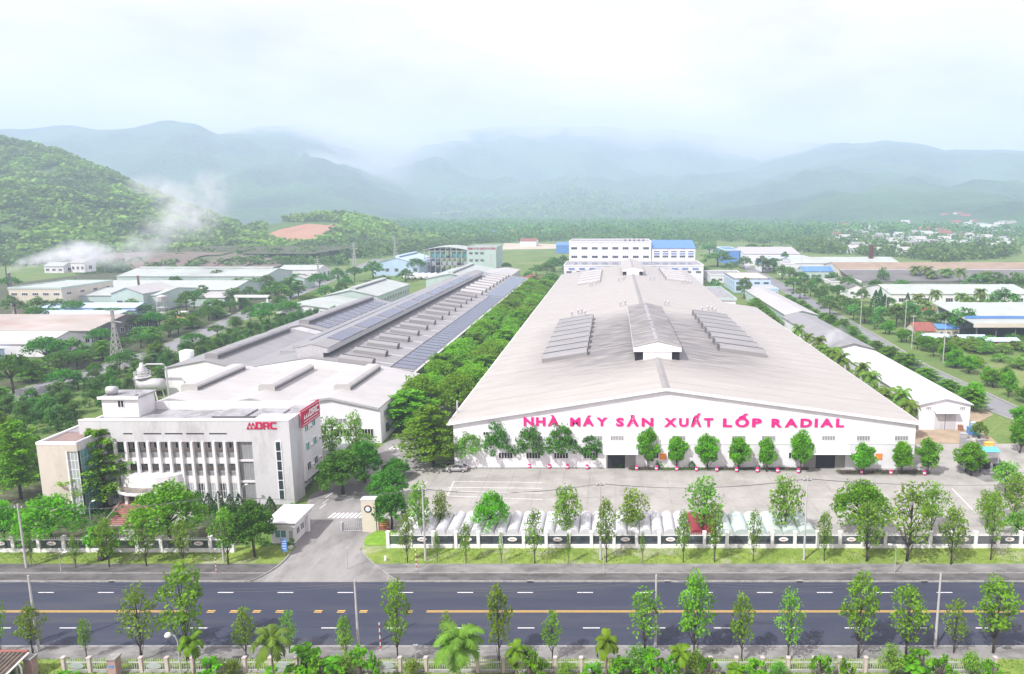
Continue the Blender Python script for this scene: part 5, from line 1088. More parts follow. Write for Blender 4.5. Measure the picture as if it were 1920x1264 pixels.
x, y = G(780, 1240); o = empty('sign_post', (x, y, 0), 'small steel post with flat top plate behind near fence', 'sign'); MB().tube([(x, y, 0), (x, y, 2.0)], .05, 6).build('post', 'metal', o); box('plate', 'metal', o, x - .3, x + .3, y - .1, y + .1, 2.0, 2.12)
x, y = G(723, 1053); o = empty('kerb_marker', (x, y, .2), 'short white marker stone on the right verge', 'marker'); MB().lathe((x, y, .2), [(.18, 0), (.14, .5), (.2, .55), (.05, .75)], 8).build('stone', 'trim', o); MB().lathe((x, y, .15), [(.3, 0), (.3, .1)], 8).build('foot', 'kerb', o)
for k, u in enumerate((208, 994, 1252, 1500, 1734)):
    x = G(u, 1093)[0]; dg_ = empty('storm_drain', (x, YN + .1, .1), nth(k + 1) + ' dark kerb drain from the left on far kerb', 'drain', 'kerb drains'); box('slot', 'dark', dg_, x - .42, x + .42, YN - .03, YN + .2, .02, .165); box('lintel', 'kerb', dg_, x - .5, x + .5, YN - .01, YN + .3, .166, .2)

# pavilion roof corner at the lower left
pr, pz = XZ(52, 1221, 69.5)
pv = empty('pavilion', (pr - 6, 66, 0), 'dark tiled pavilion roof corner with white gutter', 'pavilion')
M['darktile'] = mat('dark_roof_tile', (.10, .085, .07), .9, .35, 1.5, dirt=(.22, .15, .11), dscale=1.2, damt=.6)
MB().prism([(61, pz - 1.75), (69.4, pz - .25), (69.4, pz - .1), (61, pz - 1.6)], 'x', pr - 14, pr).build('roof', 'darktile', pv)
tm_ = MB().prism([(61, pz - 1.59), (69.4, pz - .09), (69.4, pz + .02), (61, pz - 1.48)], 'x', 0, .32).mesh('tile', 'darktile', Vector((0, 66, 0)))
for k in range(29): link('tile', tm_, pv, (-8 + k * .48, 0, 0))
MB().tube([(pr - 14, 69.5, pz), (pr, 69.5, pz)], .15, 6).build('ridge_tile', 'terracotta', pv); MB().tube([(pr + .15, 61, pz - 1.65), (pr + .15, 69.4, pz - .15)], .11, 6).build('gutter', 'trim', pv); MB().tube([(pr + .15, 68, pz - .4), (pr + .4, 68, pz - 1), (pr + .4, 68, 0)], .09, 6).build('downpipe', 'trim', pv)
for xx in (pr - 12, pr - .6): MB().tube([(xx, 68.5, 0), (xx, 68.5, pz - .4)], .12, 6).build('post', 'concrete_pole', pv)

# ------------------------------------------------------------------ trees near the camera
g1 = 'young trees along the near kerb'
for k, (u, vb, vt, w) in enumerate(((2, 1228, 1122, 36), (62, 1226, 1138, 58), (163, 1236, 1162, 32), (265, 1239, 1106, 84), (352, 1238, 1066, 104), (463, 1241, 1143, 52), (543, 1224, 1148, 42), (649, 1239, 1158, 42), (747, 1246, 1090, 68), (840, 1234, 1153, 40), (936, 1244, 1103, 64), (1036, 1241, 1149, 48), (1208, 1226, 1110, 84), (1302, 1241, 1080, 88), (1390, 1242, 1117, 64), (1477, 1239, 1111, 68), (1609, 1233, 1080, 88), (1698, 1231, 1104, 98), (1788, 1224, 1127, 54), (1862, 1224, 1088, 98))):
    plant_px('street', u, vb, vt, w * .92, f'{nth(k + 1)} slender young tree from the left along the near kerb', 'tree', g1, z=.13)
for k, (u, vt, w, kd) in enumerate(((505, 1166, 84, 'coconut'), (858, 1166, 118, 'coconut'), (355, 1180, 56, 'arecapalm'), (967, 1200, 52, 'arecapalm'), (1137, 1180, 62, 'arecapalm'), (1276, 1208, 56, 'arecapalm'), (622, 1232, 50, 'arecapalm'), (1712, 1236, 60, 'arecapalm'), (1380, 1246, 46, 'arecapalm'))):
    y = YNF - (3.5 if kd == 'coconut' else 1.2); x, z = XZ(u, vt, y); plant(kd, x, y, max(1.5, z), w * y / F, ('coconut palm with long drooping fronds at bottom left', 'broad coconut palm leaning over the near fence', 'bright areca palm beside the globe lamp', 'bright areca palm right of the broad coconut', 'bright yellow green areca palm before the road middle', 'areca palm before the big leafy tree', 'low palm behind the near fence left of middle', 'low palm behind the near fence at right', 'low palm tuft in the near hedge')[k], 'palm')
for k, (u, vt, w) in enumerate(sorted(((385, 1234, 60), (430, 1240, 40), (560, 1222, 110), (600, 1228, 60), (648, 1228, 46), (668, 1216, 60), (700, 1220, 30), (990, 1218, 50), (1010, 1224, 40), (1170, 1236, 70), (1195, 1216, 60), (1225, 1214, 60), (1255, 1226, 40), (1305, 1222, 46), (1330, 1234, 40), (1420, 1232, 60), (1460, 1244, 40), (1540, 1224, 46), (1590, 1236, 40), (1675, 1214, 56), (1730, 1220, 70), (1770, 1232, 50), (1825, 1226, 46), (1860, 1240, 50), (8, 1250, 60), (1060, 1246, 40), (1110, 1240, 40), (770, 1240, 40), (120, 1258, 40)))):
    y = YNF - .9 - (k % 3) * .7; x, z = XZ(u, vt, y); plant('bush' if k % 3 else 'sparse', x, y, max(.9, z), w * y / F, nth(k + 1) + ' leafy shrub from the left along the near fence', 'shrub', 'shrubs along the near fence', name='shrub')
# verge before the factory fence
g2 = 'verge trees before the fence'
VT = ((205, 1063, 977, 46), (275, 1061, 974, 44), (344, 1061, 980, 44), (428, 1058, 957, 54), (142, 1064, 1008, 22), (60, 1060, 1000, 20), (764, 1054, 965, 40), (820, 1054, 998, 16), (874, 1056, 984, 28), (940, 1056, 1000, 12), (1003, 1056, 958, 44), (1066, 1057, 1000, 12), (1137, 1054, 938, 46), (1205, 1055, 1000, 14), (1281, 1054, 962, 36), (1340, 1054, 948, 42), (1412, 1054, 960, 32), (1545, 1052, 962, 34), (1625, 1052, 946, 72), (1700, 1052, 914, 98), (1783, 1058, 955, 58), (1857, 1050, 924, 48))
STK = MB().tube([(-.45, 0, 0), (0, 0, 1.5)], .03, 4).tube([(.45, 0, 0), (0, 0, 1.5)], .03, 4).tube([(0, .45, 0), (0, 0, 1.5)], .03, 4).mesh('stake', 'palebark')
for k, (u, vb, vt, w) in enumerate(sorted(VT)):
    o = plant_px('street', u, vb, vt, w, f'{nth(k + 1)} tree from the left on the verge before the factory fence', 'tree', g2, z=.19)
    if w < 30: link('stake', STK, o, (0, 0, 0), 0, (1 / o.scale[0], 1 / o.scale[1], 1 / o.scale[2]))
g3 = 'pruned trees behind the car park fence'
for k, (u, vb, vt, w) in enumerate(((787, 1018, 912, 56), (828, 1000, 928, 42), (922, 1012, 922, 74), (1062, 1015, 918, 68), (1187, 1012, 924, 70), (1318, 1012, 903, 78), (1470, 1012, 902, 76), (1612, 1012, 900, 118), (1745, 1006, 912, 70))):
    plant_px('sparse' if k not in (2, 7) else 'dome', u, vb, vt, w, f'{nth(k + 1)} tree from the left standing among the car canopies', 'tree', g3)
for k, (u, vb, vt, w, kd, lab) in enumerate(((100, 1036, 928, 122, 'dome', 'broad bright green tree behind garden fence at left'), (14, 1036, 938, 80, 'dome', 'bright green tree cut by the left edge'), (320, 1036, 906, 146, 'dome', 'broad bright tree in the middle of the office garden'), (478, 1046, 938, 84, 'round', 'dense round tree beside the guard house'), (197, 948, 808, 108, 'tier', 'tall terraced tree before the office glass corner'), (40, 935, 795, 92, 'tier', 'terraced tree left of the beige office wing'), (4, 900, 775, 80, 'tier', 'farther terraced tree at the left edge'), (25, 870, 790, 60, 'tier', 'small terraced tree behind the left edge trees'),
        (643, 927, 842, 98, 'round', 'dark round tree standing in the drive'), (684, 905, 828, 70, 'round', 'second dark round tree behind it in the drive'), (742, 900, 860, 58, 'round', 'rearmost of three hedge trees right of drive'), (727, 945, 880, 78, 'round', 'middle of three hedge trees right of drive'), (735, 992, 915, 70, 'round', 'front of three hedge trees right of drive'), (597, 872, 785, 46, 'street', 'dark tree behind the office corner'), (625, 868, 786, 50, 'street', 'dark tree behind the motorbike shed'), (668, 868, 780, 44, 'sparse', 'light thin tree before the white shed'), (690, 870, 815, 52, 'street', 'small tree right of the light thin tree'),
        (812, 872, 764, 108, 'tier', 'big terraced tree at the left hall corner'), (884, 874, 800, 76, 'dome', 'bright tree beside the big terraced tree'), (195, 1050, 985, 70, 'bush', 'clipped yellow green bush behind the garden fence'))):
    plant_px(kd, u, vb, vt, w, lab, 'tree', None, name='tree' if kd != 'bush' else 'shrub')
g4 = 'small trees along the hall front'
for k, (u, vb, vt, w) in enumerate(((936, 874, 777, 56), (995, 874, 789, 60), (1053, 873, 787, 72), (1108, 874, 805, 50), (1215, 879, 809, 47), (1269, 879, 823, 45), (1327, 881, 821, 50), (1384, 881, 825, 45), (1437, 884, 826, 42), (1500, 884, 815, 47), (1618, 889, 836, 47), (1690, 889, 833, 50), (1740, 890, 829, 48))):
    plant_px('facade' if k > 3 else 'round', u, vb, vt, w * (.98 if k > 3 else 1.08), f'{nth(k + 1)} small tree from the left before the white hall front', 'tree', g4, z=.2)
for k, (u, vb, vt, w) in enumerate(((355, 955, 918, 20), (373, 958, 922, 20), (393, 962, 925, 21), (412, 963, 922, 20), (433, 964, 927, 20), (450, 966, 926, 20), (508, 966, 932, 21))): plant_px('cone', u, vb, vt, w, f'{nth(k + 1)} dark clipped cypress from the left before the office', 'cypress', 'cypresses before the office')
x, y = G(551, 962); pt = empty('potted_plant', (x, y, 0), 'potted green plant at the office corner', 'potted plant'); MB().lathe((x, y, 0), [(.35, 0), (.5, .45), (.55, .5), (.4, .5)], 12).build('pot', 'terracotta', pt); link('crown', PROTO['bush'][0][1], pt, (0, 0, .4), 0, (.9, .9, .9))
for k, (u, vb) in enumerate(((229, 966), (214, 978), (242, 950), (545, 1030))):
    x, y = G(u, vb); pt = empty('potted_plant', (x, y, 0), ('potted palm beside the stairs, middle', 'potted palm at the foot of the stairs', 'potted palm at the head of the stairs', 'potted plant in the concrete box by the blue sign')[k], 'potted plant'); MB().lathe((x, y, 0), [(.3, 0), (.42, .5), (.3, .5)], 10).build('pot', 'white', pt); link('crown', PROTO['bush'][1][1], pt, (0, 0, .45), 0, (.8, .8, .9))
for k, u in enumerate((913, 1065, 1075, 1125, 1163, 1236, 1298)):   # clipped bushes in the beds
    x, y = G(u, 875 + (u - 880) * .018); plant('cone' if k % 2 == 0 else 'bush', x, y + .6, 2.2 if k < 3 else 1.6, 1.4, nth(k + 1) + ' clipped bush from the left in the hall beds', 'shrub', 'clipped bushes in the beds', name='shrub', z=.25)
rng = np.random.default_rng(5)
def groundcover(label, rects, n, size, leaf, z=.27, h=.3):
    C = []
    for (x0, x1, y0, y1) in rects:
        m = int(n * (x1 - x0) * (y1 - y0)); C.append(np.stack([rng.uniform(x0, x1, m), rng.uniform(y0, y1, m), z + rng.uniform(0, h, m)], 1))
    o = link('ground_cover', np_mesh('ground_cover', *leaf_quads(rng, np.concatenate(C), size, .2), [L[leaf]])); props(o, label, 'ground cover', None, 'stuff')
b0, b1, b2 = BEDS
groundcover('purple hedge plants in the right hall beds', [(b1[0] + 18, b1[1] - .5, b1[2] + .3, b1[3] - .2), (b2[0] + .5, b2[1] - .5, b2[2] + .3, b2[3] - .2), (b1[0] + .5, b1[0] + 7, b1[2] + .3, b1[3] - .2)], 26, .22, 'flower')
groundcover('low green plants in the left hall beds', [(b0[0] + .6, b0[1] - .5, b0[2] + .3, b0[3] - .2), (b1[0] + 7, b1[0] + 18, b1[2] + .3, b1[3] - .2)], 16, .2, 'dome', h=.2)
groundcover('low garden plants before the office', [(-100, -84, 106, 112), (-71, -60, 106, 113)], 9, .35, 'dark', .0, .8)
groundcover('weeds and grass tufts on the verges', [(-140, -62, YG + .1, YF - .4), (-33, 130, YG + .1, YF - .4)], 7, .24, 'pale', .19, .1)
groundcover('weeds and grass tufts along the near fence', [(-90, 90, YNF - 3.5, YNF + 2.4)], 8, .3, 'pale', .12, .22)
# ------------------------------------------------------------------ buildings behind and beside
def gable_y(name, x0, x1, y0, y1, ze, zr, wall, roof, label, cat='hall', mon=False, wins=0, ewins=0, wwins=0, group=None, wm='glass'):
    """ridge runs away from the camera"""
    xr = (x0 + x1) / 2; r = empty(name, (xr, y0, 0), label, cat, group)
    MB().prism([(x0, 0), (x1, 0), (x1, ze), (xr, zr), (x0, ze)], 'y', y0, y1).build('wall', wall, r)
    t = .25; o = .5
    for s, a in ((-1, x0 - o), (1, x1 + o)):
        d = (zr - ze) / (xr - x0) * o; MB().prism([(a, ze - d + .03), (xr, zr + .03), (xr, zr + t), (a, ze - d + t)][::s], 'y', y0 - o, y1 + o).build('roof_slope', roof, r)
    if mon:
        m = MB().prism([(xr - 1.6, zr - .4), (xr + 1.6, zr - .4), (xr + 1.6, zr + 1.), (xr + 1.1, zr + 1.4), (xr - 1.1, zr + 1.4), (xr - 1.6, zr + 1.)], 'y', y0 + 3, y1 - 3).build('roof_monitor', roof, r); box('opening', 'dkmetal', m, xr + 1.6, xr + 1.66, y0 + 3.3, y1 - 3.3, zr + .1, zr + .7)
    for k in range(wins): window(r, x0 + (x1 - x0) * (k + .5) / wins, y0, ze * .35, min(3, (x1 - x0) / wins * .55), ze * .3, 'S', 3, 1, 'trim', wm)
    for k in range(ewins): window(r, x1, y0 + (y1 - y0) * (k + .5) / ewins, ze * .3, min(3, (y1 - y0) / ewins * .55), ze * .35, 'E', 3, 1, 'trim', wm)
    for k in range(wwins): window(r, x0, y0 + (y1 - y0) * (k + .5) / wwins, ze * .3, min(3, (y1 - y0) / wwins * .55), ze * .35, 'W', 3, 1, 'trim', wm)
    return r
def gable_x(name, x0, x1, y0, y1, ze, zr, wall, roof, label, cat='hall', ewins=0, wins=0, mon=False, group=None, wm='glass', zr_y=None, wwins=0):
    """ridge runs across, gables face left and right"""
    yr = zr_y or (y0 + y1) / 2; r = empty(name, ((x0 + x1) / 2, y0, 0), label, cat, group)
    MB().prism([(y0, 0), (y1, 0), (y1, ze), (yr, zr), (y0, ze)], 'x', x0, x1).build('wall', wall, r); t, o = .25, .4; d = (zr - ze) / (yr - y0) * o
    MB().prism([(y0 - o, ze - d + .03), (yr, zr + .03), (yr, zr + t), (y0 - o, ze - d + t)], 'x', x0 - o, x1 + o).build('roof_slope', roof, r); MB().prism([(yr, zr + .03), (y1 + o, ze - d + .03), (y1 + o, ze - d + t), (yr, zr + t)], 'x', x0 - o, x1 + o).build('roof_slope', roof, r)
    if mon: MB().prism([(yr - 1.6, zr - .3), (yr + 1.6, zr - .3), (yr + 1.6, zr + .9), (yr, zr + 1.4), (yr - 1.6, zr + .9)], 'x', x0 + 3, x1 - 3).build('roof_monitor', roof, r)
    for k in range(ewins): window(r, x1, y0 + (y1 - y0) * (k + .5) / ewins, ze * .3, min(3, (y1 - y0) / ewins * .5), ze * .4, 'E', 2, 1, 'trim', wm)
    for k in range(wwins): window(r, x0, y0 + (y1 - y0) * (k + .5) / wwins, ze * .3, min(3, (y1 - y0) / wwins * .5), ze * .4, 'W', 2, 1, 'trim', wm)
    for k in range(wins): window(r, x0 + (x1 - x0) * (k + .5) / wins, y0, ze * .3, min(4, (x1 - x0) / wins * .55), ze * .35, 'S', 3, 1, 'trim', wm)
    return r
def flat(name, x0, x1, y0, y1, h, wall, roof, label, cat='building', rows=(), par='trim', group=None, z=0, wm='glass', ew=0, ww=0):
    r = empty(name, ((x0 + x1) / 2, y0, z), label, cat, group); box('wall', wall, r, x0, x1, y0, y1, z, z + h); box('roof', roof, r, x0 + .3, x1 - .3, y0 + .3, y1 - .3, z + h + .005, z + h + .1)
    for a in ((x0 - .2, x1 + .2, y0 - .2, y0 + .28), (x0 - .2, x1 + .2, y1 - .28, y1 + .2), (x0 - .2, x0 + .28, y0 + .29, y1 - .29), (x1 - .28, x1 + .2, y0 + .29, y1 - .29)): box('parapet', par, r, *a, z + h + .005 - .3, z + h + .55)
    for zz, n, w, hh in rows:
        for k in range(n): window(r, x0 + (x1 - x0) * (k + .5) / n, y0, z + zz, w, hh, 'S', 3, 1, 'trim', wm)
        for k in range(ew): window(r, x1, y0 + (y1 - y0) * (k + .5) / ew, z + zz, w, hh, 'E', 3, 1, 'trim', wm)
        for k in range(ww): window(r, x0, y0 + (y1 - y0) * (k + .5) / ww, z + zz, w, hh, 'W', 3, 1, 'trim', wm)
    return r
# --- far end of the main hall: white block with blue bands, two steps
fb = flat('warehouse_block', -32, 58.5, 442, 478, 15.0, 'whitewall', 'roofslab', 'lower white block with blue bands at the end of hall', 'building', [(10.2, 14, 3.4, 1.4)], 'trim')
for k in range(13): box('blue_band', 'blue', fb, -29 + k * 6.7, -25.2 + k * 6.7, 441.7, 441.79, 12.6, 13.5)
for a in ((-26, 9), (14, 52)): box('solar_panel', 'solar', fb, a[0], a[1], 446, 472, 15.15, 15.3)
ft = flat('warehouse_block', -31, 26.5, 479.5, 520, 28.4, 'whitewall', 'roofslab', 'tall white block with two rows of windows behind hall', 'building', [(17.2, 8, 4.2, 1.8), (23.2, 8, 4.2, 1.8)], 'trim')
for k in range(5): box('roof_box', 'dkmetal', ft, 8 + k * 3.2, 9.2 + k * 3.2, 490, 492, 28.5, 29.8)
f2 = gable_x('warehouse_block', 27, 57.5, 480, 530, 24, 28.5, 'whitewall', 'blue', 'white block with blue roof behind the hall, right half', 'building')
for k in range(5): window(f2, 30.5 + k * 6, 480, 17.5, 4, 1.6, 'S', 4); window(f2, 30.5 + k * 6, 480, 21.3, 4, .9, 'S', 4); box('blue_band', 'blue', f2, 28.5 + k * 6, 32.5 + k * 6, 479.8, 479.99, 19.8, 20.6)
x, y = G(1043, 475); gable_x('blue_shed', G(1043, 475)[0], G(1068, 475)[0], y, y + 30, 9, 12, 'blue', 'blue', 'blue shed far behind the avenue trees', 'shed')
# --- green office and steel frame at the end of the left halls
go = flat('office_block', -116.5, -93, 545, 575, 21.0, 'green', 'roofslab', 'pale green factory office with red lettering on top', 'building', [(5, 1, 2, 1)], 'green')
for k in range(3):
    for z in (9.6, 15.3): window(go, -113.5 + k * 4.4, 545, z, 2.8, 1.5, 'S', 3); box('sunshade', 'dkmetal', go, -115 + k * 4.4, -112 + k * 4.4, 544.6, 544.95, z + 1.9, z + 2.05)
box('stair_bay', 'green', go, -101, -93.2, 543.4, 544.98, 0, 19); box('stair_window', 'greytile', go, -98.2, -96.6, 543.3, 543.39, 7, 17)
lg2 = empty('roof_lettering', (-105, 544.8, 19.4), 'red company name along the green office roof edge', 'lettering'); lettering(lg2, 'CÔNG TY CP CAO SU ĐÀ NẴNG', -116, -93.8, 544.7, 19.3, 1.5, 'crimson', gap=.12, space=.5, bold=.04)
sf = empty('steel_frame_building', (-135, 552, 0), 'unfinished steel frame building with curved green glass top', 'building')
for k in range(9):
    for yy in (552, 566, 580): MB().tube([(-152.5 + k * 4.3, yy, 0), (-152.5 + k * 4.3, yy, 18 + 2.2 * math.sin(math.pi * k / 8))], .35, 5).build('column', 'metal', sf)
for z in (6, 12, 18): box('floor_slab', 'roofslab', sf, -153, -117.5, 551.6, 580.4, z - .4, z)
for k in range(8):
    for z, gm in ((.3, 'glass'), (6.3, 'frost'), (12.3, 'teal')):
        if (k * 3 + int(z)) % 4: box('glass_panel', gm, sf, -152 + k * 4.3, -148.7 + k * 4.3, 553, 553.1, z, z + (4.6 if gm == 'teal' else 3.4))
MB().prism([(-153 + 35.5 * k / 10, 18.3 + 2.4 * math.sin(math.pi * k / 10)) for k in range(11)] + [(-117.5 - 35.5 * k / 10, 18.7 + 2.4 * math.sin(math.pi * (10 - k) / 10)) for k in range(11)], 'y', 551, 581).build('curved_roof', 'greenroof', sf)
gable_y('blue_grey_shed', -186, -150, 528, 585, 9, 14, 'ltblue', 'ltblue', 'light blue shed left of the steel frame building', 'shed', True, 5)
gable_y('green_hall', -152, -124, 356, 412, 6.2, 9.3, 'green', 'greenroof', 'pale green hall with a row of side windows', 'hall', True, 0, 12)
gable_y('green_hall', -158, -130, 316, 350, 5, 7, 'white', 'greenroof', 'low white hall with pale green roof before the green one', 'hall')
gable_y('green_hall', -118, -88, 428, 500, 8, 11, 'green', 'greenroof', 'pale green hall at the end of the solar roof', 'hall', True)
gable_y('white_hall', -86, -66, 430, 480, 9, 10.5, 'green', 'rooflight', 'pale hall with flat cream roof before the green office', 'hall', False, 3, 4)
gable_y('red_roof_shed', -63, -52, 430, 480, 4, 6, 'white', 'terracotta', 'low shed with dull red roof by the avenue end', 'shed')
for k in range(7): x = -152 + k * 4.6; b_ = empty('pipe_rack', (x, 500, 0), nth(k + 1) + ' white tank from left before the steel frame', 'tank', 'white tanks'); MB().tube([(x, 497, 2.2), (x, 498, 2.2), (x, 512, 2.2), (x, 513, 2.2)], [.8, 2., 2., .8], 10).build('drum', 'trim', b_, True); box('cradle', 'kerb', b_, x - 1.2, x + 1.2, 499, 500, 0, .8)
# --- left side sheds
gable_x('old_warehouse', -330, -201, 258, 297, 5.4, 8.6, 'roofash', 'roofold', 'old warehouse with rust stained roof at the left edge', 'warehouse', ewins=8)
gable_x('old_warehouse', -330, -200, 236, 257, 4.6, 7.2, 'white', 'rooflight', 'cream roofed warehouse before the rusty one', 'warehouse', ewins=5, wm='dark')
gable_x('blue_shed', -330, -213, 222, 234, 3.2, 4.6, 'ltblue', 'ltblue', 'small blue roofed shed at the lower left edge', 'shed')
flat('factory_block', -297, -271, 333, 368, 13.0, 'cream', 'greenroof', 'tall cream block with green side wall at left', 'building', [(9.5, 5, 3, 1.3)], 'green', ew=4)
gable_x('green_hall', -300, -232, 344, 378, 8, 10, 'green', 'greenroof', 'pale green hall behind the blue sheds', 'hall', wins=5)
gable_y('green_house', -252, -236, 340, 366, 9.5, 12.5, 'green', 'rooflight', 'narrow pale green gabled block with a chimney', 'building', False, 2)
gable_x('blue_shed', -275, -228, 322, 334, 5, 6.4, 'ltblue', 'ltblue', 'light blue lean shed before the green halls', 'shed')
M['blueroof2'] = mat('violet_blue_roof', (.42, .50, .68), .5, .08, .2)
gable_x('blue_shed', -268, -226, 308, 320, 3.6, 4.8, 'ltblue', 'blueroof2', 'long violet blue roofed shed by the trees', 'shed')
gh1 = gable_x('green_hall', -320, -216, 384, 420, 6, 9.5, 'green', 'greenroof', 'long pale green hall with a solar striped roof', 'hall')
for k in range(14): MB().prism([(386, 6.55), (400, 9.28), (400, 9.36), (386, 6.63)], 'x', -300 + k * 5.6, -295.6 + k * 5.6).build('solar_panel', 'solar', gh1)
gable_x('green_hall', -330, -232, 452, 492, 7, 10.5, 'green', 'greenroof', 'farthest long pale green hall at left', 'hall', mon=True)
gable_x('green_hall', -232, -208, 362, 380, 4.5, 6.5, 'green', 'rooflight', 'small pale hall beside the left road', 'hall', ewins=3)
gable_x('green_house', -243, -214, 494, 515, 7.6, 10.2, 'white', 'greenroof', 'two storey green roofed house beside the far road', 'house', wins=4, ewins=3)
gable_y('green_house', -208, -200, 440, 455, 7, 8.6, 'green', 'rooflight', 'small green house among trees by the far road', 'house', False, 2)
for k, (u, v, w, h, lab) in enumerate(((102, 512, 36, 4.5, 'white bungalow with green roof on the terrace'), (147, 511, 26, 6.5, 'white two storey house on the terrace'))):
    x, y = G(u, v, 9.); r = gable_x('white_house', x - w * y / F / 2, x + w * y / F / 2, y, y + 10, h, h + 2.2, 'white', ('greenroof', 'rooflight')[k], lab, 'house', wins=3, ewins=1); r.location.z += 9
def chimney(x, y, h, r0, r1, m_, label): o = empty('chimney', (x, y, 0), label, 'chimney'); MB().lathe((x, y, 0), [(r0, 0), (r1, h), (r1 + .15, h), (r1 + .15, h + .4), (r1 * .6, h + .4)], 14).build('stack', m_, o, True); MB().lathe((x, y, 0), [(r0 * 1.5, 0), (r0 * 1.5, 1), (r0, 1.2)], 12).build('foot', 'kerb', o); MB().lathe((x, y, h * .8), [(r1 * 1.06 + .1, 0), (r1 * 1.06 + .1, .3)], 12).build('band', 'dkmetal', o); return o
CH = (XZ(21, 545, 372)[0], 372); chimney(*CH, XZ(21, 512, 372)[1], .9, .6, 'metal', 'smoking grey chimney behind the cream block'); chimney(-246, 352, 17, .6, .5, 'rust', 'short rusty chimney on the green block'); chimney(XZ(10, 500, 430)[0], 430, XZ(10, 480, 430)[1], .4, .25, 'metal', 'thin mast at the left edge')
x, y = G(1631, 512); chimney(x, y, XZ(1631, 460, y)[1], 2.2, 1.6, 'brick', 'dark red brick chimney behind the tan warehouse')
wtw = empty('water_tower', (*G(307, 596), 0), 'steel frame water tower among the trees', 'tower'); x, y = G(307, 596)
for a in (-1.8, 1.8):
    for b_ in (-1.8, 1.8): MB().tube([(x + a, y + b_, 0), (x + a * .9, y + b_ * .9, 8)], .15, 5).build('leg', 'concrete_pole', wtw)
for z in (2.5, 5): box('brace', 'concrete_pole', wtw, x - 1.9, x + 1.9, y - 1.9, y + 1.9, z, z + .2)
MB().lathe((x, y, 8), [(2.2, 0), (2.3, 2.4), (.4, 3.1)], 12).build('tank', 'concrete_pole', wtw)
x, y = G(339, 598); flat('hut', x - 2, x + 2, y, y + 3, 2.8, 'yellow', 'rooflight', 'small orange hut in the grass by the road', 'hut', [(.4, 1, 1.2, 1.6)])
gx, gy = -188, 352; gtt = empty('gate_portal', (gx, gy, 0), 'white concrete portal over the left road', 'gate')
for s in (-8, 8): box('pier', 'white', gtt, gx + s - .5, gx + s + .5, gy, gy + 1.2, 0, 6)
box('beam', 'white', gtt, gx - 9, gx + 9, gy - .2, gy + 1.4, 6.01, 7.2)
for k, (dx, dy, c) in enumerate(((-2, 15, 'white'), (2, 30, 'grey'), (-1, -22, 'white'))): car(gx + dx, gy + dy, math.pi / 2, c, ('white car just beyond the portal', 'grey car far up the left road', 'white car on the left road before the portal')[k], 0)
# --- right side
wh1 = gable_y('white_warehouse', 72.3, 84.3, GY(806), 216, 6.2, 7.6, 'whitewall', 'whiteroof', 'narrow white gabled warehouse with a grey sliding door', 'warehouse')
wy = GY(806); dd = box('sliding_door', 'greytile', wh1, 76, 81, wy - .08, wy, .05, 4.3); box('door_gap', 'dark', dd, 78.45, 78.55, wy - .1, wy - .081, .05, 4.3)
MB().prism([(wy - 1.5, 4.4), (wy - .02, 4.9), (wy - .02, 5.), (wy - 1.5, 4.5)], 'x', 75.6, 81.4).build('door_canopy', 'trim', wh1)
for x in (74.4, 82.4): window(wh1, x, wy, 4.9, 1.3, .8, 'S', 3, 1, 'trim', 'screen')
for k in range(7): window(wh1, 72.3, wy + 5 + k * 7.5, 1, 2, 2.4, 'W', 2, 1, 'trim', 'dark')
gable_y('grey_warehouse', 73.5, 87, 224, 292, 5.4, 7.2, 'white', 'roofgrey', 'long warehouse with pale grey roof behind the white one', 'warehouse'); gable_y('grey_warehouse', 76, 90, 297, 388, 5.4, 7.2, 'green', 'rooflight', 'farther long warehouse with pale roof', 'warehouse')
bo = flat('blue_office', 75, 97.5, 421, 461, 8.6, 'ltblue', 'cream', 'light blue two storey office with overhanging flat roof', 'building', [(1.2, 4, 3.4, 1.8), (5, 4, 3.4, 1.8)], 'roofslab', ww=6); box('roof_overhang', 'trim', bo, 73.2, 99.3, 419.2, 462.8, 8.4, 8.62) if False else None
flat('blue_office', 80, 97, 398.5, 419.5, 4.8, 'ltblue', 'rooflight', 'low blue porch wing before the blue office', 'building', [(.6, 4, 3.2, 2.6)], 'ltblue')
flat('grey_shed', 68, 92, 478, 510, 5.5, 'white', 'roofslab', 'low grey flat roofed shed behind the blue office', 'shed', [(1.4, 5, 2.8, 1.6)])
gable_x('white_blue_factory', 119, 170, 622, 690, 10.5, 15, 'whitewall', 'rooflight', 'white factory with blue end at the far right', 'factory', wins=6, wwins=5); flat('blue_factory', 104, 118, 640, 690, 13, 'blue', 'blue', 'blue block joined to the white factory', 'factory', [(4, 2, 3, 2)])
flat('white_blue_factory', 131, 172, 592, 618, 9, 'whitewall', 'blueroof2', 'white factory with red brown window strip', 'factory', [(3.5, 7, 4.2, 2.2)], wm='rust'); flat('white_blue_factory', 122, 139, 560, 588, 6.5, 'whitewall', 'blue', 'small white block with a blue corner', 'factory', [(2, 4, 2.4, 1.6)], 'blue')
gable_x('green_hall', 141, 225, 535, 575, 9, 12.5, 'white', 'greenroof', 'long hall with pale green roof behind the tan warehouse', 'hall', wwins=5)
flat('white_office', 131, 140, 526, 548, 9.5, 'white', 'roofslab', 'white two storey office by the roadside trees', 'building', [(1.4, 3, 2, 1.5), (5.4, 3, 2, 1.5)])
gable_x('blue_roof_shed', 139, 163, 498, 514, 6.2, 9, 'green', 'blue', 'shed with bright blue roof beside the tan warehouse', 'shed', wins=5, wwins=2)
tw = gable_x('tan_warehouse', 161, 330, 486, 522, 9, 12.2, 'cream', 'rooftan', 'very long old warehouse with tan upper roof', 'warehouse', wwins=6)
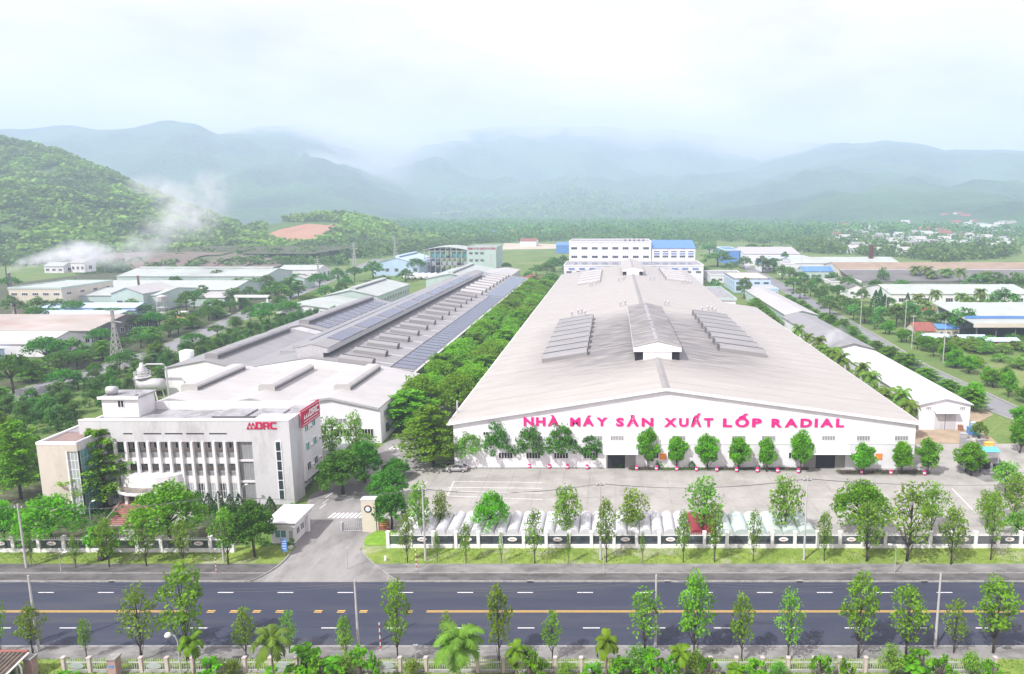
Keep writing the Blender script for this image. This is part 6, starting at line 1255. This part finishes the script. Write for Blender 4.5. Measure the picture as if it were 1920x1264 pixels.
MB().prism([(452, 3.6), (485.5, 8.2), (485.5, 8.5), (452, 3.9)], 'x', 161, 330).build('lower_roof', 'roofash', tw); box('lower_wall', 'white', tw, 162, 330, 454, 485, 0, 3.7); box('clerestory', 'trim', tw, 161.5, 329, 485.55, 485.95, 8.0, 8.9)
flat('grey_shed', 140, 160, 438, 452, 5, 'white', 'roofash', 'weathered lean shed below the tan warehouse', 'shed', [(1.2, 5, 2, 1.5)]); gable_y('grey_house', 137, 146, 395, 410, 6, 8, 'white', 'roofash', 'small white gabled house with ash roof', 'house', False, 2)
gable_x('green_hall', 150, 226, 366, 402, 6, 9.2, 'white', 'greenroof', 'broad hall with pale mint roof behind palms', 'hall', wins=6)
gable_x('red_roof_house', G(1716, 634)[0], G(1752, 634)[0], GY(634), GY(634) + 9, 3, 5.6, 'cream', 'terracotta', 'cream house with red tiled roof by the field', 'house', wins=3)
gable_x('blue_roof_house', G(1758, 630)[0], G(1798, 630)[0], GY(630), GY(630) + 8, 3, 4.2, 'cream', 'blue', 'low house with blue roof beside the red one', 'house', wins=3); gable_x('blue_roof_house', G(1735, 648)[0], G(1780, 648)[0], GY(648), GY(648) + 6, 2.8, 3.8, 'cream', 'ltblue', 'low cream shed with pale blue roof before them', 'house', wins=4)
for k in range(2): gable_x('blue_roof_shed', G(1800 + 50 * k, 648 + 6 * k)[0], G(1850 + 60 * k, 648 + 6 * k)[0], GY(648 + 6 * k), GY(648 + 6 * k) + 5, 2.8, 3.6, 'terracotta', 'ltblue', ('long low blue roofed shed at the field edge', 'blue roofed shed at the right edge of the field')[k], 'shed', wins=4)
st_x, st_y = G(1832, 640)
sd_ = empty('grandstand_hall', (st_x + 25, st_y, 0), 'large open hall with pale roof and blue roof edge', 'hall')
MB().prism([(st_y - 2, 7.2), (st_y + 34, 10.5), (st_y + 34, 10.9), (st_y - 2, 7.6)], 'x', st_x - 3, st_x + 70).build('roof', 'greenroof', sd_); box('fascia', 'cream', sd_, st_x - 3, st_x + 70, st_y - 2.3, st_y - 2.02, 5.9, 7.5); box('blue_edge', 'blue', sd_, st_x - 3, st_x + 70, st_y + 4.4, st_y + 4.8, 8.4, 9.4); box('back_wall', 'green', sd_, st_x - 2, st_x + 69, st_y + 30, st_y + 30.5, 0, 9.5)
for k in range(10):
    MB().tube([(st_x - 1 + k * 7.6, st_y - 1, 0), (st_x - 1 + k * 7.6, st_y - 1, 6.9)], .3, 6).build('column', 'dkmetal', sd_)
for k, (u, v, s) in enumerate(((1660, 535, 4), (1795, 560, 5), (1850, 552, 4), (1518, 536, 4), (1735, 590, 4))):
    x, y = G(u, v); p = empty('red_pavilion', (x, y, 0), ('red tiled pavilion roof far right of the mint hall', 'red roofed pavilion among tall palms', 'red roofed pavilion behind the palms', 'small red canopy on the roadside lawn', 'dull red roofed hut under trees')[k], 'pavilion'); MB().prism([(x - s, y - s), (x + s, y - s), (x + s, y + s), (x - s, y + s)], 'z', 2.4, 2.6).build('eave', 'terracotta', p); i = MB(); i.v = [(x - s, y - s, 2.61), (x + s, y - s, 2.61), (x + s, y + s, 2.61), (x - s, y + s, 2.61), (x, y, 4.6)]; i.f = [(0, 1, 4), (1, 2, 4), (2, 3, 4), (3, 0, 4)]; i.build('roof', 'terracotta', p)
    for a in (-1, 1):
        for b_ in (-1, 1): MB().tube([(x + a * s * .8, y + b_ * s * .8, 0), (x + a * s * .8, y + b_ * s * .8, 2.4)], .12, 5).build('post', 'cream', p)
# --- odds and ends by the right warehouse
def crate(u, v, w, d, h, m_, label, cat='crate'):
    x, y = G(u, v); o = empty('crate', (x, y, 0), label, cat); box('body', m_, o, x - w / 2, x + w / 2, y, y + d, .05, h); box('lid', m_, o, x - w / 2 - .06, x + w / 2 + .06, y - .06, y + d + .06, h + .005, h + .12)
    for a in (-1, 1): box('runner', 'dkmetal', o, x + a * w * .35 - .1, x + a * w * .35 + .1, y - .02, y + d, 0, .05)
M['tealpaint'] = mat('teal_paint', (.12, .42, .50), .5, .1, 1)
for a in ((1823, 816, 1.6, 1.2, 1.7, 'blue', 'blue metal cabinet by the white warehouse'), (1834, 818, 1.3, 1.2, 1.3, 'tealpaint', 'teal cabinet beside the blue one'), (1826, 806, 1.4, 1., 1.6, 'ltblue', 'pale blue cabinet behind the blue one'), (1848, 880, 1.7, 1.2, 1.5, 'dark', 'black bin by the right path'), (1875, 888, 1.7, 1.2, 1.5, 'dark', 'second black bin right of the first'), (1856, 838, 1.8, .9, .8, 'yellow', 'yellow crate on the rubble'), (1808, 822, 1.4, 1., 1., 'metal', 'grey steel box near the cabinets'), (1842, 832, 2.2, 1., .7, 'kerb', 'grey concrete box on the rubble'), (1802, 808, .9, .9, 1.2, 'rust', 'rusty drum box at the warehouse corner'), (1828, 830, 1.5, .8, .6, 'cream', 'cream box among the scrap')): crate(*a)
x, y = G(1858, 872); ts = empty('sheet_shelter', (x, y, 0), 'small shelter with teal sheet roof by the right path', 'shelter'); MB().prism([(y - .5, 2.9), (y + 1.6, 3.3), (y + 1.6, 3.38), (y - .5, 2.98)], 'x', x - 1.8, x + 1.6).build('roof', 'tealpaint', ts)
for a in (-1.6, 1.4): MB().tube([(x + a, y, 0), (x + a, y, 3)], .08, 6).build('post', 'metal', ts)
for k in range(4): xx, yy = G(1812 + k * 9, 884 + k * .5); bike(xx, yy, .8, nth(k + 1) + ' motorbike from the left under the yard tree at right', 'motorbikes at right')
for k in range(2): xx, yy = G(1905 + k * 9, 828); bike(xx, yy, .7, ('left', 'right')[k] + ' motorbike at the far right edge by the path', 'motorbikes at the right edge')
structure(sheet('rubble_ground', M['pave_pale'], [G(1795, 880), G(1850, 905), G(1895, 900), G(1870, 850), G(1845, 822), G(1800, 815)], .06))
# right frame pieces
for k, (u, vb, vt) in enumerate(sorted(((1815, 884, 818), (1909, 834, 788), (1768, 680, 600), (1709, 655, 590), (1613, 615, 550), (1636, 660, 632), (1502, 520, 470), (1512, 540, 500), (1537, 540, 508), (1640, 580, 545), (1660, 600, 540), (1695, 640, 560), (1560, 560, 530), (1490, 552, 528)))):
    x, y = G(u, vb); h = HT(u, vb, vt); o = empty('utility_pole', (x, y, 0), nth(k + 1) + ' pale pole from the left on the right side of site', 'pole', 'pale poles at right'); MB().tube([(x, y, 0), (x, y, h)], [.17, .11], 7).build('shaft', 'concrete_pole', o); box('crossarm', 'concrete_pole', o, x - .9, x + .9, y - .06, y + .06, h - .8, h - .65)
# --- lattice pylons
def pylon(u, vb, vt, label):
    x, y = G(u, vb); h = HT(u, vb, vt); w = h * .085; o = empty('lattice_pylon', (x, y, 0), label, 'pylon', 'lattice pylons'); r = h * .0065
    nseg = 9; hw = lambda t: w * (1 - .82 * min(1, t * 1.35))
    m = MB()
    for a, b in ((-1, -1), (1, -1), (1, 1), (-1, 1)): m.tube([(x + a * hw(k / nseg), y + b * hw(k / nseg), h * k / nseg) for k in range(nseg + 1)], r, 4)
    for k in range(nseg):
        t0, t1 = k / nseg, (k + 1) / nseg; c = ((-1, -1), (1, -1), (1, 1), (-1, 1))
        for j in range(4):
            p, q = c[j], c[(j + 1) % 4]
            m.tube([(x + p[0] * hw(t0), y + p[1] * hw(t0), h * t0), (x + q[0] * hw(t1), y + q[1] * hw(t1), h * t1)], r * .7, 3); m.tube([(x + q[0] * hw(t0), y + q[1] * hw(t0), h * t0), (x + p[0] * hw(t1), y + p[1] * hw(t1), h * t1)], r * .7, 3)
    m.build('lattice', 'concrete_pole', o)
    for z, l in ((.78, .14), (.88, .11), (.97, .08)):
        MB().tube([(x - h * l, y, h * z), (x, y, h * (z + .02)), (x + h * l, y, h * z)], r * 1.3, 4).build('crossarm', 'concrete_pole', o)
pylon(222, 690, 580, 'lattice power pylon beside the left road'); pylon(666, 510, 455, 'lattice pylon before the spur'); pylon(742, 492, 445, 'farther lattice pylon at the spur foot'); pylon(598, 528, 485, 'small lattice pylon by the green roofed house')
# --- avenue and other tree rows
ga_ = 'avenue trees between the halls'
AR = random.Random(9); k = 0
for side, xx in (('left', -48.3), ('right', -38.0)):
    for i in range(29):
        y = 156 + i * 9.3 + AR.uniform(-1.2, 1.2); 
        if side == 'right' and i < 1: continue
        plant('avenue' if i % 4 else 'tier', xx + AR.uniform(-.8, .8), y, AR.uniform(9.2, 12), AR.uniform(11.5, 14), f'{nth(i + 1)} tree from the front in {side} file between the halls', 'tree', ga_)
for side, dx in (('left', -10.5), ('right', 9.0)):
    for i in range(22 if side == 'left' else 11):
        y = 150 + i * (10.2 if side == 'left' else 20.4) + AR.uniform(-1.5, 1.5); xx = -167
        for (a, b), (c, d) in zip([(q[1], q[0]) for q in LR], [(q[1], q[0]) for q in LR][1:]):
            if a <= y <= c: xx = b + (d - b) * (y - a) / (c - a)
        plant('umbrella' if (i + len(side)) % 3 else 'tier', xx + dx + AR.uniform(-.8, .8), y, AR.uniform(5.2, 7.2), AR.uniform(7, 10), f'{nth(i + 1)} roadside tree from the front on {side} of left road', 'tree', 'trees of the left road')
for i in range(96):
    y = 138 + (i // 4) * 7.6 + AR.uniform(-2, 2); xx = -153.5 + (i % 4) * 8 + AR.uniform(-2, 2); plant('casuarina', xx, y, AR.uniform(5.5, 8) * (.62, .85, 1, 1)[i % 4], AR.uniform(6, 8), f'{nth(i + 1)} feathery casuarina from the front in the hedge belt', 'tree', 'casuarina belt')
for i in range(16):
    y = 172 + i * 13.5; plant('tier', 93 + (y - 180) * .02 + AR.uniform(-.8, .8), y, AR.uniform(4.5, 6.5), AR.uniform(7, 9.5), f'{nth(i + 1)} tree from the front left of the right road', 'tree', 'trees left of right road')
for i in range(14):
    y = 178 + i * 17; plant('facade' if i < 7 else 'umbrella', 112 + (y - 180) * .03 + AR.uniform(-1.5, 2.5), y, AR.uniform(4.5, 7), AR.uniform(5, 8), f'{nth(i + 1)} tree from the front right of the right road', 'tree', 'trees right of right road')
for i in range(7): plant('tier', 68.5 + i * .7, 292 + i * 9, 6.5, 9, f'{nth(i + 1)} tree from the front beside the annex', 'tree', 'trees beside the annex')
for i, y in enumerate((148, 153, 160, 166, 172, 179, 186, 192, 200, 206, 212, 218, 231, 240)):
    plant('coconut', 66.3 + AR.uniform(-.8, .8), y, AR.uniform(10, 12.5) if i not in (3, 6) else 8, AR.uniform(5.5, 7.), f'{nth(i + 1)} palm from the front between the hall and warehouses', 'palm', 'palms between hall and warehouses')
for i, (u, vt, vb) in enumerate(sorted(((1798, 500, 540), (1715, 495, 533), (1737, 497, 533), (1747, 505, 536), (1771, 500, 535), (1720, 548, 590), (1752, 540, 585), (1735, 560, 600), (1800, 545, 590), (1815, 552, 598), (1835, 536, 590), (1700, 560, 600), (1680, 565, 610), (1848, 506, 540)))): plant_px('coconut', u, vb, vt, 30, f'{nth(i + 1)} tall palm from the left in the right grounds', 'palm', 'tall palms at right')
for i, (u, vb, vt, w, kd) in enumerate(sorted(((1655, 537, 500, 24, 'far'), (1780, 532, 508, 24, 'far'), (1640, 590, 545, 20, 'cone'), (1648, 592, 540, 16, 'cone'), (1657, 590, 552, 16, 'cone'), (1700, 588, 550, 14, 'cone'), (1650, 605, 575, 44, 'far'), (1680, 612, 572, 50, 'far'), (1705, 605, 565, 46, 'far'), (1760, 622, 585, 50, 'far'), (1805, 630, 575, 60, 'far'), (1845, 610, 560, 60, 'far'), (1880, 585, 540, 60, 'far'), (1870, 548, 510, 60, 'far'), (1905, 560, 510, 50, 'far'), (1830, 545, 512, 50, 'far'), (1600, 600, 570, 30, 'far'), (1575, 582, 552, 34, 'far'), (1548, 560, 530, 36, 'far'), (1530, 545, 515, 30, 'far'), (1560, 535, 510, 30, 'far'), (1590, 545, 515, 34, 'far'), (1615, 568, 540, 30, 'far'), (1345, 500, 468, 62, 'far'), (1372, 512, 490, 40, 'far'), (1395, 560, 520, 34, 'far'), (1320, 520, 500, 30, 'far'), (1340, 545, 524, 26, 'far'), (1460, 510, 486, 30, 'far'), (1440, 500, 480, 30, 'far'), (1425, 492, 470, 24, 'far'), (1480, 530, 500, 36, 'far'), (1508, 540, 514, 30, 'far'), (1850, 720, 690, 26, 'facade'), (1790, 690, 658, 36, 'facade'), (1890, 745, 700, 30, 'facade'), (1825, 765, 722, 46, 'facade'), (1912, 800, 765, 40, 'facade'), (1885, 715, 690, 26, 'facade'), (1835, 822, 790, 34, 'scrub'), (1820, 892, 835, 60, 'facade'), (1885, 930, 870, 70, 'sparse'), (1912, 850, 790, 50, 'facade'), (1900, 980, 895, 70, 'sparse'), (1850, 990, 925, 56, 'sparse'), (1905, 1010, 960, 50, 'scrub')))):
    plant_px(kd, u, vb, vt, w, f'{nth(i + 1)} scattered tree from the left in the right grounds', 'tree', 'scattered trees at right', name='tree')
for i, (x, y) in enumerate(sorted((AR.uniform(113, 190), AR.uniform(218, 268)) for _ in range(70))):
    plant('scrub', x + (y - 218) * .1, y, AR.uniform(2.4, 4.2), AR.uniform(5.5, 9), f'{nth(i + 1)} bush from the left of the scrub thicket in right field', 'bush', 'scrub thicket')
for i, (u, vb, vt, w) in enumerate(sorted(((30, 590, 552, 44), (75, 594, 556, 50), (110, 594, 560, 40), (165, 590, 565, 34), (250, 590, 560, 40), (275, 594, 570, 36), (350, 585, 545, 40), (365, 580, 545, 36), (325, 572, 556, 22), (450, 545, 520, 40), (480, 550, 520, 44), (520, 575, 525, 60), (545, 560, 520, 60), (500, 540, 515, 34), (560, 540, 512, 40), (90, 690, 632, 70), (60, 660, 640, 40), (190, 655, 615, 50), (130, 680, 635, 70), (240, 625, 585, 56), (285, 620, 585, 50), (25, 740, 665, 90), (330, 610, 580, 50), (400, 592, 560, 50), (760, 528, 505, 34), (720, 540, 515, 30), (690, 545, 525, 30), (650, 545, 522, 30), (610, 560, 535, 40), (580, 580, 550, 44), (545, 600, 565, 50), (490, 612, 580, 44), (950, 512, 492, 20), (990, 530, 508, 24), (1005, 516, 496, 30), (1025, 520, 490, 34), (1040, 510, 482, 36), (1055, 505, 478, 30), (1035, 545, 512, 34)))):
    plant_px('far' if i % 4 else 'umbrella', u, vb, vt, w, f'{nth(i + 1)} scattered tree from the left in the left grounds', 'tree', 'scattered trees at left', name='tree')
TG = [(1450, 512), (1466, 524), (1488, 545), (1500, 560), (1520, 556), (1536, 572), (1556, 590), (1545, 578), (1570, 566), (1588, 588), (1604, 584), (1620, 606), (1640, 618), (1660, 626), (1600, 556), (1580, 540), (1500, 530), (1470, 500), (1455, 492), (1436, 486), (1470, 488), (1410, 478), (1395, 505), (1430, 512), (1350, 488), (1330, 478), (1665, 580), (1690, 598), (1712, 596), (1742, 606), (1770, 600), (1790, 612), (1830, 606), (1860, 596), (1890, 600), (1770, 562), (1830, 560), (1700, 640), (1720, 655), (1750, 668), (1690, 548), (1640, 556)]
for i, (u, v) in enumerate(sorted(TG)): plant_px('far' if i % 3 else 'umbrella', u, v, v - AR.uniform(18, 34), AR.uniform(22, 40), f'{nth(i + 1)} leafy tree from the left among the right hand buildings', 'tree', 'trees among right buildings')
TL = [(70, 610), (100, 600), (140, 596), (185, 598), (215, 600), (300, 612), (320, 630), (265, 640), (215, 660), (160, 690), (110, 705), (60, 715), (20, 700), (380, 570), (420, 560), (440, 572), (470, 562), (410, 535), (330, 548), (300, 552), (20, 548), (145, 552), (560, 556), (600, 545), (635, 535), (665, 528), (700, 522), (740, 512), (780, 516), (640, 555), (530, 585), (505, 600), (240, 680), (180, 715)]
for i, (u, v) in enumerate(sorted(TL)): plant_px('far' if i % 3 else 'umbrella', u, v, v - AR.uniform(20, 36), AR.uniform(26, 44), f'{nth(i + 1)} leafy tree from the left among the left hand sheds', 'tree', 'trees among left sheds')
# belts of far wood: one mass each
def wood(label, poly, n, size, seed, leaf='far'):
    rng = np.random.default_rng(seed); P = [G(*p) for p in poly]; P = np.array(P); x0, y0 = P.min(0); x1, y1 = P.max(0); pts = []
    while len(pts) < n:
        x, y = rng.uniform(x0, x1), rng.uniform(y0, y1); c = False; j = len(P) - 1
        for i in range(len(P)):
            if (P[i][1] > y) != (P[j][1] > y) and x < (P[j][0] - P[i][0]) * (y - P[i][1]) / (P[j][1] - P[i][1]) + P[i][0]: c = not c
            j = i
        if c: pts.append((x, y, 0))
    P = np.array(pts); m = len(P); k = 40; s = size * rng.uniform(.6, 1.3, m); d = rng.normal(size=(m, k, 3)); d /= np.linalg.norm(d, axis=2)[:, :, None]; d[:, :, 2] = np.abs(d[:, :, 2])
    C = (P[:, None, :] + d * s[:, None, None] * np.array([.55, .55, .8])).reshape(-1, 3); V, Fq = leaf_quads(rng, C, 1., .3, .8); V = (V - np.repeat(C, 4, 0)) * np.repeat(np.repeat(s, k), 4)[:, None] * .28 + np.repeat(C, 4, 0)
    o = link('wood', np_mesh('wood', V, Fq, [L[leaf]])); props(o, label, 'wood', None, 'stuff')
wood('belt of dense trees behind the tan warehouse', [(1500, 474), (1640, 480), (1780, 492), (1900, 482), (1900, 462), (1700, 470), (1600, 462), (1500, 456)], 520, 11, 1)
wood('trees on the plain at left below the hills', [(-20, 500), (280, 494), (480, 492), (700, 484), (850, 464), (930, 452), (700, 462), (400, 480), (-20, 482)], 900, 10, 2)
wood('far trees across the middle of the plain', [(830, 458), (1100, 452), (1480, 455), (1480, 440), (1100, 436), (830, 440)], 900, 12, 3)
wood('trees around the village at right', [(1420, 458), (1560, 470), (1760, 482), (1930, 470), (1930, 430), (1700, 432), (1480, 436)], 650, 11, 4)
wood('trees along the embankment at left', [(150, 515), (500, 500), (650, 498), (640, 488), (150, 498)], 350, 8, 5)
wood('wooded plain in front of the middle foothills', [(690, 446), (1500, 446), (1930, 446), (1930, 420), (1500, 417), (1000, 417), (690, 420)], 3000, 19, 7)
wood('scrub along the far right roadside', [(1300, 470), (1345, 470), (1330, 440), (1290, 440)], 90, 7, 6)
# --- village houses
VR = random.Random(21); n = 0
HB = {}
for c_, wl_, rf_ in (('white', 'white', 'rooflight'), ('red', 'white', 'terracotta'), ('grey', 'cream', 'roofslab'), ('green', 'white', 'greenroof')):
    fw = 7.; a = MB().prism([(-5, 0), (5, 0), (5, 4.5), (0, 6.8), (-5, 4.5)], 'x', -6, 6).mesh('wall', wl_); b_ = MB().prism([(-5.5, 4.3), (0, 6.85), (0, 7.1), (-5.5, 4.6)], 'x', -6.4, 6.4).mesh('roof_slope', rf_); c2 = MB().prism([(0, 6.85), (5.5, 4.3), (5.5, 4.6), (0, 7.1)], 'x', -6.4, 6.4).mesh('roof_slope', rf_); w_ = MB().box(-.8, .8, -5.08, -5, 1.5, 3.).mesh('window', 'glass'); HB[c_] = (a, b_, c2, w_)
def vhouse(x, y, z, s, h, kind, label):
    o = empty('village_house', (x, y, z), label, 'house', 'village houses', VR.uniform(-.5, .5)); o.scale = (s, s, h); a, b_, c2, w_ = HB[kind]; link('wall', a, o); link('roof', b_, o); link('roof', c2, o)
    for d in (-3.6, 0, 3.6): link('window', w_, o, (d, 0, 0))
spots = []
for u, v in ((1582, 431), (1588, 436), (1604, 438), (1608, 442), (1665, 440), (1660, 446), (1678, 428), (1690, 444), (1704, 426), (1697, 424), (1712, 444), (1740, 436), (1733, 440), (1765, 430), (1762, 440), (1793, 424), (1790, 446), (1825, 420), (1850, 418), (1842, 430), (1830, 434), (1812, 438), (1800, 444), (1838, 446), (1858, 440), (1872, 428), (1880, 424), (1896, 426), (1770, 446), (1752, 446)): spots.append((u, v))
for k in range(85):
    u = VR.uniform(1560, 1890); v = VR.uniform(436, 478) if u < 1800 else VR.uniform(426, 470); spots.append((u, v))
for u, v in ((1800, 396), (1815, 397), (1780, 402), (1835, 403), (1770, 408), (1795, 408), (1850, 402), (1810, 412), (1875, 440), (1640, 470), (1650, 466)): spots.append((u, v))
for k, (u, v) in enumerate(sorted(spots)):
    if v > 447: x, y = G(u, v); z = 0
    else:   # up the slope: find where the sight line meets the rising ground
        y = 1150 + (447 - v) * 18; x, z = XZ(u, v, y); z -= 0
        zt = max(hill_h('hills_right', x, y), hill_h('hills_middle', x, y), 0)
        for _ in range(60):
            if z <= zt: break
            y += 25; x, z = XZ(u, v, y); zt = max(hill_h('hills_right', x, y), hill_h('hills_middle', x, y), 0)
        z = min(z, zt)
    s = VR.uniform(.75, 1.5) * (1.25 if v < 447 else 1.); kind = VR.choice(['white', 'white', 'grey', 'white', 'red', 'grey', 'green']) if v > 412 else 'red'
    vhouse(x, y, z - .3, s, s * VR.uniform(.8, 1.5), kind, f'{nth(k + 1) if k < 99 else ("hundredth" if k == 99 else "hundred and " + nth(k - 99))} village house from the left at the foot of the right hills')
for k, (u, v, w) in enumerate(((965, 441, 60), (1010, 440, 50), (915, 443, 30), (1280, 424, 14), (990, 462, 30))): x, y = G(u, v); gable_x('far_shed', x - w * y / F / 2, x + w * y / F / 2, y, y + 30, 7, 10, 'white', ('rooftan', 'rooflight', 'blue', 'rooflight', 'terracotta')[k], ('far long tan roofed shed across the plain', 'far long pale shed across the plain', 'far blue roofed shed across the plain', 'far white building at foothills', 'far red roofed shed by the earth yard')[k], 'shed')
# viaduct on the far slope
vd = empty('viaduct', (*G(800, 446), 0), 'pale road viaduct on the misty slope', 'viaduct')
y = 3100; xa_, za_ = XZ(738, 406, y); xb_, zb_ = XZ(868, 396, y + 80)
MB().tube([(xa_, y, za_), (xb_, y + 60, zb_)], 3.2, 4).build('deck', 'concrete_pole', vd)
for k in range(9):
    t = (k + .5) / 9; x = xa_ + (xb_ - xa_) * t; yy = y + 60 * t; z = za_ + (zb_ - za_) * t; MB().tube([(x, yy, z - 30), (x, yy, z - 1)], 1.6, 6).build('pier', 'concrete_pole', vd)

# ------------------------------------------------------------------ smoke and haze
def volmat(name, col, dens, scale=None, thr=.42, aniso=.2):
    m = bpy.data.materials.new(name); m.use_nodes = True; n, l = m.node_tree.nodes, m.node_tree.links; n.remove(n['Principled BSDF'])
    v = n.new('ShaderNodeVolumePrincipled'); v.inputs['Color'].default_value = (*col, 1); v.inputs['Density'].default_value = dens; v.inputs['Anisotropy'].default_value = aniso
    l.new(v.outputs[0], n['Material Output'].inputs['Volume'])
    if scale:
        g = n.new('ShaderNodeTexCoord'); t = n.new('ShaderNodeTexNoise'); t.inputs['Scale'].default_value = scale; t.inputs['Detail'].default_value = 4; l.new(g.outputs['Object'], t.inputs['Vector'])
        r = n.new('ShaderNodeMapRange'); r.inputs[1].default_value = thr; r.inputs[2].default_value = thr + .3; r.inputs[3].default_value = 0; r.inputs[4].default_value = dens; l.new(t.outputs[0], r.inputs[0]); l.new(r.outputs[0], v.inputs['Density'])
    return m
def puffmat(name, dens, scale, thr):
    m = volmat(name, (.97, .975, 1.), dens); n, l = m.node_tree.nodes, m.node_tree.links; v = [k for k in n if k.type == 'PRINCIPLED_VOLUME'][0]
    tc_ = n.new('ShaderNodeTexCoord'); ln = n.new('ShaderNodeVectorMath'); ln.operation = 'LENGTH'; l.new(tc_.outputs['Object'], ln.inputs[0])
    fo_ = n.new('ShaderNodeMapRange'); fo_.inputs[1].default_value = 1; fo_.inputs[2].default_value = .25; fo_.inputs[3].default_value = 0; fo_.inputs[4].default_value = 1; l.new(ln.outputs['Value'], fo_.inputs[0])
    g = n.new('ShaderNodeNewGeometry'); t = n.new('ShaderNodeTexNoise'); t.inputs['Scale'].default_value = scale; t.inputs['Detail'].default_value = 5; t.inputs['Distortion'].default_value = .6; l.new(g.outputs['Position'], t.inputs['Vector'])
    r = n.new('ShaderNodeMapRange'); r.inputs[1].default_value = thr; r.inputs[2].default_value = thr + .28; r.inputs[4].default_value = dens; l.new(t.outputs[0], r.inputs[0])
    x = n.new('ShaderNodeMath'); x.operation = 'MULTIPLY'; l.new(fo_.outputs[0], x.inputs[0]); l.new(r.outputs[0], x.inputs[1]); l.new(x.outputs[0], v.inputs['Density']); return m
def plume(label, puffs, m, m2=None, n2=0):
    root = empty('mist_bank' if 'mist' in label else 'smoke_plume', puffs[0][:3], label, 'smoke'); root['kind'] = 'stuff'; me = MB().lathe((0, 0, 0), [(max(.01, math.sin(math.pi * k / 8)), -math.cos(math.pi * k / 8)) for k in range(9)], 14).mesh('puff', m, smooth=True)
    me2 = me.copy()
    if m2: me2.materials[0] = m2
    for x, y, z, rx, rz_ in puffs:
        o = link('puff', me2 if (k2 := puffs.index((x, y, z, rx, rz_))) < n2 else me, root, Vector((x, y, z)) - org(root), 0, (rx, rx, rz_)); o['kind'] = 'stuff'
cx_, cz_ = CH[0], XZ(21, 510, 372)[1]
PF_ = [(cx_ + .5, CH[1], cz_ + 1, 1.6, 2.2)]
for u, v, Y, ru, rv in ((30, 502, 376, 9, 8), (42, 494, 379, 13, 9), (60, 490, 384, 18, 11), (84, 485, 390, 24, 13), (112, 480, 398, 26, 16), (140, 472, 404, 30, 20), (172, 476, 412, 34, 22), (206, 484, 420, 36, 22), (240, 478, 428, 38, 24), (268, 462, 436, 38, 26), (295, 442, 444, 40, 30), (322, 418, 452, 44, 34), (352, 395, 462, 46, 34), (370, 420, 470, 40, 34), (330, 375, 478, 42, 30), (300, 355, 488, 40, 26), (275, 345, 498, 34, 18), (385, 385, 490, 44, 30), (395, 350, 500, 44, 30)):
    x, z = XZ(u, v, Y); PF_.append((x, Y, z, ru * Y / F * 1.25, rv * Y / F * 1.25))
plume('white chimney smoke drifting across the left hill', PF_, puffmat('smoke', .04, .10, .40), puffmat('dense_smoke', .16, .2, .36), 8)
plume('thin white vapour puff above the grey warehouse', [(64 + 3 + k * 2.6, 222 + k * 1.2, 6.5 + k * 1.1, 3.2 + (k % 2), 2.4) for k in range(5)], puffmat('vapour', .3, .3, .4))
MR = random.Random(3); MP = []
for u, v, Y, r in ((470, 262, 4600, 260), (560, 258, 4700, 330), (640, 276, 4900, 360), (720, 292, 5000, 380), (790, 285, 5400, 380), (870, 268, 5900, 420), (960, 258, 6100, 430), (1050, 256, 6200, 430), (1150, 260, 6200, 430), (1260, 268, 6100, 420), (1370, 280, 5900, 400), (1470, 288, 5600, 360), (690, 330, 4300, 260), (600, 320, 4200, 240)):
    x, z = XZ(u, v, Y); z = min(z, 930 - r * .62); MP.append((x, Y, z, r * 1.5, r * .6))
plume('white mist drifting over the summits', MP, puffmat('mist', .0034, .0022, .33))
hz = box('haze', None, None, -16000, 16000, -150, 14000, -3.5, 960); hz['kind'] = 'stuff'; hz['label'] = 'pale humid haze filling the valley'
hz.data.materials.append(volmat('haze_air', (.66, .80, 1.0), .00029, None, 0, 0.))
